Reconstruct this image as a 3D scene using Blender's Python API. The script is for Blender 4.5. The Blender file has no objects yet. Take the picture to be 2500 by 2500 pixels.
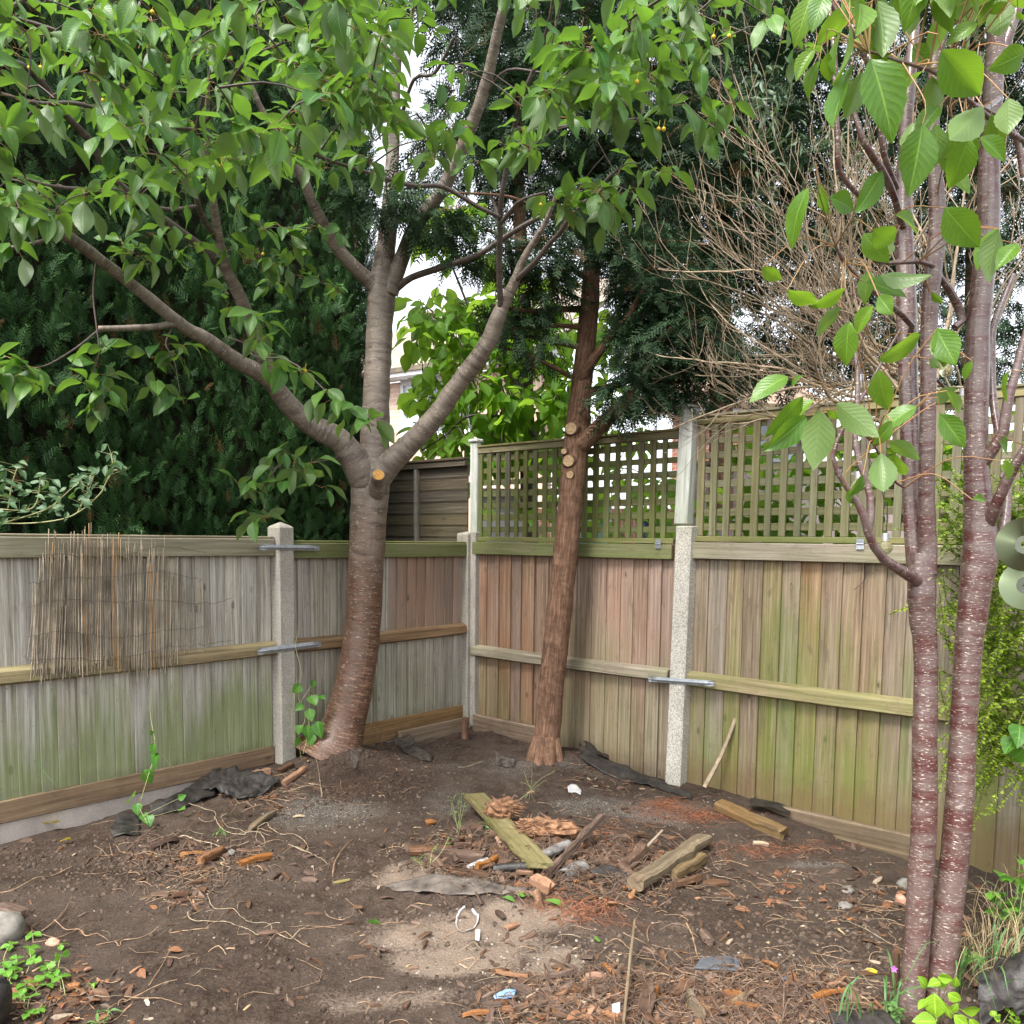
import bpy, math, random
import numpy as np
from mathutils import Matrix, Vector

rng = np.random.default_rng(7)
random.seed(7)
SC = bpy.context.scene
COL = SC.collection

# ------------------------------------------------------------------ camera
EYE = np.array([0.0, 0.0, 1.60])
FPX, CX, CY = 2100.0, 1250.0, 1500.0          # focal length and optical centre, in pixels of the 2500 px photograph
PITCH, ROLL = math.radians(5.0), 0.011
RC = (Matrix.Rotation(math.pi / 2 - PITCH, 3, 'X') @ Matrix.Rotation(ROLL, 3, 'Z'))
cam_d = bpy.data.cameras.new('camera')
cam = bpy.data.objects.new('camera', cam_d)
COL.objects.link(cam)
cam.matrix_world = Matrix.Translation(EYE) @ RC.to_4x4()
cam_d.sensor_fit = 'HORIZONTAL'
cam_d.sensor_width = 36.0
cam_d.lens = FPX / 2500.0 * 36.0
cam_d.shift_y = (CY - 1250.0) / 2500.0
cam_d.clip_start, cam_d.clip_end = 0.05, 500.0
SC.camera = cam
SC.render.resolution_x = SC.render.resolution_y = 1024

# ------------------------------------------------------------------ sky, sun, exposure
SUN_EL, SUN_AZ = math.radians(56), math.radians(215)      # high sun behind thin cloud, behind the camera's left shoulder
world = bpy.data.worlds.new('World')
SC.world = world
world.use_nodes = True
wn, wl = world.node_tree.nodes, world.node_tree.links
wn.clear()
sky = wn.new('ShaderNodeTexSky')
sky.sky_type = 'NISHITA'
sky.sun_disc = False
sky.sun_elevation = SUN_EL
sky.sun_rotation = SUN_AZ
sky.dust_density = 3.0
sky.air_density = 1.0
hs = wn.new('ShaderNodeHueSaturation')
hs.inputs['Saturation'].default_value = 0.22              # an overcast sky is nearly white
bg = wn.new('ShaderNodeBackground')
bg.inputs['Strength'].default_value = 0.14
wo = wn.new('ShaderNodeOutputWorld')
wl.new(sky.outputs[0], hs.inputs['Color'])
wl.new(hs.outputs[0], bg.inputs['Color'])
wl.new(bg.outputs[0], wo.inputs['Surface'])

sun_d = bpy.data.lights.new('sun', 'SUN')
sun_d.energy = 1.5
sun_d.angle = math.radians(14)
sun_d.color = (1.0, 0.96, 0.9)
sun = bpy.data.objects.new('sun', sun_d)
COL.objects.link(sun)
# direction towards the sun: azimuth measured clockwise from +Y
sd = Vector((math.sin(SUN_AZ) * math.cos(SUN_EL), math.cos(SUN_AZ) * math.cos(SUN_EL), math.sin(SUN_EL)))
sun.rotation_euler = sd.to_track_quat('Z', 'Y').to_euler()
sun.location = (0, 0, 12)

SC.view_settings.view_transform = 'Standard'
SC.view_settings.look = 'None'
SC.view_settings.gamma = 1.0
SC.view_settings.exposure = 1.9
SC.cycles.max_bounces = 8
SC.cycles.transmission_bounces = 6
SC.cycles.diffuse_bounces = 5
SC.cycles.caustics_reflective = False
SC.cycles.caustics_refractive = False

# ------------------------------------------------------------------ helpers: points
RCn = np.array(RC)

def ray(px, py):
    d = np.array([(px - CX) / FPX, -(py - CY) / FPX, -1.0])
    return RCn @ d

def W(px, py, Y):
    """the world point at distance Y (along world +Y) seen at a pixel of the 2500 px photograph"""
    d = ray(px, py)
    return EYE + d * (Y / d[1])

def WS(px, Y):
    """pixels per metre at distance Y"""
    return FPX / Y

def pix(P):
    q = RCn.T @ (np.asarray(P) - EYE)
    return CX + FPX * q[0] / -q[2], CY - FPX * q[1] / -q[2]

# value noise -------------------------------------------------------
def _hash(ix, iy, iz, seed):
    h = (ix.astype(np.int64) * 374761393 + iy.astype(np.int64) * 668265263 + iz.astype(np.int64) * 2147483647 + seed * 974634533) & 0xFFFFFFFF
    h = ((h ^ (h >> 13)) * 1274126177) & 0xFFFFFFFF
    h = h ^ (h >> 16)
    return (h & 0xFFFFFF) / float(0xFFFFFF)

def vnoise(P, seed=0):
    P = np.asarray(P, float)
    i = np.floor(P).astype(np.int64)
    f = P - i
    f = f * f * (3 - 2 * f)
    r = 0
    for dx in (0, 1):
        for dy in (0, 1):
            for dz in (0, 1):
                w = (f[..., 0] if dx else 1 - f[..., 0]) * (f[..., 1] if dy else 1 - f[..., 1]) * (f[..., 2] if dz else 1 - f[..., 2])
                r = r + w * _hash(i[..., 0] + dx, i[..., 1] + dy, i[..., 2] + dz, seed)
    return r * 2 - 1

def fbm(P, octaves=4, seed=0, gain=0.5):
    P = np.asarray(P, float)
    a, s, r = 1.0, 1.0, 0
    for k in range(octaves):
        r = r + a * vnoise(P * s + 13.7 * k, seed + k)
        a *= gain
        s *= 2.03
    return r

def unit(v):
    v = np.asarray(v, float)
    return v / np.maximum(np.linalg.norm(v, axis=-1, keepdims=True), 1e-9)

# mesh accumulator --------------------------------------------------
class Acc:
    """collects vertices, quads and triangles (with a uv, a random number and a bark coordinate) for ONE mesh object"""
    def __init__(s):
        s.V, s.Q, s.T, s.U, s.R, s.K, s.n = [], [], [], [], [], [], 0
    def add(s, V, Q=None, T=None, uv=None, rnd=0.5, key=None):
        V = np.asarray(V, float).reshape(-1, 3)
        m = len(V)
        s.V.append(V)
        if Q is not None and len(Q): s.Q.append(np.asarray(Q, np.int64).reshape(-1, 4) + s.n)
        if T is not None and len(T): s.T.append(np.asarray(T, np.int64).reshape(-1, 3) + s.n)
        s.U.append(np.zeros((m, 2)) if uv is None else np.asarray(uv, float).reshape(-1, 2))
        s.R.append(np.full(m, rnd, float) if np.isscalar(rnd) else np.asarray(rnd, float))
        s.K.append(V if key is None else np.asarray(key, float).reshape(-1, 3))
        s.n += m
    def build(s, name, mat, parent=None, smooth=False, bevel=0.0):
        me = bpy.data.meshes.new(name)
        V = np.concatenate(s.V)
        off = np.zeros(3)
        if parent is not None:
            p = parent
            while p is not None:
                off += np.array(p.location)
                p = p.parent
        Q = np.concatenate(s.Q) if s.Q else np.zeros((0, 4), np.int64)
        T = np.concatenate(s.T) if s.T else np.zeros((0, 3), np.int64)
        loops = np.concatenate([Q.ravel(), T.ravel()]).astype(np.int32)
        nq, nt = len(Q), len(T)
        starts = np.concatenate([np.arange(nq) * 4, nq * 4 + np.arange(nt) * 3]).astype(np.int32)
        tot = np.concatenate([np.full(nq, 4), np.full(nt, 3)]).astype(np.int32)
        me.vertices.add(len(V))
        me.vertices.foreach_set('co', (V - off).astype(np.float32).ravel())
        me.loops.add(len(loops))
        me.loops.foreach_set('vertex_index', loops)
        me.polygons.add(nq + nt)
        me.polygons.foreach_set('loop_start', starts)
        me.polygons.foreach_set('loop_total', tot)
        me.polygons.foreach_set('use_smooth', np.full(nq + nt, smooth, bool))
        uvl = me.uv_layers.new(name='UVMap')
        U = np.concatenate(s.U).astype(np.float32)
        uvl.data.foreach_set('uv', U[loops].ravel())
        a = me.attributes.new('rnd', 'FLOAT', 'POINT')
        a.data.foreach_set('value', np.concatenate(s.R).astype(np.float32))
        k = me.attributes.new('key', 'FLOAT_VECTOR', 'POINT')
        k.data.foreach_set('vector', np.concatenate(s.K).astype(np.float32).ravel())
        me.materials.append(mat)
        me.update(calc_edges=True)
        me.validate()
        o = bpy.data.objects.new(name, me)
        COL.objects.link(o)
        if parent is not None: o.parent = parent
        if bevel > 0:
            b = o.modifiers.new('bevel', 'BEVEL')
            b.width, b.segments, b.limit_method = bevel, 1, 'ANGLE'
        return o

def tag(o, label, cat, group=None, kind=None):
    if label: o['label'] = label
    if cat: o['category'] = cat
    if group: o['group'] = group
    o['kind'] = kind or 'thing'
    return o

def thing(name, label, cat, loc=(0, 0, 0), group=None):
    o = bpy.data.objects.new(name, None)
    COL.objects.link(o)
    o.location = tuple(float(c) for c in loc)
    o.empty_display_size = 0.1
    return tag(o, label, cat, group)

def structure(o):
    o['kind'] = 'structure'
    return o

BOXQ = np.array([[0, 1, 3, 2], [4, 6, 7, 5], [0, 4, 5, 1], [2, 3, 7, 6], [0, 2, 6, 4], [1, 5, 7, 3]])

def box(acc, o, u, n, a0, a1, b0, b1, z0, z1, rnd=None, shear=0.0, uvo=None):
    """box along u (a), n (b) and z; shear pushes the a1 side forward along n. UV: across, along, in metres."""
    o, u, n = np.array(o, float), np.array(u, float), np.array(n, float)
    up = np.array([0, 0, 1.0])
    V, uv = [], []
    long_a = abs(a1 - a0) > abs(z1 - z0)
    off = random.random() * 50 if uvo is None else uvo
    for a in (a0, a1):
        for b in (b0, b1):
            for z in (z0, z1):
                V.append(o + u * a + n * (b + (shear if a == a1 else 0.0)) + up * z)
                uv.append((z + b + off, a + off) if long_a else (a + b + off, z + off))
    V = np.array(V)
    c = np.cross(V[4] - V[0], V[2] - V[0])
    Q = BOXQ if np.dot(c, V[1] - V[0]) > 0 else BOXQ[:, ::-1]
    acc.add(V, Q=Q, uv=uv, rnd=random.random() if rnd is None else rnd)

def catmull(P, n):
    """resample a polyline of rows through a Catmull-Rom spline"""
    P = np.asarray(P, float)
    if len(P) == 2:
        t = np.linspace(0, 1, n)[:, None]
        return P[0] * (1 - t) + P[1] * t
    E = np.vstack([2 * P[0] - P[1], P, 2 * P[-1] - P[-2]])
    seg = np.linalg.norm(np.diff(P[:, :3], axis=0), axis=1)
    cum = np.concatenate([[0], np.cumsum(seg)])
    s = np.linspace(0, cum[-1], n)
    i = np.clip(np.searchsorted(cum, s, side='right') - 1, 0, len(P) - 2)
    t = ((s - cum[i]) / np.maximum(seg[i], 1e-9))[:, None]
    p0, p1, p2, p3 = E[i], E[i + 1], E[i + 2], E[i + 3]
    return 0.5 * (2 * p1 + (p2 - p0) * t + (2 * p0 - 5 * p1 + 4 * p2 - p3) * t ** 2 + (3 * p1 - p0 - 3 * p2 + p3) * t ** 3)

def tube(acc, P, R, segs=8, rough=0.0, seed=0, cap=True, rnd=0.5, rfreq=9.0):
    P = np.asarray(P, float)
    n = len(P)
    R = np.full(n, R, float) if np.isscalar(R) else np.asarray(R, float)
    T = unit(np.gradient(P, axis=0))
    ref = np.array([0.0, 0, 1]) if abs(T[0][2]) < 0.9 else np.array([1.0, 0, 0])
    N = np.zeros_like(P)
    N[0] = unit(np.cross(T[0], ref))
    for i in range(1, n):
        v = N[i - 1] - T[i] * np.dot(N[i - 1], T[i])
        N[i] = unit(v)
    B = np.cross(T, N)
    th = np.linspace(0, 2 * np.pi, segs + 1)
    c, s_ = np.cos(th), np.sin(th)
    L = np.concatenate([[0], np.cumsum(np.linalg.norm(np.diff(P, axis=0), axis=1))])
    D = N[:, None, :] * c[None, :, None] + B[:, None, :] * s_[None, :, None]
    key = np.stack([np.broadcast_to(c * 1.0, (n, segs + 1)) * R[:, None], np.broadcast_to(s_, (n, segs + 1)) * R[:, None],
                    np.broadcast_to(L[:, None], (n, segs + 1))], -1) + np.array([seed * 3.1, seed * 1.7, seed * 0.9])
    rr = np.broadcast_to(R[:, None], (n, segs + 1)).copy()
    if rough > 0:
        q = np.stack([key[..., 0] * rfreq, key[..., 1] * rfreq, key[..., 2] * rfreq], -1)
        rr = rr * (1 + rough * fbm(q, 3, seed + 5))
    V = P[:, None, :] + D * rr[..., None]
    w = segs + 1
    i, j = np.meshgrid(np.arange(n - 1), np.arange(segs), indexing='ij')
    a = (i * w + j).ravel()
    Q = np.stack([a, a + 1, a + w + 1, a + w], -1)
    uv = np.stack([np.broadcast_to(th / (2 * np.pi), (n, w)), np.broadcast_to(L[:, None], (n, w))], -1)
    acc.add(V.reshape(-1, 3), Q=Q, uv=uv.reshape(-1, 2), rnd=rnd, key=key.reshape(-1, 3))
    if cap:
        for e, flip in ((0, True), (n - 1, False)):
            ring = V[e, :-1]
            Vc = np.vstack([P[e][None], ring])
            k = np.arange(segs)
            Tq = np.stack([np.zeros(segs, int), 1 + k, 1 + (k + 1) % segs], -1)
            if flip: Tq = Tq[:, ::-1]
            acc.add(Vc, T=Tq, rnd=rnd, key=np.vstack([key[e, :1], key[e, :-1]]))

def trace(rows, n=None):
    """rows of (px, py, distance, width in px) -> smooth world points and radii"""
    P = np.array([list(W(r[0], r[1], r[2])) + [0.5 * r[3] * r[2] / FPX] for r in rows])
    if n is None:
        n = max(6, int(np.linalg.norm(np.diff(P[:, :3], axis=0), axis=1).sum() / 0.05))
    S = catmull(P, n)
    return S[:, :3], np.maximum(S[:, 3], 0.0008)

# instanced little leaf meshes baked into one mesh ---------------------
def scatter(acc, tmplV, tmplQ, tmplUV, pos, ax, up, size, rnd, widen=None):
    """copy a template (x across, y along, z normal) to many frames: y -> ax, z -> up, x -> ax x up"""
    pos, ax, up = np.asarray(pos, float), unit(ax), np.asarray(up, float)
    up = unit(up - ax * np.sum(up * ax, -1, keepdims=True))
    x = np.cross(ax, up)
    m, k = len(pos), len(tmplV)
    size = np.broadcast_to(np.asarray(size, float), (m,))
    wx = np.ones(m) if widen is None else np.asarray(widen, float)
    V = pos[:, None, :] + size[:, None, None] * (tmplV[None, :, 0:1] * wx[:, None, None] * x[:, None, :] + tmplV[None, :, 1:2] * ax[:, None, :] + tmplV[None, :, 2:3] * up[:, None, :])
    Q = (tmplQ[None] + (np.arange(m) * k)[:, None, None]).reshape(-1, tmplQ.shape[1])
    uv = np.broadcast_to(tmplUV[None], (m, k, 2)).reshape(-1, 2)
    r = np.repeat(np.broadcast_to(np.asarray(rnd, float), (m,)), k)
    kw = dict(Q=Q) if tmplQ.shape[1] == 4 else dict(T=Q)
    acc.add(V.reshape(-1, 3), uv=uv, rnd=r, **kw)

def leaf_template(ny=7, width=0.5, droop=0.25, fold=0.12, wave=0.03, tip=1.6, serr=0.0, seed=0, nx=4, base=0.75):
    r = np.random.default_rng(seed)
    V, UV = [], []
    ph = r.random() * 6
    for i in range(ny + 1):
        t = i / ny
        w = width * 0.5 * (math.sin(math.pi * t ** (base + .22)) ** 0.85) * (1 - 0.30 * t ** (tip + .8)) * 1.06
        if i == ny: w = 0.003
        if i == 0: w = 0.012
        if serr and 0 < i < ny: w *= 1 + (serr if i % 2 else -serr)
        y = t - 0.06 * droop * t * t
        zc = -droop * t * t
        for j in range(nx + 1):
            s = j / nx * 2 - 1
            z = zc + fold * abs(s) * w * 2 + wave * math.sin(t * 9 + ph + s * 1.5) * abs(s)
            V.append((s * w, y, z))
            UV.append((0.5 + 0.5 * s, t))
    Q = []
    for i in range(ny):
        for j in range(nx):
            a = i * (nx + 1) + j
            Q.append((a, a + 1, a + nx + 2, a + nx + 1))
    return np.array(V), np.array(Q), np.array(UV)

# ------------------------------------------------------------------ materials
def new_mat(name):
    m = bpy.data.materials.new(name)
    m.use_nodes = True
    nt = m.node_tree
    nt.nodes.clear()
    out = nt.nodes.new('ShaderNodeOutputMaterial')
    return m, nt, out

class N:
    """tiny node-graph writer"""
    def __init__(s, nt): s.nt = nt
    def n(s, t, **kw):
        x = s.nt.nodes.new(t)
        for k, v in kw.items(): setattr(x, k, v)
        return x
    def l(s, a, b): s.nt.links.new(a, b)
    def set(s, sock, v):
        if hasattr(v, 'is_output'): s.l(v, sock)
        else: sock.default_value = v
    def attr(s, name):
        return s.n('ShaderNodeAttribute', attribute_name=name)
    def noise(s, vec, scale, detail=4, rough=0.55, dist=0.0):
        x = s.n('ShaderNodeTexNoise')
        s.l(vec, x.inputs['Vector'])
        x.inputs['Scale'].default_value = scale
        x.inputs['Detail'].default_value = detail
        x.inputs['Roughness'].default_value = rough
        x.inputs['Distortion'].default_value = dist
        return x.outputs['Fac']
    def voro(s, vec, scale, feature='F1', out='Distance'):
        x = s.n('ShaderNodeTexVoronoi', feature=feature)
        s.l(vec, x.inputs['Vector'])
        x.inputs['Scale'].default_value = scale
        return x.outputs[out]
    def mapv(s, vec, scale=(1, 1, 1), loc=(0, 0, 0)):
        x = s.n('ShaderNodeMapping')
        s.l(vec, x.inputs['Vector'])
        x.inputs['Scale'].default_value = scale
        x.inputs['Location'].default_value = loc
        return x.outputs[0]
    def ramp(s, fac, stops, interp='LINEAR'):
        x = s.n('ShaderNodeValToRGB')
        x.color_ramp.interpolation = interp
        e = x.color_ramp.elements
        while len(e) < len(stops): e.new(0.5)
        for k, (p, c) in enumerate(stops):
            e[k].position = p
            e[k].color = (c, c, c, 1) if np.isscalar(c) else (*c, 1)
        s.l(fac, x.inputs[0])
        return x.outputs[0]
    def mix(s, fac, a, b, blend='MIX'):
        x = s.n('ShaderNodeMix', data_type='RGBA', blend_type=blend)
        s.set(x.inputs[0], fac)
        for k, v in ((6, a), (7, b)):
            s.set(x.inputs[k], (*v, 1) if isinstance(v, tuple) and len(v) == 3 else v)
        return x.outputs[2]
    def math(s, op, a, b=0.0, c=0.0, clamp=False):
        x = s.n('ShaderNodeMath', operation=op, use_clamp=clamp)
        s.set(x.inputs[0], a); s.set(x.inputs[1], b)
        if op in ('MULTIPLY_ADD', 'SMOOTH_MIN', 'COMPARE'): s.set(x.inputs[2], c)
        return x.outputs[0]
    def rng(s, v, a, b, c=0.0, d=1.0):
        x = s.n('ShaderNodeMapRange')
        s.set(x.inputs[0], v)
        for k, q in zip((1, 2, 3, 4), (a, b, c, d)): x.inputs[k].default_value = q
        return x.outputs[0]
    def bump(s, h, strength=0.3, dist=0.01):
        x = s.n('ShaderNodeBump')
        x.inputs['Strength'].default_value = strength
        x.inputs['Distance'].default_value = dist
        s.l(h, x.inputs['Height'])
        return x.outputs[0]
    def sep(s, v):
        x = s.n('ShaderNodeSeparateXYZ'); s.l(v, x.inputs[0]); return x.outputs
    def comb(s, a, b, c):
        x = s.n('ShaderNodeCombineXYZ')
        for k, v in enumerate((a, b, c)): s.set(x.inputs[k], v)
        return x.outputs[0]
    def pbsdf(s, col, rough=0.6, normal=None, spec=0.4, **kw):
        x = s.n('ShaderNodeBsdfPrincipled')
        s.set(x.inputs['Base Color'], (*col, 1) if isinstance(col, tuple) else col)
        s.set(x.inputs['Roughness'], rough)
        s.set(x.inputs['Specular IOR Level'], spec)
        if normal is not None: s.l(normal, x.inputs['Normal'])
        for k, v in kw.items(): s.set(x.inputs[k.replace('_', ' ')], v)
        return x.outputs[0]

def pos_out(g):
    return g.n('ShaderNodeNewGeometry').outputs['Position']

def mat_wood(name, c_dark, c_mid, c_light, algae=0.0, algae_lo=-0.2, algae_hi=0.9, algae_col=(0.115, 0.15, 0.04), rough=0.75, red=0.0, red_col=(0.25, 0.12, 0.07), dirt=0.0, dirt_z=0.1, knots=True, var=0.5, algae_patch=1.1, dirt_col=(0.075, 0.05, 0.033), red_box=None):
    m, nt, out = new_mat(name)
    g = N(nt)
    uv = g.n('ShaderNodeUVMap').outputs[0]
    rnd = g.attr('rnd').outputs['Fac']
    P = pos_out(g)
    sx, sy, sz = g.sep(uv)
    v = g.comb(g.math('ADD', sx, g.math('MULTIPLY', rnd, 37.0)), g.math('ADD', sy, g.math('MULTIPLY', rnd, 11.0)), rnd)
    # slight wander of the grain
    wob = g.noise(g.mapv(v, (3, 1.2, 1)), 1.0, 2)
    vx, vy, vz = g.sep(v)
    gx = g.math('MULTIPLY_ADD', wob, 0.03, vx)
    gv = g.comb(gx, vy, vz)
    grain = g.noise(g.mapv(gv, (62, 1.5, 1)), 1.0, 6, 0.72)
    fine = g.noise(g.mapv(gv, (190, 4, 1)), 1.0, 4, 0.7)
    broad = g.noise(g.mapv(gv, (9, 0.9, 1)), 1.0, 3)
    col = g.ramp(grain, [(0.33, c_dark), (0.5, c_mid), (0.66, c_light)])
    col = g.mix(g.rng(fine, 0.52, 0.62, 0, 0.35), col, tuple(0.55 * q for q in c_mid))
    col = g.mix(g.rng(broad, 0.35, 0.7, 0, 0.55), col, g.mix(0.5, col, (*c_light, 1)))
    if red > 0:
        rm = g.math('MULTIPLY', g.rng(g.noise(g.mapv(P, (1.6, 1.6, 0.9)), 1.0, 3), 0.45, 0.62), red)
        rm = g.math('MULTIPLY', rm, g.rng(rnd, 0.15, 0.9, 0.45, 1.0))
        if red_box:                                           # boards once painted brown, from this x and this height upwards
            px_, _, pz_ = g.sep(P)
            rm = g.math('MULTIPLY', g.math('MULTIPLY', g.math('GREATER_THAN', px_, red_box[0]), g.math('GREATER_THAN', pz_, red_box[1])), g.rng(grain, 0.25, 0.5, 0.55, 1.0))
        col = g.mix(rm, col, g.mix(0.62, col, (*red_col, 1)))
    # board to board tone
    tone = g.math('MULTIPLY_ADD', rnd, var, 1.0 - var * 0.5)
    hsv = g.n('ShaderNodeHueSaturation')
    g.l(tone, hsv.inputs['Value']); g.l(col, hsv.inputs['Color'])
    g.l(g.rng(g.math('FRACT', g.math('MULTIPLY', rnd, 7.31)), 0, 1, 0.75, 1.2), hsv.inputs['Saturation'])
    col = hsv.outputs[0]
    if knots:
        kv = g.mapv(v, (9.0, 4.2, 0))
        kd = g.voro(kv, 1.0)
        kn = g.rng(kd, 0.07, 0.15, 1, 0)
        ring = g.math('MULTIPLY_ADD', g.math('SINE', g.math('MULTIPLY', kd, 110.0)), 0.25, 0.75)
        pick = g.math('GREATER_THAN', g.voro(kv, 1.0, out='Color'), 0.6)
        col = g.mix(g.math('MULTIPLY', g.math('MULTIPLY', kn, ring), g.math('MULTIPLY', pick, 0.8)), col, tuple(0.35 * q for q in c_dark))
    if algae > 0:
        z = g.sep(P)[2]
        h = g.rng(z, algae_hi, algae_lo, 0.0, 1.0)
        an = g.noise(g.mapv(P, (algae_patch, algae_patch, algae_patch * 0.6)), 1.0, 4, 0.6)
        streak = g.noise(g.mapv(gv, (26, 0.8, 1)), 1.0, 3)
        am = g.math('ADD', g.math('MULTIPLY_ADD', an, 1.6, -0.8), g.math('MULTIPLY_ADD', streak, 0.9, -0.45))
        am = g.rng(g.math('ADD', am, g.math('MULTIPLY_ADD', h, 1.0, g.math('MULTIPLY_ADD', rnd, 0.4, -0.50))), -0.05, 0.42)
        am = g.math('MULTIPLY', am, algae)
        col = g.mix(am, col, g.mix(0.75, col, (*algae_col, 1)))
    if dirt > 0:
        z = g.sep(P)[2]
        dn = g.noise(P, 7.0, 5, 0.65)
        dm = g.rng(g.math('MULTIPLY_ADD', dn, 0.32, g.math('MULTIPLY', z, -1.0)), 0.06 - dirt_z, 0.26 - dirt_z)
        col = g.mix(g.math('MULTIPLY', g.math('MULTIPLY', dm, dirt), g.rng(grain, 0.3, 0.6, 1.0, 0.7)), col, dirt_col)
    # dark pin-holes, scuffs
    blotch = g.rng(g.noise(g.mapv(gv, (16, 5.5, 1)), 1.0, 5, 0.7), 0.56, 0.68)
    col = g.mix(g.math('MULTIPLY', blotch, 0.5), col, tuple(0.5 * q for q in c_mid))
    spk = g.rng(g.noise(P, 55.0, 3, 0.7), 0.66, 0.72)
    col = g.mix(g.math('MULTIPLY', spk, 0.6), col, tuple(0.4 * q for q in c_dark))
    hgt = g.math('ADD', g.math('MULTIPLY', grain, 0.7), g.math('MULTIPLY', fine, 0.4))
    sh = g.pbsdf(col, rough, g.bump(hgt, 0.55, 0.004), 0.25)
    g.l(sh, out.inputs[0])
    return m

def mat_concrete(name, base=(0.36, 0.34, 0.30), algae=0.4, pebble=0.5, zlo=-0.1, zhi=0.35):
    m, nt, out = new_mat(name)
    g = N(nt)
    P = pos_out(g)
    n1 = g.noise(P, 5, 5, 0.6)
    n2 = g.noise(P, 90, 4, 0.7)
    pv = g.voro(P, 170.0)
    col = g.ramp(n1, [(0.3, tuple(0.72 * c for c in base)), (0.7, tuple(1.12 * c for c in base))])
    peb = g.rng(pv, 0.15, 0.6, 1.0, 0.0)
    col = g.mix(g.math('MULTIPLY', g.rng(n2, 0.42, 0.62), pebble), col, tuple(0.5 * c for c in base))
    col = g.mix(g.math('MULTIPLY', g.math('MULTIPLY', peb, g.rng(n2, 0.6, 0.45)), pebble * 0.8), col, tuple(min(1, 1.5 * c) for c in base))
    z = g.sep(P)[2]
    am = g.rng(g.math('ADD', g.math('MULTIPLY', g.noise(P, 3.2, 4), 1.4), g.math('ADD', g.rng(z, zhi, zlo, 0, 0.45), g.rng(z, 1.45, 1.75, 0, 0.4))), 0.85, 1.3)
    col = g.mix(g.math('MULTIPLY', am, algae), col, (0.14, 0.16, 0.05))
    st = g.rng(g.noise(g.mapv(P, (9, 9, 1.2)), 1.0, 4), 0.6, 0.75)
    col = g.mix(g.math('MULTIPLY', st, 0.35), col, tuple(0.45 * c for c in base))
    sh = g.pbsdf(col, 0.9, g.bump(g.math('ADD', n2, g.math('MULTIPLY', peb, 0.6)), 0.5, 0.004), 0.2)
    g.l(sh, out.inputs[0])
    return m

def mat_plain(name, c, rough=0.5, spec=0.4, var=0.25, scale=14.0, bump=0.2, bdist=0.004, metallic=0.0, c2=None, stretch=(1, 1, 1), use_key=False):
    m, nt, out = new_mat(name)
    g = N(nt)
    P = g.attr('key').outputs['Vector'] if use_key else pos_out(g)
    n1 = g.noise(g.mapv(P, stretch), scale, 5, 0.62)
    n2 = g.noise(g.mapv(P, stretch), scale * 5, 3, 0.6)
    a = tuple(q * (1 - var) for q in c)
    b = tuple(min(1, q * (1 + var)) for q in c) if c2 is None else c2
    col = g.ramp(n1, [(0.32, a), (0.68, b)])
    rnd = g.attr('rnd').outputs['Fac']
    hsv = g.n('ShaderNodeHueSaturation')
    g.l(g.math('MULTIPLY_ADD', rnd, 0.5, 0.75), hsv.inputs['Value']); g.l(col, hsv.inputs['Color'])
    sh = g.pbsdf(hsv.outputs[0], rough, g.bump(g.math('ADD', n1, g.math('MULTIPLY', n2, 0.5)), bump, bdist), spec, Metallic=metallic)
    g.l(sh, out.inputs[0])
    return m

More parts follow.
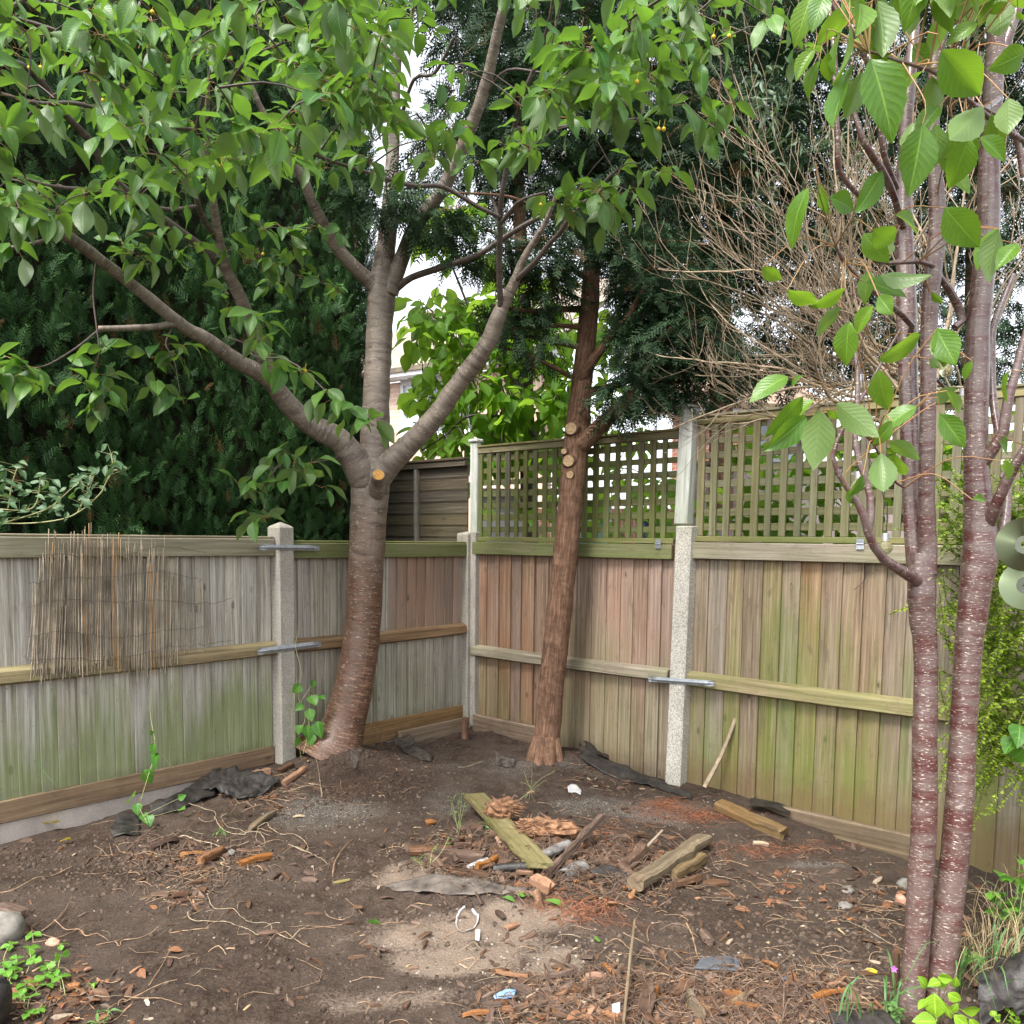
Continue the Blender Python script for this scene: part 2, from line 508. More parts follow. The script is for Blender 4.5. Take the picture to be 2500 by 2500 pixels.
def mat_leaf(name, c1, c2, back=None, trans=(0.2, 0.38, 0.04), tfac=0.38, rough=0.42, veins=11.0, vein_gain=0.35, spec=0.35, sick=0.0):
    """c1..c2 by leaf; a paler underside; light through the blade; midrib and side veins from the leaf's own uv"""
    m, nt, out = new_mat(name)
    g = N(nt)
    uv = g.n('ShaderNodeUVMap').outputs[0]
    u, v, _ = g.sep(uv)
    rnd = g.attr('rnd').outputs['Fac']
    col = g.mix(rnd, c1, c2)
    P = pos_out(g)
    if sick > 0:
        col = g.mix(g.math('MULTIPLY', g.math('GREATER_THAN', g.math('FRACT', g.math('MULTIPLY', rnd, 91.7)), 1 - sick), 0.7), col, (0.32, 0.34, 0.03))
    mott = g.noise(P, 60.0, 3)
    spot = g.math('MULTIPLY', g.rng(g.noise(P, 130.0, 2), 0.70, 0.74), g.math('GREATER_THAN', g.math('FRACT', g.math('MULTIPLY', rnd, 33.1)), 0.6))
    col = g.mix(g.math('MULTIPLY', spot, 0.7), col, (0.14, 0.075, 0.025))
    col = g.mix(g.rng(mott, 0.35, 0.7, 0, 0.3), col, tuple(0.55 * q for q in c1))
    au = g.math('ABSOLUTE', g.math('SUBTRACT', u, 0.5))
    side = g.math('SINE', g.math('MULTIPLY', g.math('SUBTRACT', v, g.math('MULTIPLY', au, 0.55)), veins * 6.283))
    sv = g.rng(side, 0.75, 1.0)
    mid = g.rng(au, 0.012, 0.035, 1, 0)
    vein = g.math('MAXIMUM', g.math('MULTIPLY', sv, g.rng(g.noise(P, 25.0, 2), 0.35, 0.65, 0.1, 0.6)), mid)
    col = g.mix(g.math('MULTIPLY', vein, vein_gain), col, tuple(min(1, 2.6 * q + 0.03) for q in c2))
    if back is not None:
        bf = g.n('ShaderNodeNewGeometry').outputs['Backfacing']
        col = g.mix(g.math('MULTIPLY', bf, 0.75), col, back)
    nrm = g.bump(g.math('SUBTRACT', g.math('MULTIPLY', side, 0.2), g.math('MULTIPLY', mid, 1.0)), 0.28, 0.003)
    pb = g.pbsdf(col, rough, nrm, spec)
    tr = g.n('ShaderNodeBsdfTranslucent')
    g.l(g.mix(g.math('MULTIPLY', vein, 0.3), g.mix(g.math('MULTIPLY', rnd, 0.5), trans, tuple(q * 0.7 for q in trans)), tuple(0.5 * q for q in trans)), tr.inputs['Color'])
    ms = g.n('ShaderNodeMixShader')
    ms.inputs[0].default_value = tfac
    g.l(pb, ms.inputs[1]); g.l(tr.outputs[0], ms.inputs[2])
    g.l(ms.outputs[0], out.inputs[0])
    return m

def mat_bark(name, c_dark, c_mid, c_light, band=(0.55, 0.5, 0.42), band_amt=0.6, lent=0.5, rough=0.5, spec=0.4, vscale=150.0, red_low=None, zsplit=1.5, fissure=0.0, bump=0.5, peel_glint=0.0, lent_thr=0.64, lscale=34, sheen=None):
    """bark in the stem's own cylinder coordinates (attribute key): rings and pale breathing marks for cherry, fissures for conifer"""
    m, nt, out = new_mat(name)
    g = N(nt)
    K = g.attr('key').outputs['Vector']
    P = pos_out(g)
    big = g.noise(g.mapv(K, (9, 9, 3)), 1.0, 4)
    ring = g.noise(g.mapv(K, (9, 9, vscale * 0.45)), 1.0, 5, 0.7, 0.5)
    lt = g.noise(g.mapv(K, (lscale, lscale, vscale * 1.1)), 1.0, 3, 0.5)
    fine = g.noise(g.mapv(K, (60, 60, 200)), 1.0, 3)
    col = g.ramp(ring, [(0.3, c_dark), (0.5, c_mid), (0.72, c_light)])
    col = g.mix(g.rng(big, 0.35, 0.7, 0, 0.6), col, (*c_mid, 1))
    if sheen is not None:                                     # silvery sheen painted into the base colour as broad bands
        bands = g.noise(g.mapv(K, (5, 5, 26)), 1.0, 4, 0.6, 0.4)
        col = g.mix(g.rng(bands, 0.40, 0.56, 0.0, 0.85), col, g.mix(g.rng(fine, 0.35, 0.65), sheen, tuple(1.35 * q for q in sheen)))
    if red_low is not None:
        z = g.sep(P)[2]
        f = g.rng(g.math('MULTIPLY_ADD', big, 0.9, z), zsplit + 0.75, zsplit + 0.1)
        col = g.mix(g.math('MULTIPLY', f, 0.85), col, g.ramp(ring, [(0.3, tuple(0.3 * q for q in red_low)), (0.52, red_low), (0.7, tuple(1.5 * q for q in red_low))]))
    if peel_glint > 0:
        z = g.sep(P)[2]
        pm = g.math('MULTIPLY', g.rng(g.noise(g.mapv(K, (9, 9, 80)), 1.0, 4, 0.7), 0.52, 0.58), g.rng(z, 1.35, 0.55))
        patch = g.rng(g.noise(g.mapv(K, (6, 6, 4)), 1.0, 3), 0.4, 0.6)
        col = g.mix(g.math('MULTIPLY', g.math('MULTIPLY', pm, patch), peel_glint), col, (0.30, 0.18, 0.11))  # peeling bark and its glints, both painted as pale streaks
    lm = g.rng(lt, lent_thr, lent_thr + 0.07)
    col = g.mix(g.math('MULTIPLY', lm, lent), col, (*band, 1))
    hgt = g.math('ADD', g.math('MULTIPLY', ring, 0.5), g.math('MULTIPLY', lm, 0.8))
    if fissure > 0:
        fz = g.noise(g.mapv(K, (75, 75, 9)), 1.0, 5, 0.65, 0.6)
        fm = g.rng(fz, 0.40, 0.55, 1, 0)
        col = g.mix(g.math('MULTIPLY', fm, fissure), col, tuple(0.3 * q for q in c_dark))
        hgt = g.math('SUBTRACT', hgt, g.math('MULTIPLY', fm, 1.5))
    hgt = g.math('ADD', hgt, g.math('MULTIPLY', fine, 0.3))
    rg = g.rng(big, 0.3, 0.7, rough - 0.12, rough + 0.15)
    sh = g.pbsdf(col, rg, g.bump(hgt, bump, 0.006), spec)
    g.l(sh, out.inputs[0])
    return m

# ------------------------------------------------------------------ plan of the place
CORNER = np.array([-0.36, 7.15, 0.0])
UL = np.array([-0.65, -0.76, 0.0]); UL /= np.linalg.norm(UL)
UR = np.array([0.751, -0.66, 0.0]); UR /= np.linalg.norm(UR)
NL = np.array([-UL[1], UL[0], 0.0]); NL = NL if NL[1] < 0 else -NL        # both point into the garden
NR = np.array([-UR[1], UR[0], 0.0]); NR = NR if NR[1] < 0 else -NR
UP = np.array([0, 0, 1.0])

def FL(t, n=0.0, z=0.0): return CORNER + UL * t + NL * n + UP * z
def FR(t, n=0.0, z=0.0): return CORNER + UR * t + NR * n + UP * z

# ------------------------------------------------------------------ ground
GC = np.array([[-2.66, 4.6, -.02], [-1.5, 5.75, .07], [-.36, 7.0, .03], [.23, 6.1, .04], [1.17, 5.7, -.06], [2.2, 4.8, -.17], [2.9, 4.2, -.2],
               [0, 4.5, 0], [0, 2.8, 0], [1.5, 3.0, .03], [-1.6, 2.8, .0], [-.9, 4.4, -.01], [1.4, 4.1, -.06], [-2.4, 3.4, 0], [2.6, 3.2, -.02], [0, 1, 0], [-3, 1, 0], [3, 1, 0]])
MOUNDS = [(-1.17, 5.70, .12, .42), (0.22, 4.40, .075, .6), (0.25, 6.05, .03, .3), (0.15, 3.15, .035, .45), (.8, 2.8, .03, .5), (-.75, 4.75, .03, .35), (.35, 3.55, .03, .3)]

def gz0(x, y):
    x, y = np.asarray(x, float), np.asarray(y, float)
    d2 = (x[..., None] - GC[:, 0]) ** 2 + (y[..., None] - GC[:, 1]) ** 2 + 0.06
    w = d2 ** -1.5
    z = np.sum(w * GC[:, 2], -1) / np.sum(w, -1)
    for mx, my, h, s in MOUNDS:
        z = z + h * np.exp(-((x - mx) ** 2 + (y - my) ** 2) / (2 * (s * .5) ** 2))
    return z

def gz(x, y):
    x, y = np.asarray(x, float), np.asarray(y, float)
    P = np.stack([x, y, np.zeros_like(x)], -1)
    rough = np.clip(0.55 + 0.9 * vnoise(P * 1.1, 3), 0.15, 1.3)
    z = gz0(x, y) + 0.022 * fbm(P * 2.1, 2, 11) + rough * (0.016 * fbm(P * 7.5, 3, 21) + 0.010 * np.abs(fbm(P * 24, 3, 31)))
    near = np.exp(-((x + 1.0) ** 2 + (y - 5.55) ** 2) / .18)                 # the loose dug soil at the cherry's foot
    z = z + near * 0.02 * np.abs(fbm(P * 18, 3, 41))
    return z

def G(px, py, dz=0.0):
    """the point of the ground seen at a pixel of the photograph"""
    d = ray(px, py)
    z = 0.0
    for _ in range(8):
        t = (z - EYE[2]) / d[2]
        P = EYE + d * t
        z = float(gz(P[0], P[1]))
    P[2] = z + dz
    return P

def spaced(lo, hi, step, far, k=26):
    a = np.arange(lo, hi + step * .5, step)
    g = np.geomspace(step * 2, far, k)
    return np.concatenate([lo - g[::-1], a, hi + g])

gx, gy = spaced(-3.3, 3.4, 0.0145, 160), spaced(2.3, 7.4, 0.0135, 160)
GX, GY = np.meshgrid(gx, gy, indexing='ij')
inner = (np.abs(GX) < 6) & (GY > -2) & (GY < 9)
GZ = np.where(inner, gz(GX, GY), 0.0)
GZ = np.where(inner, GZ, -0.05)

def blob(x, y, px, py, rx, ry, seed=0, soft=.8):
    """soft mask round the ground point seen at (px, py): radii in metres"""
    c = G(px, py)
    d = np.sqrt(((x - c[0]) / rx) ** 2 + ((y - c[1]) / ry) ** 2)
    nse = 0.75 * fbm(np.stack([x, y, np.full_like(x, seed)], -1) * 3.2, 4, 50 + seed)
    return np.clip((1.0 + nse - d) / soft, 0, 1)

sand = np.zeros_like(GX); ash = np.zeros_like(GX); redf = np.zeros_like(GX); damp = np.zeros_like(GX)
for k, (px, py, rx, ry, a) in enumerate([(1240, 2330, .30, .42, 1), (1080, 2270, .42, .22, .9), (1330, 2240, .24, .20, .9), (970, 2120, .22, .30, .8), (1420, 2410, .35, .2, .75), (1000, 2300, .25, .2, .7), (1000, 2440, .3, .12, .5), (1650, 2260, .25, .15, .3)]):
    sand = np.maximum(sand, a * blob(GX, GY, px, py, rx, ry, k))
for k, (px, py, rx, ry, a) in enumerate([(850, 1985, .32, .28, .9), (1560, 1975, .46, .26, 1.0), (1390, 1870, .4, .3, .6), (1210, 1880, .5, .2, .5), (1080, 1960, .3, .25, .4), (2030, 2110, .3, .06, .7), (2050, 2370, .2, .1, .6)]):
    ash = np.maximum(ash, a * blob(GX, GY, px, py, rx, ry, 20 + k))
for k, (px, py, rx, ry, a) in enumerate([(1690, 1990, .34, .10, 1), (1600, 1965, .16, .08, .8), (1430, 2225, .25, .10, .6), (1900, 2080, .45, .07, .55), (1540, 1900, .25, .12, .5)]):
    redf = np.maximum(redf, a * blob(GX, GY, px, py, rx, ry, 40 + k))
for k, (px, py, rx, ry, a) in enumerate([(900, 1880, .5, .35, 1), (200, 2130, .7, .20, 1), (420, 2050, .5, .3, .7), (1450, 1900, .5, .3, .6), (1250, 2080, .55, .35, 1), (1400, 2100, .45, .3, 1), (1130, 2080, .3, .2, .9), (2020, 2300, .5, .35, .8), (2350, 2240, .4, .7, 1), (1750, 2470, .5, .25, .9), (330, 2420, .5, .3, .5), (1450, 2100, .5, .25, .7)]):
    damp = np.maximum(damp, a * blob(GX, GY, px, py, rx, ry, 60 + k))

ga = Acc()
nx_, ny_ = GX.shape
i, j = np.meshgrid(np.arange(nx_ - 1), np.arange(ny_ - 1), indexing='ij')
a = (i * ny_ + j).ravel()
ga.add(np.stack([GX, GY, GZ], -1).reshape(-1, 3), Q=np.stack([a, a + ny_, a + ny_ + 1, a + 1], -1), rnd=sand.ravel(),
       key=np.stack([ash, redf, damp], -1).reshape(-1, 3))

def mat_soil():
    m, nt, out = new_mat('soil')
    g = N(nt)
    P = pos_out(g)
    sd_ = g.attr('rnd').outputs['Fac']
    ash_, red_, damp_ = g.sep(g.attr('key').outputs['Vector'])
    n0 = g.noise(P, 1.7, 4, 0.6)
    n1 = g.noise(P, 11, 6, 0.7)
    n2 = g.noise(P, 75, 5, 0.75)
    n3 = g.noise(P, 240, 3, 0.7)
    mixn = g.math('ADD', g.math('MULTIPLY', n1, 0.35), g.math('ADD', g.math('MULTIPLY', n2, 0.45), g.math('MULTIPLY', n3, 0.2)))
    col = g.ramp(mixn, [(0.36, (0.020, 0.013, 0.009)), (0.47, (0.062, 0.042, 0.031)), (0.56, (0.112, 0.081, 0.062)), (0.66, (0.175, 0.135, 0.105))])
    col = g.mix(g.rng(n0, 0.42, 0.62, 0, 0.5), col, (0.135, 0.104, 0.082))
    col = g.mix(g.math('MULTIPLY', damp_, 0.62), col, g.ramp(mixn, [(0.38, (0.018, 0.012, 0.009)), (0.6, (0.075, 0.05, 0.036))]))
    col = g.mix(g.math('MULTIPLY', red_, 0.75), col, g.ramp(n2, [(0.35, (0.06, 0.02, 0.01)), (0.65, (0.24, 0.085, 0.04))]))
    sm = g.rng(g.math('ADD', sd_, g.math('MULTIPLY_ADD', n2, 1.3, -0.70)), 0.15, 0.6)
    col = g.mix(g.math('MULTIPLY', sm, g.math('MULTIPLY', g.rng(sd_, 0.02, 0.3), 0.88)), col, g.ramp(n3, [(0.3, (0.19, 0.135, 0.10)), (0.65, (0.42, 0.33, 0.255))]))
    # gritty ash: pale grains over grey
    gr = g.voro(P, 120.0)
    gm = g.math('MULTIPLY', g.rng(gr, 0.42, 0.22), g.rng(g.math('ADD', ash_, g.math('MULTIPLY_ADD', n1, 0.9, -0.5)), 0.1, 0.7))
    col = g.mix(g.math('MULTIPLY', ash_, 0.45), col, (0.16, 0.145, 0.125))
    col = g.mix(g.math('MULTIPLY', gm, 0.75), col, (0.46, 0.43, 0.39))
    # scattered pale specks and crumbs everywhere
    sp = g.rng(g.voro(P, 62.0), 0.10, 0.05)
    pick = g.math('GREATER_THAN', g.noise(P, 30, 2), 0.56)
    col = g.mix(g.math('MULTIPLY', g.math('MULTIPLY', sp, pick), 0.55), col, (0.40, 0.33, 0.27))
    sp2 = g.rng(g.voro(g.mapv(P, (1, 1, 1), (3, 7, 1)), 34.0), 0.13, 0.09)
    pick2 = g.math('GREATER_THAN', g.noise(g.mapv(P, (1, 1, 1), (5, 2, 9)), 9, 2), 0.55)
    col = g.mix(g.math('MULTIPLY', g.math('MULTIPLY', sp2, pick2), 0.6), col, (0.26, 0.12, 0.06))
    h = g.math('ADD', g.math('MULTIPLY', n1, 0.8), g.math('ADD', g.math('MULTIPLY', n2, 0.9), g.math('MULTIPLY', n3, 0.35)))
    sh = g.pbsdf(col, 0.95, g.bump(h, 1.0, 0.024), 0.15)
    g.l(sh, out.inputs[0])
    return m
SOIL = mat_soil()
structure(ga.build('ground', SOIL, smooth=True))

def gz(x, y):
    """height of the built ground sheet (bilinear)"""
    x, y = np.asarray(x, float), np.asarray(y, float)
    i = np.clip(np.searchsorted(gx, x) - 1, 0, len(gx) - 2); j = np.clip(np.searchsorted(gy, y) - 1, 0, len(gy) - 2)
    fx = np.clip((x - gx[i]) / (gx[i + 1] - gx[i]), 0, 1); fy = np.clip((y - gy[j]) / (gy[j + 1] - gy[j]), 0, 1)
    return (GZ[i, j] * (1 - fx) + GZ[i + 1, j] * fx) * (1 - fy) + (GZ[i, j + 1] * (1 - fx) + GZ[i + 1, j + 1] * fx) * fy

# ------------------------------------------------------------------ fences
M_LEFT = mat_wood('weathered_board', (0.14, 0.122, 0.098), (0.40, 0.37, 0.315), (0.60, 0.575, 0.515), algae=0.9, algae_lo=0.1, algae_hi=0.95, dirt=0.8, dirt_z=0.16, algae_col=(0.135, 0.185, 0.035), var=0.36)
M_LEFT2 = mat_wood('weathered_board_brown', (0.13, 0.112, 0.088), (0.37, 0.34, 0.285), (0.56, 0.53, 0.465), algae=0.4, algae_lo=0.05, algae_hi=0.9, red=1.0, red_col=(0.27, 0.125, 0.07), red_box=(-.93, .87), dirt=0.7, dirt_z=0.2, var=0.36)
M_RAIL = mat_wood('rail_timber', (0.13, 0.10, 0.07), (0.275, 0.225, 0.16), (0.40, 0.345, 0.265), algae=0.45, algae_lo=1.35, algae_hi=1.85, knots=True, var=0.2)
M_RAILM = mat_wood('arris_timber', (0.10, 0.075, 0.048), (0.25, 0.20, 0.125), (0.37, 0.31, 0.215), algae=0.6, algae_lo=-.2, algae_hi=1.6, algae_patch=2.2, knots=True, var=0.2)
M_RAILG = mat_wood('green_rail_timber', (0.10, 0.085, 0.04), (0.20, 0.175, 0.085), (0.30, 0.26, 0.15), algae=0.9, algae_lo=1.2, algae_hi=2.6, algae_patch=2.0, var=0.25)
M_RIGHT = mat_wood('right_board', (0.085, 0.06, 0.040), (0.235, 0.18, 0.122), (0.38, 0.31, 0.225), algae=1.0, algae_lo=-0.9, algae_hi=2.1, algae_patch=0.9, red=0.75, red_col=(0.29, 0.15, 0.085), dirt=0.8, dirt_z=0.12, dirt_col=(0.15, 0.088, 0.048), algae_col=(0.115, 0.16, 0.022), var=0.36)
M_RIGHT1 = mat_wood('right_board_red', (0.10, 0.062, 0.042), (0.25, 0.165, 0.115), (0.39, 0.29, 0.215), algae=0.5, algae_lo=-0.6, algae_hi=1.6, red=0.9, red_col=(0.27, 0.13, 0.08), dirt=0.75, dirt_z=0.06, var=0.3)
M_TREL = mat_wood('trellis_timber', (0.065, 0.054, 0.030), (0.135, 0.115, 0.065), (0.215, 0.19, 0.125), algae=0.85, algae_lo=1.4, algae_hi=2.9, algae_patch=2.4, algae_col=(0.11, 0.14, 0.03), var=0.5, knots=False)
M_TREL2 = mat_wood('grey_trellis_timber', (0.08, 0.064, 0.042), (0.16, 0.132, 0.088), (0.245, 0.21, 0.15), algae=0.45, algae_lo=1.4, algae_hi=2.9, algae_patch=2.0, var=0.5, knots=False)
M_GRAVEL = mat_wood('kickboard_timber', (0.09, 0.055, 0.03), (0.21, 0.135, 0.075), (0.31, 0.215, 0.13), algae=0.0, dirt=0.75, dirt_z=0.10, var=0.2)
M_DARKWOOD = mat_wood('dark_lap_board', (0.035, 0.027, 0.018), (0.085, 0.066, 0.044), (0.15, 0.12, 0.085), algae=0.35, algae_lo=1.0, algae_hi=3.0, var=0.5, algae_col=(0.06, 0.07, 0.03))
M_PALEPOST = mat_wood('pale_painted_timber', (0.22, 0.215, 0.18), (0.56, 0.57, 0.54), (0.68, 0.69, 0.67), algae=0.5, algae_lo=1.6, algae_hi=2.3, algae_patch=2.6, var=0.1)
M_CONC = mat_concrete('post_concrete', (0.40, 0.37, 0.325), algae=0.35, pebble=0.55)
M_CONC2 = mat_concrete('pebbly_concrete', (0.50, 0.475, 0.42), algae=0.25, pebble=0.95)
M_CONCB = mat_concrete('plinth_concrete', (0.44, 0.385, 0.345), algae=0.0, pebble=0.25)
M_GALV = mat_plain('galvanised_steel', (0.40, 0.43, 0.47), rough=0.42, metallic=0.75, var=0.2, scale=40, bump=0.1)

def boards(acc, o, u, n, t0, t1, pitch, z0, z1, lean=0.016, zj=0.008, thick=0.011, rs=0):
    r = random.Random(rs)
    t = t0
    while t < t1 - 0.01:
        w = min(pitch * r.uniform(0.86, 1.14), t1 - t)
        if t1 - (t + w) < pitch * 0.35: w = t1 - t
        dzz = r.uniform(-zj, zj)
        nb = r.uniform(-0.002, 0.002)
        box(acc, o, u, n, t + 0.0012, t + w + 0.008, nb, nb + thick, z0 + dzz, z1 + r.uniform(-zj, zj) * .4, rnd=r.random(), shear=lean * r.uniform(.7, 1.25), uvo=r.random() * 60)
        t += w

def panel(name, label, o, u, n, t0, t1, pitch, mats, z_board=(0.2, 1.5), z_top=(1.475, 1.585), z_mid=(0.825, 0.895), kick=None, plinth=None, rs=0, group=None, cap=True, tri=True):
    base = o + u * (t0 + t1) * .5
    th = thing(name, label, 'fence panel', (base[0], base[1], 0.0), group)
    A = Acc(); boards(A, o, u, n, t0, t1, pitch, z_board[0], z_board[1], rs=rs)
    A.build('board_panel', mats[0], th)
    A = Acc(); box(A, o, u, n, t0, t1, 0.026, 0.068, z_top[0], z_top[1])
    if cap: box(A, o, u, n, t0, t1, -0.012, 0.062, z_top[1] + .0015, z_top[1] + .016)
    A.build('top_rail', mats[1], th, bevel=.004)
    A = Acc()
    ns = 9                                                    # the arris rail: a three-cornered bar with a little sag
    ts = np.linspace(t0, t1, ns)
    V, uvv = [], []
    for t in ts:
        sag = -0.006 * math.sin(math.pi * (t - t0) / (t1 - t0))
        for b, z in ((0.024, z_mid[0] - .012), (0.024, z_mid[1] + .018), (0.072, z_mid[1] - .004), (0.078, z_mid[0] + .004)):
            V.append(o + u * t + n * b + UP * (z + sag)); uvv.append((b + z, t))
    Q = []
    for k in range(ns - 1):
        for e in range(4):
            Q.append((k * 4 + e, k * 4 + (e + 1) % 4, k * 4 + 4 + (e + 1) % 4, k * 4 + 4 + e))
    Q += [(0, 1, 2, 3), ((ns - 1) * 4 + 3, (ns - 1) * 4 + 2, (ns - 1) * 4 + 1, (ns - 1) * 4)]
    A.add(V, Q=Q, uv=uvv, rnd=random.random())
    A.build('arris_rail', mats[2], th, bevel=.003)
    if kick:
        A = Acc(); box(A, o, u, n, t0, t1, 0.002, 0.034, kick[0], kick[1]); A.build('kick_board', M_GRAVEL, th, bevel=.004)
    if plinth:
        A = Acc(); box(A, o, u, n, t0, t1, -0.018, 0.016, plinth[0], plinth[1]); box(A, o, u, n, t0 + .02, t1 - .02, 0.0175, 0.026, plinth[0], plinth[0] + .055)
        A.build('plinth', M_CONCB, th, bevel=.004)
    return th

panel('fence_panel', 'weathered grey fence panel with a ragged reed screen hung on it', CORNER, UL, NL, 1.92, 3.80, .108, (M_LEFT, M_RAIL, M_RAILM), (.195, 1.50), kick=(.082, .20), plinth=(-.16, .08), rs=1, group='close-board fence panels')
panel('fence_panel', 'half grey half brown fence panel behind the thick cherry trunk', CORNER, UL, NL, .075, 1.79, .108, (M_LEFT2, M_RAILG, M_GRAVEL), (.215, 1.50), z_top=(1.455, 1.56), kick=(.06, .225), plinth=(-.16, .058), rs=2, group='close-board fence panels')
panel('fence_panel', 'reddish brown fence panel behind the leaning conifer trunk', CORNER, UR, NR, .095, 1.96, .125, (M_RIGHT1, M_RAILG, M_RAILM), (-.13, 1.49), z_top=(1.475, 1.575), z_mid=(.645, .715), rs=3, group='close-board fence panels', cap=False)
panel('fence_panel', 'green stained fence panel with a bare stick leaning on it', CORNER, UR, NR, 2.095, 4.20, .125, (M_RIGHT, M_RAIL, M_RAILM), (-.26, 1.50), z_top=(1.485, 1.592), z_mid=(.635, .715), rs=4, group='close-board fence panels', cap=False)
panel('fence_panel', 'fence panel overgrown by the yellow green shrub at the photo\'s right edge', CORNER, UR, NR, 4.335, 5.8, .125, (M_RIGHT, M_RAIL, M_RAILM), (-.3, 1.50), z_top=(1.485, 1.592), z_mid=(.60, .68), rs=5, group='close-board fence panels', cap=False)

def post(name, label, o, u, n, t, w, d0, d1, z0, z1, mat, point=0.0, cat='post', group=None, capz=0.0, lean=0.0):
    A = Acc()
    c = o + u * t + n * (d0 + d1) / 2
    hw, hd = w / 2, (d1 - d0) / 2
    lv = [(z0, 1, 1), (z1 - point, 1, 1)]
    V, uvv = [], []
    for z, a, b in lv:
        for sa, sb in ((-1, -1), (1, -1), (1, 1), (-1, 1)):
            V.append(c + u * hw * sa * a + n * hd * sb * b + UP * z + u * lean * (z - z0)); uvv.append((sa * hw + sb * hd, z))
    Q = [(0, 1, 5, 4), (1, 2, 6, 5), (2, 3, 7, 6), (3, 0, 4, 7)]
    T = []
    if point > 0:
        V.append(c + UP * z1 + u * lean * (z1 - z0)); uvv.append((0, z1))
        T = [(4, 5, 8), (5, 6, 8), (6, 7, 8), (7, 4, 8)]
    else:
        Q.append((4, 5, 6, 7))
    Q.append((3, 2, 1, 0))
    if np.dot(np.cross(u, n), UP) < 0:
        Q = [q[::-1] for q in Q]; T = [q[::-1] for q in T]
    if T: A.add(V, Q=Q, T=T, uv=uvv)
    else: A.add(V, Q=Q, uv=uvv)
    if capz:
        box(A, o, u, n, t - w * .62, t + w * .62, d0 - .012, d1 + .014, z1 + .0015, z1 + capz)
    ob = A.build(name, mat, bevel=.007)
    return tag(ob, label, cat, group)

post('concrete_post', 'squat pointed concrete post with two steel straps on the left fence', CORNER, UL, NL, 1.855, .118, -.03, .105, -.2, 1.70, M_CONC, point=.035, cat='fence post', group='concrete fence posts')
post('concrete_post', 'plain pale concrete post standing in the fence corner', CORNER, UR, NR, .02, .128, -.03, .10, .0, 1.66, M_CONC, point=.02, cat='fence post', group='concrete fence posts', lean=-.004)
post('concrete_post', 'speckled pale concrete post below the white flaking timber post', CORNER, UR, NR, 2.03, .118, -.03, .10, -.3, 1.70, M_CONC2, cat='fence post', group='concrete fence posts', lean=.018)
# the shoulder of the corner post, where the left fence meets it
A = Acc(); box(A, CORNER, UL, NL, .002, .066, .03, .13, .05, 1.655)
o = A.build('corner_shoulder_post', M_CONC, bevel=.006); tag(o, 'narrow mossy concrete shoulder left of the corner post', 'fence post', 'concrete fence posts')
post('timber_post', 'thin green tinged timber post with a cap on top of the corner post', CORNER, UR, NR, .035, .082, -.06, -.005, 1.64, 2.385, M_PALEPOST, capz=.028, cat='trellis post', group='timber trellis posts')
post('timber_post', 'white flaking timber post between the two trellis panels', CORNER, UR, NR, 2.025, .098, -.02, .075, 1.71, 2.47, M_PALEPOST, capz=.024, cat='trellis post', group='timber trellis posts', lean=.03)
post('timber_post', 'timber post buried in the shrub at the photo\'s right edge', CORNER, UR, NR, 4.265, .10, -.03, .08, -.3, 2.45, M_RAILG, capz=.024, cat='trellis post', group='timber trellis posts')

def trellis(label, t0, t1, z0, z1, mat, rs, n0=-.03, wv=.045, pv=.0965, ph=.094):
    r = random.Random(rs)
    base = FR((t0 + t1) / 2)
    th = thing('trellis_panel', label, 'trellis', (base[0], base[1], z0), 'square trellis panels on the fence')
    A = Acc()
    box(A, CORNER, UR, NR, t0, t1, n0 - .01, n0 + .045, z1 - .052, z1 - .006)
    box(A, CORNER, UR, NR, t0 - .003, t1 + .003, n0 - .02, n0 + .055, z1 - .004, z1 + .012)
    A.build('top_bar', M_RAILG, th, bevel=.003)
    A = Acc(); box(A, CORNER, UR, NR, t0, t1, n0 - .01, n0 + .072, z0, z0 + .036); A.build('bottom_bar', M_RAILG, th, bevel=.003)
    A = Acc()
    t = t0 + .006
    while t < t1 - wv:
        ww = wv * r.uniform(.88, 1.1)
        box(A, CORNER, UR, NR, t, t + ww, n0 + .0225, n0 + .038, z0 + .038, z1 - .054, rnd=r.random(), shear=r.uniform(-.002, .003))
        t += pv * r.uniform(.97, 1.03)
    A.build('upright_slats', mat, th, bevel=.002)
    A = Acc()
    z = z0 + .075
    while z < z1 - .07:
        box(A, CORNER, UR, NR, t0 + .002, t1 - .002, n0 + .002, n0 + .020, z, z + .044 * r.uniform(.9, 1.1), rnd=r.random())
        z += ph * r.uniform(.98, 1.02)
    A.build('cross_slats', mat, th, bevel=.002)
    return th
trellis('greenish square trellis between corner post and white flaking post', .10, 1.955, 1.58, 2.34, M_TREL, 1)
trellis('browner square trellis behind the red-barked cherry with the teal tag', 2.10, 4.20, 1.597, 2.415, M_TREL2, 2)
trellis('square trellis overgrown by the yellow green shrub', 4.335, 5.8, 1.60, 2.42, M_TREL2, 3)

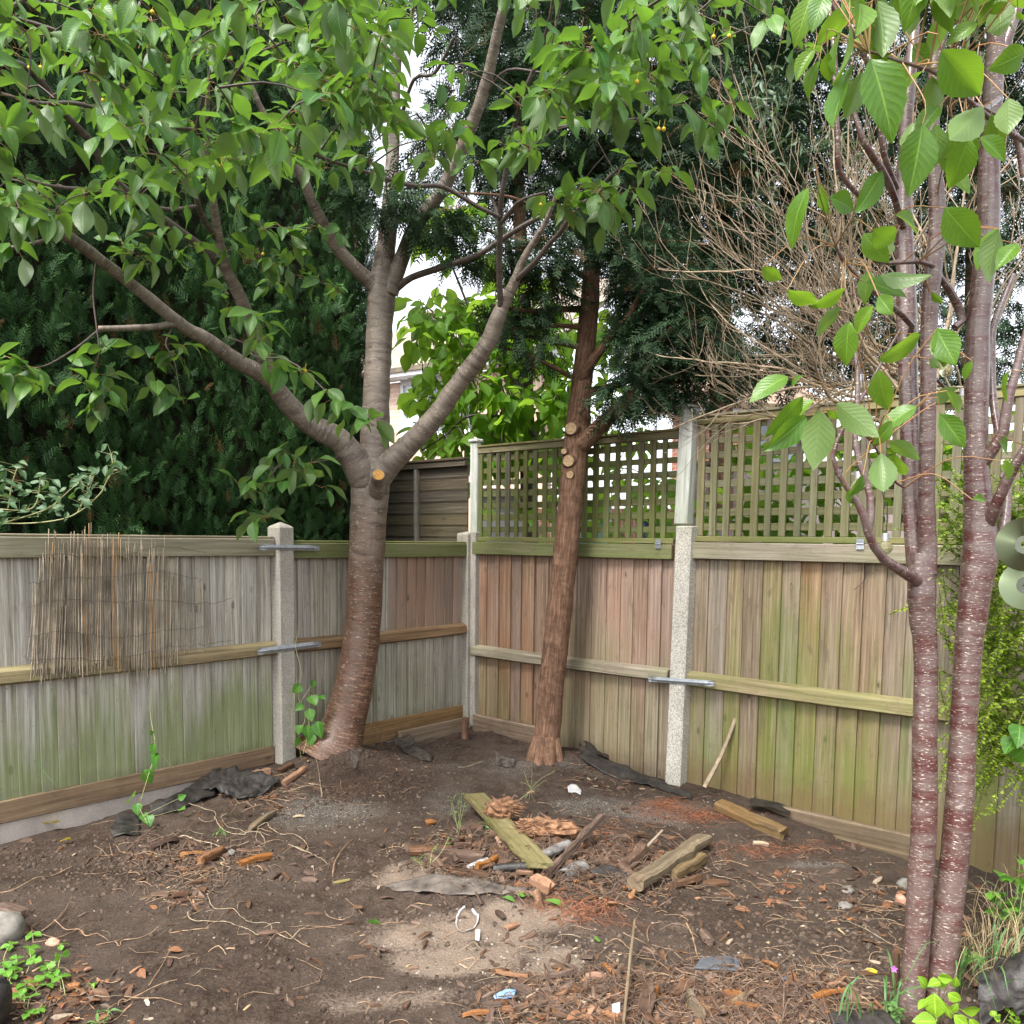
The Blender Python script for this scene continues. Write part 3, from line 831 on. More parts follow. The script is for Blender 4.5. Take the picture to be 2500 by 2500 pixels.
def strap(label, o, u, n, t, z, L, h, nn, tilt=0.0, g='galvanised straps across the fence posts'):
    A = Acc()
    uu = unit(u + UP * tilt)
    c = o + u * t + n * nn + UP * z
    up2 = unit(np.cross(n, uu)); up2 = up2 if up2[2] > 0 else -up2
    V, uvv, Q = [], [], []
    prof = [(-.5, 0.0), (-.5, .004), (-.26, .007), (0, .013), (.26, .007), (.5, .004), (.5, 0.0)]      # a shallow ridge pressed along it
    xs = [-.5, -.46, -.36, .36, .46, .5]
    fac = [.75, 1, 1, 1, 1, .75]
    rid = [.3, .3, 1, 1, .3, .3]
    for x, f, rr in zip(xs, fac, rid):
        for a, b in prof:
            V.append(c + uu * x * L + up2 * a * h * f + n * b * (rr if b > .004 else 1))
    k = len(prof)
    for i in range(len(xs) - 1):
        for j in range(k - 1):
            Q.append((i * k + j, (i + 1) * k + j, (i + 1) * k + j + 1, i * k + j + 1))
        Q.append((i * k, i * k + k - 1, (i + 1) * k + k - 1, (i + 1) * k))
    A.add(V, Q=Q)
    for e in (-.43, .43):                                     # screw heads
        pc = c + uu * e * L + n * .004
        tube(A, np.array([pc, pc + n * .005]), [.008, .006], 8, cap=True, rnd=.1)
    ob = A.build('steel_strap', M_GALV)
    return tag(ob, label, 'bracket', g)

strap('grey steel strap across the pointed post at top rail height', CORNER, UL, NL, 1.83, 1.528, .47, .036, .108, tilt=.012)
strap('grey steel strap across the pointed post at middle rail height', CORNER, UL, NL, 1.84, .865, .50, .042, .108, tilt=-.02)
strap('grey steel strap across the speckled post at middle rail height', CORNER, UR, NR, 2.08, .665, .50, .038, .104, tilt=.055)

def clip(label, t, z, n=.074):
    A = Acc()
    box(A, CORNER, UR, NR, t - .022, t + .022, n, n + .003, z + .002, z + .030)
    box(A, CORNER, UR, NR, t - .022, t + .022, n, n + .003, z - .030, z - .002)
    c = FR(t, n + .004, z)
    tube(A, np.array([c - UR * .021, c + UR * .021]), .005, 8)
    for sx in (-.013, .013):
        for sz in (-.017, .017):
            p = FR(t + sx, n + .003, z + sz)
            tube(A, np.array([p, p + NR * .003]), [.004, .003], 6)
    ob = A.build('metal_clip', M_GALV)
    tag(ob, label, 'hinge', 'small hinges joining trellis to fence')
clip('small steel hinge on the rail left of the speckled concrete post', 1.86, 1.578)
clip('small steel hinge on the rail beside the yellowish hanging bulb', 3.21, 1.594)

# neighbour's dark overlap fence, continuing the right-hand line beyond the corner
th = thing('lap_fence', 'dark overlap fence panel beyond the corner with a thin upright batten', 'fence panel', tuple(FR(-.9)))
A = Acc()
z = .3
r_ = random.Random(5)
while z < 2.17:
    box(A, CORNER - UR * .06, UR, NR, -1.85, -.0, -.05, -.04, z, z + .118, rnd=r_.random())
    # lap: tip each board forward at the bottom
    z += .1
A.build('lap_boards', M_DARKWOOD, th)
A = Acc(); box(A, CORNER - UR * .06, UR, NR, -1.85, 0, -.038, .0, 2.20, 2.25); box(A, CORNER - UR * .06, UR, NR, -1.85, 0, -.055, .012, 2.2515, 2.272); A.build('top_rail', M_DARKWOOD, th, bevel=.003)
A = Acc(); box(A, CORNER - UR * .06, UR, NR, -.63, -.585, -.037, -.005, .3, 2.198); A.build('batten', mat_wood('grey_batten', (.09, .08, .06), (.17, .155, .125), (.25, .235, .2), var=.1), th, bevel=.003)

# ------------------------------------------------------------------ materials of plants
M_BARK = mat_bark('cherry_bark', (0.045, 0.034, 0.028), (0.12, 0.092, 0.075), (0.22, 0.18, 0.15), band=(0.40, 0.36, 0.30), lent=0.75, rough=0.40, spec=0.5, vscale=120, red_low=(0.090, 0.035, 0.016), zsplit=1.6, peel_glint=.9, bump=0.7, lent_thr=0.60, sheen=(0.185, 0.152, 0.122))
M_BARK_TWIG = mat_bark('cherry_twig_bark', (0.04, 0.03, 0.026), (0.085, 0.064, 0.055), (0.15, 0.12, 0.105), band=(0.28, 0.25, 0.22), lent=0.5, rough=0.55, vscale=120, bump=0.3)
M_BARK_RED = mat_bark('red_cherry_bark', (0.050, 0.014, 0.013), (0.085, 0.029, 0.026), (0.145, 0.075, 0.066), band=(0.40, 0.33, 0.26), lent=0.85, rough=0.25, spec=0.9, sheen=(0.115, 0.080, 0.071), vscale=230, bump=0.4, lent_thr=0.60, lscale=60)
M_BARK_CON = mat_bark('conifer_bark', (0.10, 0.055, 0.034), (0.21, 0.120, 0.078), (0.30, 0.19, 0.13), band=(0.36, 0.25, 0.18), lent=0.15, rough=0.85, spec=0.15, vscale=40, fissure=0.45, bump=0.7)
M_CUT = mat_plain('sawn_wood', (0.36, 0.24, 0.13), rough=0.85, spec=0.1, var=0.3, scale=60, bump=0.4, c2=(0.50, 0.37, 0.22))
M_CUT2 = mat_plain('orange_sawn_wood', (0.40, 0.19, 0.045), rough=0.85, spec=0.1, var=0.3, scale=60, bump=0.4, c2=(0.52, 0.30, 0.10))
M_LEAF = mat_leaf('cherry_leaf', (0.025, 0.090, 0.021), (0.112, 0.225, 0.040), back=(0.17, 0.235, 0.115), trans=(0.20, 0.40, 0.035), tfac=0.36, rough=0.40, spec=0.42)
M_LEAF_R = mat_leaf('big_cherry_leaf', (0.048, 0.140, 0.018), (0.155, 0.28, 0.027), back=(0.17, 0.245, 0.10), trans=(0.26, 0.46, 0.028), tfac=0.42, rough=0.36, veins=9.0, vein_gain=0.32, spec=0.45)
M_LEAF_LIME = mat_leaf('backlit_leaf', (0.07, 0.18, 0.018), (0.13, 0.25, 0.025), trans=(0.36, 0.60, 0.05), tfac=0.55, rough=0.5, veins=7)
M_PETIOLE = mat_plain('leaf_stalk', (0.32, 0.24, 0.08), rough=0.5, var=0.3, c2=(0.36, 0.16, 0.07))
M_FRUIT = mat_plain('unripe_cherry', (0.62, 0.42, 0.03), rough=0.25, spec=0.5, var=0.2, bump=0.0)

def cloud_mat(name, c_lo, c_hi, trans, tfac=0.2, rough=0.6, tipgain=0.0, tip=(0.1, 0.2, 0.05), spec=0.2, brown=0.0):
    m, nt, out = new_mat(name)
    g = N(nt)
    rnd = g.attr('rnd').outputs['Fac']
    u, v, _ = g.sep(g.n('ShaderNodeUVMap').outputs[0])
    col = g.mix(rnd, c_lo, c_hi)
    if tipgain: col = g.mix(g.math('MULTIPLY', g.rng(v, 0.45, 1.0), tipgain), col, tip)
    if brown: col = g.mix(g.math('MULTIPLY', g.math('GREATER_THAN', g.math('FRACT', g.math('MULTIPLY', rnd, 57.3)), 1 - brown), 0.8), col, (0.16, 0.085, 0.035))
    pb = g.pbsdf(col, rough, None, spec)
    tr = g.n('ShaderNodeBsdfTranslucent'); tr.inputs['Color'].default_value = (*trans, 1)
    ms = g.n('ShaderNodeMixShader'); ms.inputs[0].default_value = tfac
    g.l(pb, ms.inputs[1]); g.l(tr.outputs[0], ms.inputs[2]); g.l(ms.outputs[0], out.inputs[0])
    return m
M_HEDGE = cloud_mat('hedge_spray', (0.009, 0.030, 0.010), (0.033, 0.090, 0.022), (0.03, 0.09, 0.02), 0.12, tipgain=0.55, tip=(0.072, 0.168, 0.038), brown=0.02)
M_CYP = cloud_mat('cypress_spray', (0.016, 0.036, 0.018), (0.040, 0.078, 0.034), (0.03, 0.08, 0.03), 0.12, tipgain=0.4, tip=(0.072, 0.125, 0.052), brown=0.035)
M_CORE = mat_plain('hedge_dark_core', (0.020, 0.018, 0.012), rough=0.95, var=0.4, scale=9, spec=0.05)  # near black: the hedge's inner shade put into the colour

LEAFT = [leaf_template(7, .50, d, f, w, seed=k) for k, (d, f, w) in enumerate([(.18, .16, .02), (.32, .10, .04), (.05, .22, .02), (.45, .18, .03), (.12, .05, .05), (.26, .3, .02)])]
LEAFTB = [leaf_template(14, .52, d, f, w, seed=10 + k, serr=.035, nx=6, tip=1.8) for k, (d, f, w) in enumerate([(.15, .14, .012), (.26, .20, .02), (.06, .10, .02), (.34, .08, .015), (.2, .30, .012)])]

def put_leaves(acc, T, pos, ax, up, size, rnd, widen=None, seed=0):
    r = np.random.default_rng(seed)
    k = r.integers(0, len(T), len(pos))
    for q in range(len(T)):
        s = k == q
        if s.any():
            scatter(acc, *T[q], pos[s], ax[s], up[s], size[s], rnd[s], None if widen is None else widen[s])

def stalk(acc, a, b, r=.0012, sag=.0):
    P = catmull(np.array([a, (np.asarray(a) + b) / 2 + np.array([0, 0, sag]), b]), 4)
    tube(acc, P, [r, r * .9, r * .8, r * .8], 4, cap=False, rnd=random.random())

def clusters_on(centres, r, nl=(5, 9), size=(.085, .125), droop=-.7, stalk_len=.035):
    """leaves radiating from spur tips; returns arrays and stalk ends"""
    P, A, U, S, ST = [], [], [], [], []
    for c in centres:
        m = r.integers(nl[0], nl[1])
        az0 = r.random() * 6.28
        for q in range(m):
            az = az0 + q * 2.4 + r.normal(0, .3)
            el = r.normal(droop, .55)
            d = np.array([math.cos(az) * math.cos(el), math.sin(az) * math.cos(el), math.sin(el)])
            root = c + r.normal(0, .012, 3)
            d0 = unit(d + np.array([0, 0, .55]))
            s = root + d0 * stalk_len * r.uniform(.6, 1.4)
            ST.append((root, s))
            up = np.array([-d[0] * d[2], -d[1] * d[2], 1 - d[2] ** 2]) + r.normal(0, .42, 3)
            P.append(s); A.append(d + np.array([0, 0, -.1])); U.append(up); S.append(r.uniform(*size))
    return np.array(P), np.array(A), np.array(U), np.array(S), ST

# ------------------------------------------------------------------ the thick cherry by the left fence
cherry = thing('cherry_tree', 'large cherry tree with thick reddish trunk forking low by the left fence', 'tree', G(829, 1822))
limbs = {}
TR = Acc()
trunk_rows = [(800, 1862, 5.74, 176), (818, 1826, 5.77, 142), (836, 1775, 5.8, 108), (862, 1685, 5.83, 97), (878, 1590, 5.86, 90), (888, 1499, 5.88, 86), (896, 1336, 5.88, 87), (902, 1219, 5.88, 90), (906, 1165, 5.88, 92), (909, 1120, 5.88, 80)]
P, R = trace(trunk_rows, 60)
tube(TR, P, R, 40, rough=.045, seed=1, rfreq=7)
for k, (dx, dy, dz, w) in enumerate([(-95, 55, -.20, 46), (-30, 60, -.32, 50), (45, 50, -.26, 44), (75, 20, -.05, 38), (-120, 20, .05, 36)]):     # root flare
    a = W(830 + dx * .25, 1765, 5.8 + dz * .25)
    b = G(826 + dx * .7, 1826 + dy * .2, -.03); b2 = G(826 + dx * 1.0, 1838 + dy * .35, -.10)
    P = catmull(np.array([a, (a + b) / 2 + np.array([0, 0, -.01]), b, b2]), 12)
    tube(TR, P - UP * .05, np.linspace(.05, .03, 12), 14, rough=.14, seed=20 + k)
TR.build('trunk', M_BARK, cherry, smooth=True)

LIMB_ROWS = {
 'leader': [(912, 1150, 5.88, 72), (914, 1103, 5.89, 70), (920, 940, 5.9, 63), (927, 800, 5.92, 62), (934, 699, 5.92, 64), (941, 620, 5.92, 48), (947, 559, 5.92, 42), (958, 400, 5.9, 31), (963, 200, 5.85, 28), (968, 140, 5.8, 24), (976, -40, 5.75, 20), (980, -250, 5.7, 15)],
 'right_limb': [(905, 1220, 5.87, 40), (922, 1175, 5.84, 60), (954, 1128, 5.82, 58), (1000, 1085, 5.78, 52), (1061, 1019, 5.72, 48), (1117, 940, 5.66, 44), (1159, 884, 5.6, 42), (1196, 828, 5.55, 40), (1212, 785, 5.52, 37), (1229, 745, 5.5, 32), (1243, 717, 5.48, 28), (1261, 675, 5.44, 22), (1280, 629, 5.4, 18), (1308, 582, 5.35, 15), (1331, 545, 5.3, 12), (1360, 470, 5.2, 9)],
 'left_limb': [(908, 1235, 5.87, 40), (895, 1180, 5.85, 74), (868, 1128, 5.8, 72), (840, 1085, 5.74, 63), (815, 1066, 5.7, 58), (745, 1028, 5.6, 50), (699, 980, 5.5, 46), (652, 921, 5.38, 42), (582, 884, 5.24, 37), (512, 833, 5.08, 34), (466, 809, 5.0, 33), (433, 787, 4.92, 31), (373, 736, 4.8, 29), (279, 661, 4.6, 28), (200, 601, 4.42, 28), (149, 568, 4.3, 28), (93, 536, 4.2, 24), (47, 508, 4.1, 21), (0, 484, 4.0, 18), (-80, 430, 3.9, 14)],
 'right_leader': [(950, 715, 5.9, 44), (982, 629, 5.87, 36), (1019, 545, 5.8, 33), (1079, 466, 5.7, 31), (1117, 387, 5.6, 30), (1163, 275, 5.45, 28), (1191, 186, 5.35, 26), (1219, 61, 5.2, 23), (1240, -30, 5.1, 20), (1262, -180, 5.0, 15)],
 'left_leader': [(922, 712, 5.9, 44), (907, 690, 5.88, 37), (860, 647, 5.8, 32), (814, 592, 5.7, 29), (769, 508, 5.55, 25), (745, 447, 5.45, 22), (727, 415, 5.4, 20), (690, 350, 5.3, 17), (640, 270, 5.2, 14), (600, 180, 5.1, 11)],
 'inner_limb': [(672, 930, 5.42, 34), (638, 862, 5.32, 33), (610, 790, 5.22, 31), (587, 727, 5.14, 30), (559, 675, 5.06, 29), (545, 638, 5.0, 27), (531, 559, 4.9, 20), (517, 466, 4.78, 17), (510, 387, 4.7, 15), (505, 300, 4.6, 12), (508, 200, 4.5, 9)],
}
SUB_ROWS = [
 [(549, 650, 5.02, 22), (489, 601, 4.9, 20), (433, 559, 4.8, 18), (340, 490, 4.65, 18), (261, 419, 4.5, 18), (224, 349, 4.4, 17), (154, 275, 4.25, 17), (116, 219, 4.15, 17), (70, 168, 4.05, 17), (0, 144, 3.95, 15), (-70, 125, 3.85, 12)],
 [(535, 590, 4.94, 15), (512, 559, 4.88, 14), (484, 503, 4.75, 14), (475, 419, 4.6, 13), (475, 345, 4.5, 12), (484, 293, 4.4, 10), (500, 220, 4.3, 7)],
 [(482, 503, 4.74, 9), (415, 512, 4.6, 10), (326, 494, 4.45, 10), (233, 466, 4.3, 10), (154, 459, 4.2, 9), (93, 447, 4.1, 7), (20, 420, 4.0, 5)],
 [(475, 317, 4.45, 9), (373, 303, 4.3, 10), (279, 279, 4.15, 9), (186, 252, 4.0, 9), (93, 252, 3.9, 9), (0, 228, 3.8, 8)],
 [(149, 570, 4.3, 10), (93, 592, 4.2, 10), (0, 610, 4.1, 9), (-60, 620, 4.0, 7)],
 [(1222, 750, 5.48, 15), (1219, 652, 5.35, 14), (1221, 559, 5.22, 13), (1224, 484, 5.1, 12), (1238, 400, 5.0, 11), (1259, 298, 4.85, 11), (1280, 224, 4.7, 10), (1312, 149, 4.6, 10), (1336, 70, 4.45, 9), (1350, 0, 4.35, 8), (1360, -120, 4.2, 6)],
 [(1258, 685, 5.44, 13), (1303, 643, 5.35, 13), (1336, 601, 5.28, 12), (1368, 568, 5.2, 11), (1392, 531, 5.1, 9), (1440, 480, 5.0, 7), (1500, 420, 4.9, 5)],
 [(1221, 530, 5.16, 9), (1173, 508, 5.1, 10), (1126, 480, 5.05, 10), (1075, 454, 4.98, 10), (1014, 454, 4.9, 10), (949, 438, 4.82, 10), (879, 415, 4.72, 9), (792, 387, 4.6, 8), (727, 359, 4.5, 6)],
 [(958, 712, 5.9, 20), (1000, 680, 5.86, 16), (1052, 661, 5.8, 15), (1126, 638, 5.7, 14), (1180, 615, 5.62, 13), (1229, 582, 5.55, 13), (1289, 545, 5.45, 12), (1336, 522, 5.4, 9)],
 [(1222, 545, 5.18, 8), (1245, 520, 5.1, 12), (1270, 490, 5.0, 7), (1330, 470, 4.9, 6)],
 [(1263, 312, 4.86, 8), (1310, 318, 4.75, 9), (1380, 308, 4.65, 9), (1460, 298, 4.5, 8), (1560, 290, 4.35, 6)],
 [(1312, 312, 4.75, 6), (1360, 280, 4.65, 7), (1420, 220, 4.5, 7), (1480, 180, 4.4, 7), (1540, 150, 4.25, 5)],
 [(967, 330, 5.88, 10), (1010, 195, 5.6, 8), (1060, 180, 5.5, 8), (1110, 90, 5.3, 6)],
 [(1165, 270, 5.45, 7), (1230, 175, 5.3, 6), (1330, 178, 5.2, 5)],
 [(690, 350, 5.3, 9), (640, 370, 5.0, 8), (560, 375, 4.7, 6)],
 [(940, 300, 5.8, 14), (905, 200, 5.7, 14), (860, 120, 5.6, 13), (820, 60, 5.5, 11), (790, 0, 5.4, 9)],
 [(475, 330, 4.5, 7), (530, 260, 4.3, 8), (600, 150, 4.1, 8), (690, 105, 3.9, 6)],
 [(0, 38, 3.7, 8), (60, 50, 3.75, 8), (150, 80, 3.8, 7), (250, 140, 3.9, 6)],
 [(30, 20, 3.9, 14), (70, -10, 3.9, 10)],
 [(60, 345, 3.95, 6), (40, 320, 3.95, 7), (93, 255, 3.9, 7)],
]
SKEL = []
for nm, rows in LIMB_ROWS.items():
    A = Acc(); P, R = trace(rows); tube(A, P, R, 22, rough=.075, seed=len(SKEL) + 3, rfreq=12)
    lb = A.build('limb', M_BARK, cherry, smooth=True)
    SKEL.append(P)
    limbs[nm] = lb
A = Acc()
for rows in SUB_ROWS:
    P, R = trace(rows); tube(A, P, R, 10, rough=.07, seed=len(SKEL) + 3)
    SKEL.append(P)
A.build('branches', M_BARK_TWIG, cherry, smooth=True)

# sawn limb stubs
A = Acc(); P, R = trace([(438, 790, 4.92, 22), (424, 789, 4.9, 18), (390, 797, 4.85, 16), (326, 801, 4.76, 15), (243, 803, 4.68, 15)]); tube(A, P, R, 14, rough=.06, seed=60)
st = A.build('sawn_branch', M_BARK, cherry, smooth=True)
A = Acc(); tube(A, np.array([P[-1], P[-1] + unit(P[-1] - P[-4]) * .004]), R[-1] * .96, 14); A.build('cut_face', M_CUT, st)
A = Acc(); P, R = trace([(915, 1215, 5.84, 44), (921, 1185, 5.74, 36), (923, 1168, 5.66, 31), (924, 1160, 5.62, 29)]); tube(A, P, R, 18, rough=.08, seed=61)
st = A.build('sawn_stub', M_BARK, cherry, smooth=True)
A = Acc(); tube(A, np.array([P[-1], P[-1] + unit(P[-1] - P[-4]) * .006]), R[-1] * .95, 18); A.build('cut_face', M_CUT2, st)

# crown: spur tips with hanging leaves, placed through the visible volume and, for shade, unseen above the frame
def sample_crown(r, n, x0, x1, y0, y1, d0, d1, holes=(), poly=None):
    out = []
    while len(out) < n:
        px, py = r.uniform(x0, x1), r.uniform(y0, y1)
        if any(((px - hx) / ha) ** 2 + ((py - hy) / hb) ** 2 < 1 for hx, hy, ha, hb in holes): continue
        if poly is not None and py > np.interp(px, [q[0] for q in poly], [q[1] for q in poly]): continue
        out.append(W(px, py, r.uniform(d0, d1)))
    return out
rr = np.random.default_rng(21)
HOLES = [(1010, 150, 42, 75), (1155, 265, 55, 60), (1030, 320, 40, 40), (1205, 560, 60, 130), (1180, 120, 80, 60), (140, 400, 70, 60), (60, 190, 60, 40), (620, 500, 60, 40)]
LOW = [(-60, 500), (100, 520), (180, 545), (260, 470), (330, 540), (430, 470), (520, 440), (640, 400), (760, 380), (900, 400), (1000, 395), (1100, 410), (1250, 400), (1330, 350), (1440, 330), (1560, 300), (1680, 150), (1800, 90), (1960, 60)]
CC = []
CC += sample_crown(rr, 100, -60, 950, -90, 330, 2.9, 4.8, HOLES, LOW)
CC += sample_crown(rr, 34, -50, 720, 330, 560, 3.3, 4.9, HOLES, LOW)
CC += sample_crown(rr, 50, 720, 1300, -90, 420, 3.3, 5.0, HOLES, LOW)
CC += sample_crown(rr, 38, 1300, 1680, -90, 330, 3.2, 4.3, HOLES, LOW)
CC += sample_crown(rr, 18, 1620, 1960, -120, 110, 3.4, 4.4, (), LOW)
CC += sample_crown(rr, 60, -250, 2000, -420, -60, 2.6, 5.2)  # unseen crown above the frame, added to shade the scene
CC += [W(x, y, d) for x, y, d in [(1290, 370, 4.0), (1240, 350, 4.1), (1340, 480, 4.2), (1400, 500, 4.1), (1460, 470, 4.0), (1500, 500, 3.9), (1540, 470, 3.9), (1470, 540, 4.0), (1420, 450, 4.2), (1560, 400, 4.0), (1500, 420, 4.1),
       (1350, 210, 3.4), (1385, 110, 3.5), (1520, 250, 3.4), (1560, 300, 3.5), (1610, 210, 3.6), (1640, 260, 3.7), (1690, 230, 3.8), (1780, 250, 4.0), (1740, 310, 4.1),
       (800, 400, 4.3), (910, 400, 4.3), (1050, 340, 4.2), (1120, 350, 4.2), (420, 560, 4.4), (300, 600, 4.6), (330, 620, 4.5), (370, 570, 4.4), (480, 600, 4.6), (560, 610, 5.0), (640, 560, 5.0), (30, 480, 3.6), (60, 540, 3.6), (20, 360, 3.6), (100, 480, 3.7), (150, 520, 3.8),
       (690, 560, 5.1), (760, 560, 5.2), (670, 690, 5.3), (730, 680, 5.3), (780, 690, 5.3), (830, 715, 5.3), (700, 640, 5.2), (640, 630, 5.1)]]
CC = np.array(CC)
LOWC = {  # the small hanging sprays lower down, each with the stalk it hangs on
 'a': ([(550, 823, 5.0), (600, 840, 4.7), (624, 872, 4.5), (689, 875, 4.4), (745, 907, 4.35), (815, 972, 4.3), (880, 1010, 4.3), (912, 1040, 4.3)], [(575, 760, 4.6), (620, 770, 4.5), (640, 800, 4.5), (560, 730, 4.6), (655, 860, 4.4), (690, 890, 4.4), (740, 905, 4.35), (790, 960, 4.3), (820, 975, 4.3), (850, 1000, 4.3), (905, 1030, 4.3), (640, 830, 4.5)]),
 'b': ([(829, 1117, 5.72), (780, 1126, 5.5), (741, 1133, 5.3), (690, 1140, 5.15), (640, 1150, 5.1), (600, 1170, 5.1)], [(690, 1105, 5.1), (720, 1130, 5.1), (660, 1140, 5.1), (615, 1170, 5.1), (745, 1160, 5.1), (790, 1190, 5.1), (760, 1120, 5.1), (700, 1185, 5.1), (590, 1185, 5.1)]),
 'c': ([(236, 628, 4.54), (228, 720, 4.6), (236, 800, 4.6), (242, 860, 4.6), (225, 930, 4.6), (235, 1000, 4.6)], [(250, 862, 4.6), (235, 890, 4.6), (255, 920, 4.6), (270, 950, 4.6), (230, 970, 4.6), (245, 1000, 4.6), (222, 945, 4.6)]),
 'd': ([(244, 803, 4.68), (185, 850, 4.4), (110, 893, 4.05), (50, 895, 3.8)], [(30, 880, 3.7), (60, 890, 3.7), (90, 900, 3.7), (20, 920, 3.7), (75, 930, 3.7), (-10, 890, 3.7)]),
 'e': ([(420, 800, 4.9), (405, 840, 4.8), (425, 880, 4.8), (440, 960, 4.8)], [(400, 850, 4.8), (425, 870, 4.8), (375, 880, 4.8), (440, 850, 4.8), (385, 945, 4.8), (455, 985, 4.8)]),
 'f': ([(680, 1135, 5.1), (640, 1200, 5.1), (650, 1260, 5.1)], [(620, 1190, 5.1), (610, 1260, 5.1), (650, 1265, 5.1)]),
}
tw = Acc()
r2 = np.random.default_rng(5)
LC = []
for kk, (stem, tips) in LOWC.items():
    P = catmull(np.array([W(*q) for q in stem]), 24)
    tube(tw, P, np.linspace(.006, .0025, 24), 6, rnd=.5)
    SKEL.append(P)
    LC += [W(*q) for q in tips]
LC = np.array(LC)
# twigs: every tip joins the nearest wood already there
nodes = np.concatenate(SKEL)
d0 = np.array([np.min(np.sum((nodes - c) ** 2, 1)) for c in CC])
for k in np.argsort(d0):
    c = CC[k]
    d2 = np.sum((nodes - c) ** 2, 1) * (1 + 0.6 * (nodes[:, 2] > c[2] + .1))
    a = nodes[np.argmin(d2)]
    L = np.linalg.norm(c - a)
    midp = a * .5 + c * .5 + np.array([0, 0, .10 * L]) + r2.normal(0, .04 * L, 3)
    P = catmull(np.array([a, midp, c]), max(5, int(L / .06)))
    tube(tw, P, np.linspace(.0025 + .006 * min(L, .8), .0022, len(P)), 5, rnd=r2.random(), cap=False)
    nodes = np.vstack([nodes, P[1:]])
tw.build('twigs', M_BARK_TWIG, cherry, smooth=True)

lf, pt, fr = Acc(), Acc(), Acc()
extra = []                                                    # a few more spurs along the new twigs
for c in CC:
    if r2.random() < .30: extra.append(c + np.array([r2.normal(0, .10), r2.normal(0, .10), r2.normal(.0, .07)]))
ALLC = np.vstack([CC, np.array(extra)])
P, A_, U, S, ST = clusters_on(ALLC, r2, (4, 8), (.070, .145), droop=-.42)
put_leaves(lf, LEAFT, P, A_, U, S, r2.random(len(P)), r2.uniform(.8, 1.15, len(P)), 1)
P2, A2, U2, S2, ST2 = clusters_on(LC, r2, (3, 6), (.10, .155), droop=-.5)
put_leaves(lf, LEAFT, P2, A2, U2, S2, r2.random(len(P2)), r2.uniform(.85, 1.2, len(P2)), 2)
for a, b in ST + ST2: stalk(pt, a, b, .0011)
lf.build('crown', M_LEAF, cherry, smooth=True)
pt.build('leaf_stalks', M_PETIOLE, cherry)

def ball(acc, c, r, n=8, squash=1.0, rnd=.5):
    P = np.array([c + np.array([0, 0, 1]) * r * squash * -math.cos(math.pi * k / n) for k in range(n + 1)])
    R = np.array([max(r * math.sin(math.pi * k / n), r * .02) for k in range(n + 1)])
    tube(acc, P, R, n + 2, cap=True, rnd=rnd)
for px, py, d in [(800, 215, 3.6), (372, 30, 3.3), (250, 245, 3.9), (540, 405, 4.0), (72, 165, 3.7), (642, 620, 4.8), (1555, 200, 3.3), (1620, 315, 3.4), (1742, 90, 3.6), (1780, 88, 3.6), (745, 905, 4.3), (1320, 500, 4.2), (1608, 315, 3.6), (155, 153, 3.7), (99, 165, 3.7)]:
    fr = Acc(); c = W(px, py, d); ball(fr, c, .0085); stalk(fr, c + UP * .008, c + np.array([.005, .0, .035]), .0008); fr.build('cherry_fruit', M_FRUIT, cherry, smooth=True)

# ------------------------------------------------------------------ the two-stemmed red-barked cherry close by on the right
rc = thing('young_cherry_tree', 'slim red-barked cherry with two stems and big leaves close by on the right', 'tree', G(2260, 2455))
D0 = 2.78
STEM = {
 'left': [(2222, 2530, D0, 76), (2222, 2480, D0, 66), (2226, 2420, D0 + .01, 63), (2236, 2345, D0 + .02, 61), (2247, 2159, D0 + .03, 61), (2257, 1973, D0 + .04, 60), (2258, 1786, D0 + .05, 57), (2260, 1600, D0 + .06, 55), (2251, 1500, D0 + .06, 60), (2250, 1440, D0 + .06, 66), (2250, 1395, D0 + .06, 60), (2252, 1350, D0 + .06, 52)],
 'left_back': [(2238, 1400, D0 + .09, 44), (2232, 1330, D0 + .10, 42), (2226, 1220, D0 + .12, 42), (2224, 1126, D0 + .13, 44), (2218, 960, D0 + .15, 44), (2214, 800, D0 + .17, 46), (2210, 640, D0 + .2, 42), (2205, 480, D0 + .23, 38), (2212, 380, D0 + .25, 36), (2212, 280, D0 + .27, 34), (2222, 180, D0 + .3, 28), (2232, 60, D0 + .33, 22), (2236, -80, D0 + .36, 16)],
 'left_front': [(2262, 1400, D0 + .05, 46), (2265, 1340, D0 + .05, 42), (2262, 1220, D0 + .04, 38), (2263, 1126, D0 + .03, 37), (2266, 960, D0 + .02, 36), (2268, 800, D0 + .01, 37), (2278, 660, D0, 40), (2290, 559, D0, 40), (2284, 440, D0, 32), (2278, 320, D0, 28), (2281, 140, D0, 25), (2290, 0, D0, 19), (2296, -150, D0, 13)],
 'right': [(2296, 2530, D0 + .02, 80), (2295, 2440, D0 + .03, 74), (2297, 2387, D0 + .04, 71), (2306, 2300, D0 + .05, 69), (2323, 2159, D0 + .06, 68), (2342, 1973, D0 + .07, 67), (2351, 1786, D0 + .08, 63), (2363, 1600, D0 + .08, 63), (2374, 1500, D0 + .08, 68), (2382, 1440, D0 + .08, 74), (2390, 1380, D0 + .08, 82), (2394, 1330, D0 + .08, 80), (2390, 1270, D0 + .08, 70), (2388, 1219, D0 + .08, 62), (2384, 1150, D0 + .08, 57), (2382, 1080, D0 + .08, 54), (2384, 980, D0 + .08, 54), (2386, 893, D0 + .08, 54), (2388, 800, D0 + .08, 52), (2398, 700, D0 + .08, 50), (2412, 559, D0 + .08, 50), (2414, 430, D0 + .08, 48), (2422, 280, D0 + .08, 42), (2431, 93, D0 + .08, 40), (2442, -40, D0 + .08, 34), (2450, -200, D0 + .08, 24)],
}
RSK = []
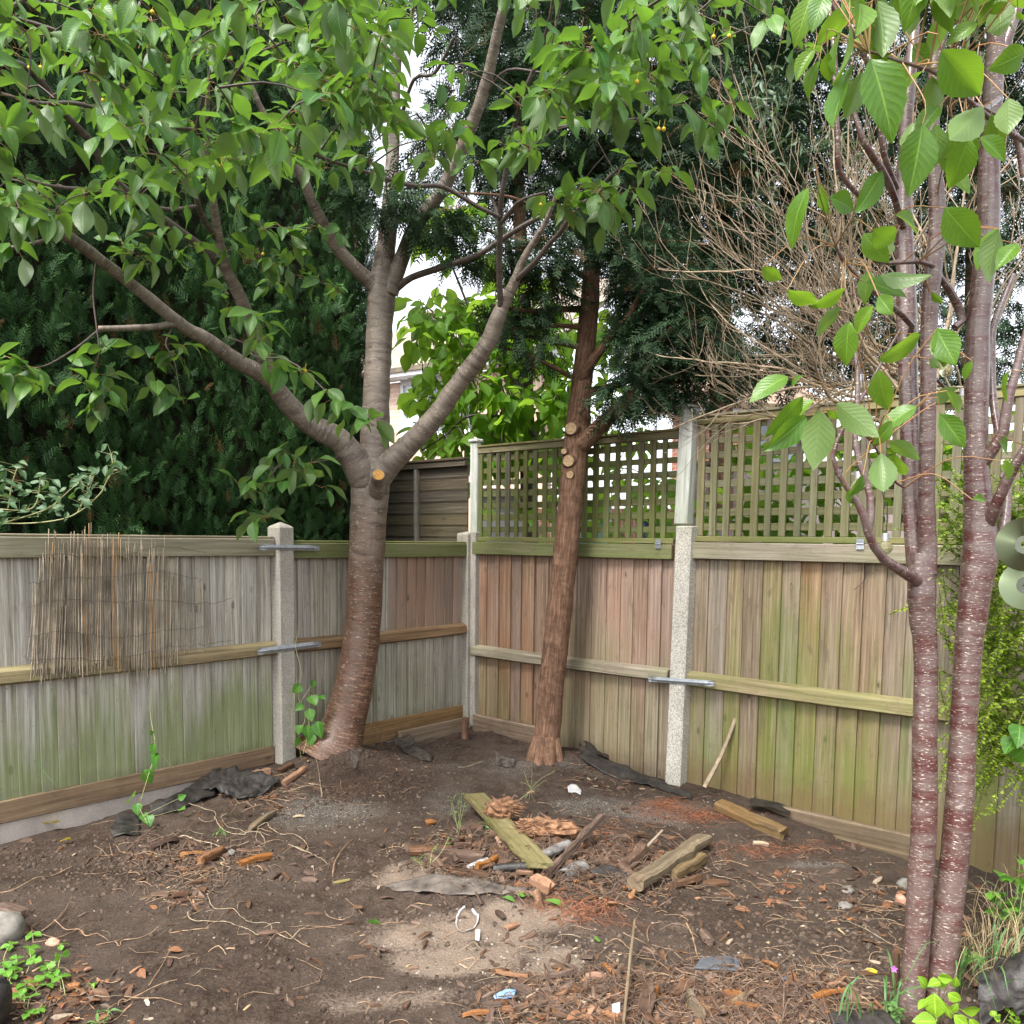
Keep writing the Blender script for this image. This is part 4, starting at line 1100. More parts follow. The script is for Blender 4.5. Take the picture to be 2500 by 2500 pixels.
for nm, rows in STEM.items():
    A = Acc(); P, R = trace(rows, 70); tube(A, P, R, 30, rough=.045, seed=len(RSK) + 80, rfreq=22)
    A.build('trunk', M_BARK_RED, rc, smooth=True); RSK.append(P)
RB = [
 [(2254, 1440, D0 + .085, 30), (2236, 1415, D0 + .03, 32), (2195, 1390, D0 - .03, 27), (2159, 1366, D0 - .06, 23), (2126, 1320, D0 - .08, 20), (2108, 1256, D0 - .1, 19), (2089, 1219, D0 - .1, 15), (2047, 1159, D0 - .12, 12), (2033, 1103, D0 - .13, 10), (2055, 1055, D0 - .14, 9), (2068, 1030, D0 - .15, 8)],
 [(2118, 1300, D0 - .08, 20), (2126, 1262, D0 - .08, 20), (2122, 1196, D0 - .07, 17), (2094, 1117, D0 - .06, 15), (2088, 1061, D0 - .05, 13), (2093, 985, D0 - .04, 13), (2094, 930, D0 - .03, 13), (2092, 880, D0 - .02, 11), (2084, 847, D0, 10), (2060, 780, D0, 8)],
 [(2094, 985, D0 - .04, 10), (2120, 945, D0 - .02, 9), (2160, 870, D0, 7), (2200, 800, D0 + .02, 5)],
 [(2394, 1320, D0 + .10, 34), (2418, 1268, D0 + .04, 33), (2438, 1219, D0, 28), (2470, 1150, D0 - .03, 25), (2502, 1100, D0 - .06, 22), (2560, 1000, D0 - .1, 16)],
 [(2382, 1170, D0 + .10, 28), (2408, 1118, D0 + .055, 30), (2448, 1061, D0 + .02, 26), (2458, 986, D0 + .01, 24), (2472, 940, D0, 22), (2487, 880, D0, 20), (2505, 810, D0, 17), (2540, 700, D0, 13)],
 [(2440, 1070, D0 + .04, 16), (2428, 1010, D0 + .10, 18), (2422, 940, D0 + .14, 19), (2420, 860, D0 + .16, 19), (2424, 800, D0 + .17, 17), (2450, 730, D0 + .18, 14), (2475, 670, D0 + .2, 11)],
 [(2400, 1350, D0 + .12, 26), (2440, 1330, D0 + .16, 26), (2455, 1260, D0 + .2, 24), (2460, 1180, D0 + .24, 20)],
 [(2222, 820, D0 + .1, 16), (2230, 800, D0 + .06, 14), (2180, 750, D0, 13), (2120, 700, D0 - .05, 12), (2060, 640, D0 - .1, 10), (2040, 600, D0 - .12, 7)],
 [(2330, 800, D0 + .08, 18), (2352, 790, D0 + .09, 22), (2330, 730, D0 + .06, 20), (2290, 670, D0 + .0, 15), (2264, 640, D0 - .03, 13), (2200, 640, D0 - .06, 11), (2140, 640, D0 - .1, 9), (2115, 600, D0 - .12, 8), (2100, 550, D0 - .12, 6)],
 [(2206, 560, D0 + .2, 16), (2180, 470, D0 + .1, 16), (2150, 410, D0 + .05, 17), (2110, 350, D0, 15), (2090, 290, D0, 12), (2060, 200, D0, 10)],
 [(2190, 460, D0 + .15, 14), (2165, 400, D0 + .1, 14), (2150, 330, D0 + .08, 13), (2148, 270, D0 + .07, 12), (2120, 160, D0 + .05, 12), (2070, 60, D0, 11), (2030, 10, D0, 10), (2015, -60, D0, 8)],
 [(2100, 480, D0 + .05, 12), (2050, 420, D0, 12), (2045, 330, D0 - .02, 11), (2040, 230, D0 - .03, 12), (2036, 110, D0 - .02, 12), (2025, 30, D0, 11), (2035, -40, D0, 9)],
 [(2280, 170, D0, 12), (2305, 100, D0 - .02, 12), (2310, 40, D0 - .02, 10), (2300, -40, D0, 8)],
 [(2438, 240, D0, 14), (2400, 265, D0 - .1, 13), (2350, 235, D0 - .2, 12), (2290, 180, D0 - .3, 10), (2200, 150, D0 - .38, 8), (2120, 125, D0 - .42, 6)],
 [(2500, 345, D0 - .1, 12), (2430, 300, D0 - .15, 13), (2360, 240, D0 - .2, 12), (2300, 185, D0 - .28, 8)],
 [(2430, 180, D0 + .08, 24), (2460, 90, D0 + .08, 26), (2490, 0, D0 + .08, 22), (2510, -80, D0 + .08, 16)],
 [(2500, 430, D0, 16), (2485, 350, D0, 14), (2460, 300, D0 - .05, 10), (2400, 262, D0 - .12, 7)],
 [(2340, 980, D0 + .2, 9), (2290, 930, D0 + .1, 8), (2240, 870, D0 + .05, 6)],
 [(2245, 1160, D0, 8), (2200, 1190, D0 - .1, 6), (2160, 1130, D0 - .2, 6), (2135, 1090, D0 - .25, 5)],
]
A = Acc()
for rows in RB:
    P, R = trace(rows); tube(A, P, R, 12, rough=.07, seed=len(RSK) + 90, rfreq=30); RSK.append(P)
A.build('branches', M_BARK_RED, rc, smooth=True)
# the scar low on the left stem
# each big leaf: base pixel, tip pixel, distance, facing (rotation about its own length), relative width
c3 = lambda x, y: (1600 + x * .4658, y * .4658)
cm = lambda x, y: (1600 + x * .4658, 800 + y * .4658)
c5 = lambda x, y: (1600 + x * .4658, 1600 + y * .4658)
BL = []
def L3(*q):
    for b in q: BL.append((c3(b[0], b[1]), c3(b[2], b[3]), b[4] if len(b) > 4 else 0.0, b[5] if len(b) > 5 else 2.55, b[6] if len(b) > 6 else 1.0))
def LM(*q):
    for b in q: BL.append((cm(b[0], b[1]), cm(b[2], b[3]), b[4] if len(b) > 4 else 0.0, b[5] if len(b) > 5 else 2.55, b[6] if len(b) > 6 else 1.0))
L3((905, 275, 905, 435, .2, 2.5), (1030, 350, 890, 640, 1.0, 2.5), (1085, 375, 1000, 635, .2, 2.5), (1130, 310, 1268, 685, .3, 2.4), (1400, 375, 1220, 550, 1.1, 2.5), (1450, 400, 1480, 612, .2, 2.6), (1500, 265, 1705, 512, .1, 2.3, 1.35),
   (1850, 515, 1850, 708, .1, 2.4, 1.5), (1720, 560, 1530, 768, .3, 2.35, 1.1), (1400, 650, 1345, 1010, .2, 2.45), (1640, 720, 1560, 985, .3, 2.5, 1.2), (1190, 900, 1060, 1112, .4, 2.5), (800, 985, 650, 1270, .9, 2.6), (860, 960, 905, 1130, .9, 2.65), (915, 1035, 1062, 1090, .4, 2.6, 1.3),
   (1520, 1090, 1690, 1300, .1, 2.5, 1.2), (1140, 1205, 1278, 1300, .2, 2.5, 1.5), (1090, 1225, 1205, 1372, .3, 2.6, 1.2), (1795, 1195, 1665, 1400, .8, 2.55), (1800, 1200, 1722, 1480, .8, 2.5), (1170, 1550, 1240, 1645, .2, 2.5, 1.7), (1015, 1685, 985, 1915, .1, 2.4, 1.15), (1140, 1600, 1040, 1745, .5, 2.45, 1.1),
   (1390, 1755, 1185, 1895, .9, 2.6), (1475, 1725, 1572, 1908, .15, 2.5, 1.4), (690, 1520, 855, 1600, .7, 2.6), (995, 1510, 850, 1640, .9, 2.6), (970, 1610, 840, 1755, .9, 2.6), (560, 1400, 660, 1475, .6, 2.65, 1.1), (815, -20, 735, 200, .3, 2.5), (890, -30, 828, 105, .3, 2.5), (985, -20, 1112, 135, .2, 2.5), (1365, 20, 1300, 195, .3, 2.8, 1.2),
   (1250, -20, 1240, 150, .4, 2.85, 1.2), (1690, 120, 1530, 208, .7, 2.5), (1850, 15, 1740, 75, .7, 2.5), (1940, 270, 1805, 352, .3, 2.4, 1.2), (1040, 210, 1275, 238, 1.0, 2.6), (830, 262, 730, 400, .7, 2.6), (860, 320, 770, 510, .8, 2.6), (1490, 560, 1360, 700, .5, 2.6), (1350, 640, 1310, 800, .4, 2.7), (1470, 650, 1480, 860, .4, 2.7), (1560, 640, 1600, 960, .3, 2.7, 1.2),
   (1700, 720, 1850, 830, .6, 2.6), (1760, 600, 1800, 830, .4, 2.7), (1240, 1260, 1180, 1360, .3, 2.7, 1.2), (1180, 1440, 1420, 1490, .9, 2.6), (1100, 1480, 1330, 1530, .9, 2.65), (1260, 1130, 1400, 1200, .9, 2.6), (1660, 1890, 1600, 1990, .3, 2.6), (1440, 1880, 1490, 1930, .2, 2.6, 1.5), (1900, 1280, 1790, 1380, .6, 2.5), (1350, 240, 1440, 340, .5, 2.6, 1.2), (1200, 300, 1350, 420, .7, 2.55),
   (1120, 1420, 1080, 1570, .4, 2.7), (1900, 60, 1930, 110, .5, 2.5), (1560, 900, 1650, 1000, .5, 2.7), (1450, 1530, 1500, 1600, .5, 2.8))
LM((695, 258, 508, 322, .8, 2.35), (772, 360, 588, 575, .9, 2.35), (830, 380, 688, 470, .7, 2.4), (792, 462, 612, 645, .5, 2.35), (862, 435, 838, 735, .1, 2.25, 1.1), (950, 398, 1148, 562, .2, 2.3), (1368, 412, 1185, 498, .5, 2.45), (1490, 452, 1625, 625, .2, 2.5, 1.05), (1170, 222, 1208, 440, .3, 2.5), (1182, 658, 1200, 875, .1, 2.3, 1.15), (1088, 772, 1030, 892, .7, 2.4),
   (1222, 600, 1378, 655, .5, 2.45), (1470, 395, 1550, 310, .4, 2.55, 1.3), (1530, 330, 1610, 430, .7, 2.5), (1250, 660, 1290, 800, .4, 2.6, 1.2), (1010, 850, 1020, 920, .5, 2.6), (1850, 230, 1790, 390, .9, 2.6), (770, 250, 700, 300, .6, 2.4), (900, 430, 980, 500, .6, 2.35), (1240, 490, 1180, 610, .6, 2.4, 1.1), (1480, 0, 1530, 190, .15, 2.5, 1.0), (1800, 600, 1880, 640, .6, 2.7, 1.3), (1830, 700, 1860, 785, .5, 2.6), (1660, 900, 1750, 900, .6, 2.6, .8))
lf, pt = Acc(), Acc()
r3 = np.random.default_rng(31)
P, A_, U, S, WD = [], [], [], [], []
rnodes = np.concatenate(RSK)
EXTRA3 = []
for (b, t, roll, d, wd) in BL:
    dd = d - .1
    p0, p1 = W(b[0], b[1], dd), W(t[0], t[1], dd + r3.uniform(-.04, .05))
    ax = p1 - p0
    view = unit(EYE - (p0 + p1) / 2)
    side = unit(np.cross(ax, view))
    nrm = unit(np.cross(side, ax)); nrm = nrm if np.dot(nrm, view) > 0 else -nrm
    ang = roll * (1 if r3.random() < .6 else -1) * 1.05 + r3.normal(0, .12)
    up = nrm * math.cos(ang) + side * math.sin(ang)
    if r3.random() < .22: up = -up                                              # some show their pale undersides
    P.append(p0); A_.append(ax); U.append(up); S.append(np.linalg.norm(ax) * 1.02); WD.append(min(wd, 1.28) * r3.uniform(.92, 1.08))
    q = rnodes[np.argmin(np.sum((rnodes - p0) ** 2, 1))]
    L = np.linalg.norm(q - p0)
    if L < .22: q2 = p0 - unit(ax) * min(.04, L * .5) + np.array([0, 0, .5 * min(.03, L)])
    else: q2 = (p0 + q) / 2 + np.array([0, 0, .05])
    Pp = catmull(np.array([q, q2, p0]), 8)
    tube(pt, Pp, np.linspace(.0022, .0012, 8), 5, rnd=r3.random(), cap=False)
put_leaves(lf, LEAFTB, np.array(P), np.array(A_), np.array(U), np.array(S), r3.random(len(P)), np.array(WD), 3)
# more of its crown higher up and beyond the frame
cc = [W(x, y, d) for x, y, d in zip(r3.uniform(1980, 2600, 26), r3.uniform(-330, 30, 26), r3.uniform(2.3, 3.1, 26))]
P, A_, U, S, ST = clusters_on(cc, r3, (4, 7), (.11, .15), droop=-.8, stalk_len=.05)
put_leaves(lf, LEAFTB, P, A_, U, S, r3.random(len(P)), None, 4)
for a, b in ST: stalk(pt, a, b, .0014)
for c in cc:
    q = rnodes[np.argmin(np.sum((rnodes - c) ** 2, 1))]
    tube(pt, catmull(np.array([q, (q + c) / 2 + np.array([0, 0, .04]), c]), 8), np.linspace(.004, .002, 8), 5, rnd=.1, cap=False)
lf.build('crown', M_LEAF_R, rc, smooth=True)
pt.build('leaf_stalks', M_PETIOLE, rc)

# ------------------------------------------------------------------ conifer with a bare leaning trunk
cyp = thing('cypress_tree', 'leaning conifer with bare brown trunk, pruned limb scars and dark feathery crown', 'tree', G(1330, 1850))
A = Acc()
crow = [(1322, 1872, 6.12, 80), (1326, 1852, 6.12, 74), (1335, 1800, 6.12, 66), (1345, 1690, 6.12, 64), (1357, 1570, 6.12, 63), (1372, 1430, 6.12, 61), (1386, 1300, 6.12, 61), (1400, 1150, 6.13, 60), (1407, 1080, 6.14, 60), (1414, 1000, 6.16, 56), (1420, 940, 6.18, 50), (1428, 860, 6.2, 47), (1438, 760, 6.25, 45), (1443, 690, 6.28, 42), (1446, 600, 6.3, 38), (1446, 480, 6.35, 34), (1444, 380, 6.4, 30), (1442, 200, 6.45, 26), (1440, 0, 6.5, 20), (1438, -300, 6.6, 10)]
P, R = trace(crow, 90)
tube(A, P, R, 30, rough=.07, seed=120, rfreq=14)
for k in range(7):
    an = k * .9 + .3
    b = G(1330 + 38 * math.cos(an), 1856 + 12 * math.sin(an), -.04)
    a = W(1334 + 18 * math.cos(an), 1805, 6.12 - .05 * math.sin(an))
    Q = catmull(np.array([a, a * .45 + b * .55 + UP * .005, b]), 8); tube(A, Q, np.linspace(.05, .035, 8), 12, rough=.14, seed=130 + k)
A.build('trunk', M_BARK_CON, cyp, smooth=True)
CSK = [P]
A = Acc()
for rows in [[(1418, 1088, 6.1, 44), (1440, 1068, 6.06, 40), (1470, 1035, 6.0, 36), (1520, 990, 5.95, 32), (1545, 965, 5.9, 28), (1580, 900, 5.85, 18), (1640, 800, 5.8, 12)],
             [(1418, 925, 6.15, 34), (1440, 890, 6.1, 26), (1470, 850, 6.05, 22), (1510, 800, 6.0, 20), (1535, 770, 5.95, 18), (1580, 690, 5.9, 11)],
             [(1430, 960, 6.15, 22), (1470, 950, 6.15, 18), (1520, 935, 6.1, 16), (1600, 900, 6.05, 12)],
             [(1424, 800, 6.2, 13), (1360, 795, 6.1, 10), (1290, 800, 6.0, 7), (1230, 805, 5.9, 5)],
             [(1430, 755, 6.22, 18), (1360, 755, 6.1, 14), (1290, 760, 6.0, 11), (1200, 745, 5.9, 7)],
             [(1440, 690, 6.26, 14), (1380, 640, 6.1, 11), (1310, 600, 6.0, 9), (1180, 560, 5.9, 6)],
             [(1442, 600, 6.3, 16), (1400, 560, 6.2, 13), (1330, 520, 6.1, 10), (1240, 480, 6.0, 7), (1100, 470, 5.85, 5)],
             [(1392, 920, 6.12, 12), (1340, 890, 6.05, 9), (1270, 860, 6.0, 7), (1200, 845, 5.95, 5)],
             [(1420, 850, 6.2, 12), (1330, 830, 6.1, 9), (1250, 815, 6.0, 7)],
             [(1446, 640, 6.3, 16), (1520, 610, 6.2, 13), (1620, 590, 6.1, 9), (1740, 600, 6.0, 6)],
             [(1446, 500, 6.35, 15), (1540, 450, 6.3, 12), (1660, 430, 6.2, 8)],
             [(1446, 420, 6.4, 14), (1360, 350, 6.3, 11), (1260, 320, 6.2, 7)],
             [(1444, 300, 6.4, 13), (1340, 220, 6.35, 10), (1250, 180, 6.3, 7)],
             [(1444, 260, 6.4, 13), (1560, 180, 6.4, 10), (1700, 140, 6.3, 7)]]:
    P, R = trace(rows); tube(A, P, R, 10, rough=.1, seed=140 + len(CSK)); CSK.append(P)
A.build('limbs', M_BARK_CON, cyp, smooth=True)
for px, py, d, w in [(1394, 1046, 6.05, 30), (1388, 1125, 6.04, 29), (1392, 1159, 6.04, 19), (1377, 1102, 6.05, 14), (1393, 1257, 6.05, 10)]:
    A = Acc(); a = W(px + 8, py + 3, d + .07); b = W(px, py, d)
    rr_ = w / 2 * d / FPX
    tube(A, np.array([a, (a + b) / 2, b]), [rr_ * 1.6, rr_ * 1.45, rr_ * 1.05], 16, rough=.12, seed=170 + w)
    s_ = A.build('pruned_stub', M_BARK_CON, cyp, smooth=True)
    A = Acc(); tube(A, np.array([b, b + unit(b - a) * .006]), rr_ * .93, 16); A.build('cut_face', M_CUT, s_)

# feathery sprays -----------------------------------------------------
def spray_template(pairs=9, wid=.36, sub=True, seed=0, curve=.15, thin=.026):
    r = np.random.default_rng(seed)
    V, Q, UV = [], [], []
    def strip(a, b, w0, w1):
        a, b = np.array(a, float), np.array(b, float)
        d = unit(b - a); s = np.array([d[1], -d[0], 0])
        k = len(V)
        for p, w in ((a, w0), (b, w1)):
            V.append(p + s * w); V.append(p - s * w)
            UV.append((0, np.clip(p[1], 0, 1))); UV.append((1, np.clip(p[1], 0, 1)))
        Q.append((k, k + 1, k + 3, k + 2))
    def z(y, x): return -curve * y * y - .25 * abs(x) * .5 + .03 * r.normal()
    strip((0, 0, 0), (0, .5, z(.5, 0)), thin * .8, thin * .8)
    strip((0, .5, z(.5, 0)), (0, 1, z(1, 0)), thin * .8, .004)
    for k in range(pairs):
        y = (k + .6) / pairs * .92
        L = wid * (1 - .78 * y) * r.uniform(.75, 1.15)
        for sg in (-1, 1):
            a = (0, y, z(y, 0))
            ang = math.radians(r.uniform(38, 56))
            e = (sg * L * math.sin(ang) , y + L * math.cos(ang), z(y + L * .6, L))
            strip(a, e, thin * .95, thin * .25)
            if sub:
                for f in (.42, .76):
                    m = np.array(a) * (1 - f) + np.array(e) * f
                    l2 = L * .34 * (1 - f * .5)
                    for s2 in (-1, 1):
                        a2 = ang * sg + s2 * .75
                        strip(m, (m[0] + l2 * math.sin(a2), m[1] + l2 * math.cos(a2), m[2] - .02), thin * .7, thin * .2)
    return np.array(V), np.array(Q), np.array(UV)
SPR = [spray_template(7, .42, True, s, c) for s, c in ((1, .1), (2, .25), (3, .4), (7, .3))]
SPRF = [spray_template(9, .46, False, s, c, thin=.024) for s, c in ((4, .2), (5, .5), (6, .8))]

def put_sprays(acc, T, pos, ax, up, size, rnd, seed=0):
    k = np.random.default_rng(seed).integers(0, len(T), len(pos))
    for q in range(len(T)):
        s = k == q
        scatter(acc, *T[q], pos[s], ax[s], up[s], size[s], rnd[s])

def cypress_mass(acc, r, blobs, size=(.16, .30), T=SPR, droop=.0, dens=1.0, seed=0, clear=None):
    P, A_, U, S, Rn = [], [], [], [], []
    for px, py, d, rx, ry, rz, n in blobs:
        c = W(px, py, d); ex, ez = rx * d / FPX, ry * d / FPX
        n = int(n * dens)
        v = unit(r.normal(0, 1, (n, 3))) * (r.random((n, 1)) ** .45)
        pos = c + v * np.array([ex, rz, ez])
        if clear is not None:                                 # keep the bare trunk in view of the garden side
            qx = np.array([pix(P_) for P_ in pos]); cx_ = np.interp(qx[:, 1], [q[1] for q in clear], [q[0] for q in clear]); ok = ~((np.abs(qx[:, 0] - cx_) < 52) & (qx[:, 1] > 640) & (pos[:, 1] < 6.4))
            pos, v, n = pos[ok], v[ok], int(ok.sum())
        out = unit(v * np.array([1, 1, .6]) + r.normal(0, .35, (n, 3)) + np.array([0, 0, -droop]))
        P.append(pos); A_.append(out); U.append(np.array([0, 0, 1.0]) + r.normal(0, .5, (n, 3))); S.append(r.uniform(*size, n)); Rn.append(np.clip(r.normal(.5, .22, n) + .15 * vnoise(pos * 2.3, 3), 0, 1))
    put_sprays(acc, T, np.concatenate(P), np.concatenate(A_), np.concatenate(U), np.concatenate(S), np.concatenate(Rn), seed)

A = Acc()
r4 = np.random.default_rng(44)
cypress_mass(A, r4, [
 (930, 480, 5.6, 120, 45, .25, 90), (1050, 540, 5.75, 90, 40, .25, 60), (1140, 590, 5.85, 90, 40, .25, 50), (1190, 625, 5.9, 70, 30, .25, 40),
 (1300, 640, 6.0, 70, 40, .3, 60), (1370, 620, 5.95, 90, 60, .3, 110), (1320, 720, 6.05, 80, 45, .3, 70), (1260, 780, 6.0, 70, 30, .25, 40), (1310, 850, 6.05, 60, 40, .3, 34), (1230, 800, 5.9, 50, 25, .2, 25),
 (1530, 640, 6.0, 90, 70, .35, 120), (1640, 700, 5.9, 110, 110, .4, 210), (1700, 820, 5.85, 120, 90, .4, 210), (1600, 860, 5.9, 110, 90, .4, 170), (1560, 960, 5.9, 110, 45, .3, 110), (1690, 950, 5.9, 110, 45, .3, 100), (1520, 760, 6.1, 80, 70, .3, 90), (1780, 900, 5.9, 60, 60, .3, 60), (1480, 1000, 6.0, 50, 25, .2, 30),
 (1330, 330, 6.2, 130, 120, .5, 230), (1230, 250, 6.2, 90, 120, .4, 130), (1330, 120, 6.2, 130, 120, .5, 220), (1440, 200, 6.3, 130, 200, .5, 280), (1540, 400, 6.3, 150, 150, .5, 280), (1400, 480, 6.2, 100, 70, .4, 110), (1550, 560, 6.3, 140, 70, .4, 120), (1640, 250, 6.4, 180, 220, .5, 330), (1300, -120, 6.3, 300, 150, .6, 330), (1700, -80, 6.4, 250, 170, .6, 260)],
 size=(.10, .23), droop=.25, dens=1.55, seed=2, clear=sorted(crow, key=lambda q: q[1])[6:])
A.build('crown', M_CYP, cyp)

# two more dark conifers stand behind it, beyond the fence
def far_conifer(label, blobs, trunk, seed):
    t = thing('conifer_tree', label, 'tree', tuple(W(*trunk[0][:3])), 'dark conifers beyond the fence')
    A = Acc(); P, R = trace(trunk, 20); tube(A, P, R, 10, rough=.1); A.build('trunk', M_BARK_CON, t, smooth=True)
    A = Acc(); cypress_mass(A, np.random.default_rng(seed), blobs, size=(.16, .36), droop=.2, dens=1.35, seed=seed); A.build('crown', M_CYP, t)
far_conifer('dark conifer beyond the trellis seen through the bare twiggy shrub', [(1650, 500, 8.2, 250, 200, .8, 520), (1750, 250, 8.2, 280, 220, .8, 620), (1850, 520, 8.2, 220, 190, .8, 420), (1900, 200, 8.4, 250, 250, .8, 480), (1650, -50, 8.3, 300, 200, .8, 420), (1950, -80, 8.4, 300, 200, .8, 420), (1680, 720, 8.1, 160, 100, .6, 170), (2050, 420, 8.6, 160, 200, .7, 240)],
            [(1760, 1250, 8.3, 60), (1760, 700, 8.3, 50), (1770, 100, 8.3, 36), (1780, -300, 8.3, 14)], 71)
far_conifer('dark conifer peeping out behind the right limb of the thick cherry', [(1110, 330, 8.4, 110, 110, .5, 130), (1210, 60, 8.4, 170, 110, .6, 240), (1250, 420, 8.4, 110, 90, .5, 130), (1100, -150, 8.4, 250, 150, .6, 300), (1180, 230, 8.4, 90, 90, .5, 90)],
            [(1290, 1250, 8.5, 40), (1280, 800, 8.5, 34), (1260, 300, 8.5, 26), (1250, -250, 8.5, 10)], 72)

far_conifer('dark conifer far right behind the twiggy shrub and red-barked trunks', [(2280, 200, 8.8, 200, 230, .8, 420), (2450, 420, 9.0, 200, 200, .8, 330), (2300, 560, 9.0, 150, 110, .7, 150), (2480, 100, 9.0, 200, 250, .8, 380), (2450, 700, 9.0, 160, 110, .7, 130), (1960, 780, 8.9, 110, 120, .6, 150), (2060, 640, 8.9, 120, 120, .6, 170), (2190, 560, 8.9, 110, 110, .6, 120), (2080, 860, 8.9, 130, 90, .6, 150), (2180, 760, 9.0, 130, 110, .6, 150), (1880, 900, 8.8, 90, 60, .5, 80), (2280, 880, 9.0, 140, 90, .6, 140), (2430, 900, 9.0, 140, 110, .6, 140), (2300, -120, 8.9, 300, 180, .8, 330)],
            [(2380, 1250, 9, 50), (2380, 700, 9, 44), (2385, 100, 9, 30), (2390, -300, 9, 12)], 73)

# ------------------------------------------------------------------ the tall conifer hedge behind the left fence
hedge = thing('conifer_hedge', 'tall dark green conifer hedge rising behind the left fence', 'hedge', tuple(FL(2.2, -.9)))
A = Acc()
r5 = np.random.default_rng(55)
n = 20000
ht, hz = r5.uniform(.16, 5.6, n), r5.uniform(.9, 6.4, n)
q = np.stack([ht * 3.1, hz * .75, np.zeros(n)], -1)
lump = .22 * fbm(q, 3, 9) + .10 * fbm(np.stack([ht * 8, hz * 2.2, np.zeros(n) + 3], -1), 2, 19)
depth = r5.random(n) ** 1.6 * .42
edge = np.clip((.75 - ht) / .6, 0, 1)
hn = -.62 + lump - depth - .55 * edge ** 2 - .09 * np.maximum(hz - 3.2, 0)
pos = CORNER + np.outer(ht, UL) + np.outer(hn, NL) + np.outer(hz, UP)
ax = np.outer(np.ones(n), UP) * r5.uniform(.7, 1.5, n)[:, None] + np.outer(r5.uniform(.05, .7, n), NL) + r5.normal(0, .32, (n, 3))
upv = np.outer(np.ones(n), NL) + r5.normal(0, .7, (n, 3))
rn = np.clip(.42 + 1.3 * lump + r5.normal(0, .16, n), 0, 1)  # shade put into the spray colour: hollows darker, bulges lighter
put_sprays(A, SPR, pos, ax, upv, r5.uniform(.07, .175, n), rn, 5)
# rounded right-hand end of the hedge
m = 2600
an = r5.uniform(-1.5, 1.5, m); hz2 = r5.uniform(.9, 6.3, m)
rad = .52 + .12 * fbm(np.stack([an * 2, hz2 * .9, np.zeros(m)], -1), 3, 29) - .2 * r5.random(m) ** 2
pos = CORNER + np.outer(.62 - rad * np.cos(an) * .9, UL) + np.outer(-1.25 + rad * np.sin(an) * 1.1, NL) + np.outer(hz2, UP)
out = np.outer(-np.cos(an), UL) + np.outer(np.sin(an), NL)
put_sprays(A, SPR, pos, out * .6 + UP * .8 + r5.normal(0, .3, (m, 3)), out + r5.normal(0, .5, (m, 3)), r5.uniform(.09, .19, m), np.clip(r5.normal(.4, .2, m), 0, 1), 6)
A.build('foliage', M_HEDGE, hedge)
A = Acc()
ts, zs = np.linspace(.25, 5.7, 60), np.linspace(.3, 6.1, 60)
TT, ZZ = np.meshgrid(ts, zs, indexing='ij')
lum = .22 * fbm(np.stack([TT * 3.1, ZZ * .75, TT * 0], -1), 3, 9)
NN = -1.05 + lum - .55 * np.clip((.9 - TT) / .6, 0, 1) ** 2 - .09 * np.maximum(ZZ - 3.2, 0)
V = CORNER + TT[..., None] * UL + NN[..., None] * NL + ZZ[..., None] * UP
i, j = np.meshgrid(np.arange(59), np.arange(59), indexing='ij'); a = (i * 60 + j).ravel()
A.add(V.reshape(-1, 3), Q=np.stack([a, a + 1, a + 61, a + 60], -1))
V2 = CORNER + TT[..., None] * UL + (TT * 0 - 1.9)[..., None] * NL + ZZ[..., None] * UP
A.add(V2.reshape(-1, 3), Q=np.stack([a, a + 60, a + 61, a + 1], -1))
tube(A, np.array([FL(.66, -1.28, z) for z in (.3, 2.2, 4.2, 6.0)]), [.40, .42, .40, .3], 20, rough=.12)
A.build('dark_core', M_CORE, hedge)  # opaque dark backing standing in for the shaded inside of the hedge
for t_ in (.9, 2.1, 3.3, 4.5):
    A = Acc(); c = FL(t_, -1.45, -.1); tube(A, np.array([c, c + UP * 1.5 + UL * .05, c + UP * 3.2]), [.07, .06, .03], 10, rough=.1); A.build('trunk', M_BARK_CON, hedge, smooth=True)

# ------------------------------------------------------------------ beyond the fence: houses, walls, garden things
def mat_brick(name, c1, c2, mortar, scale=1.0, vec='pos'):
    m, nt, out = new_mat(name)
    g = N(nt)
    uv = g.n('ShaderNodeUVMap').outputs[0]
    b = g.n('ShaderNodeTexBrick')
    g.l(uv, b.inputs['Vector'])
    b.inputs['Scale'].default_value = 1.0
    b.inputs['Brick Width'].default_value = .225
    b.inputs['Row Height'].default_value = .075
    b.inputs['Mortar Size'].default_value = .006
    b.inputs['Color1'].default_value = (*c1, 1); b.inputs['Color2'].default_value = (*c2, 1); b.inputs['Mortar'].default_value = (*mortar, 1)
    n1 = g.noise(pos_out(g), 6, 4)
    col = g.mix(g.rng(n1, .4, .7, 0, .35), b.outputs['Color'], tuple(.6 * q for q in c1))
    g.l(g.pbsdf(col, .9, g.bump(b.outputs['Fac'], -.4, .006), .2), out.inputs[0])
    return m

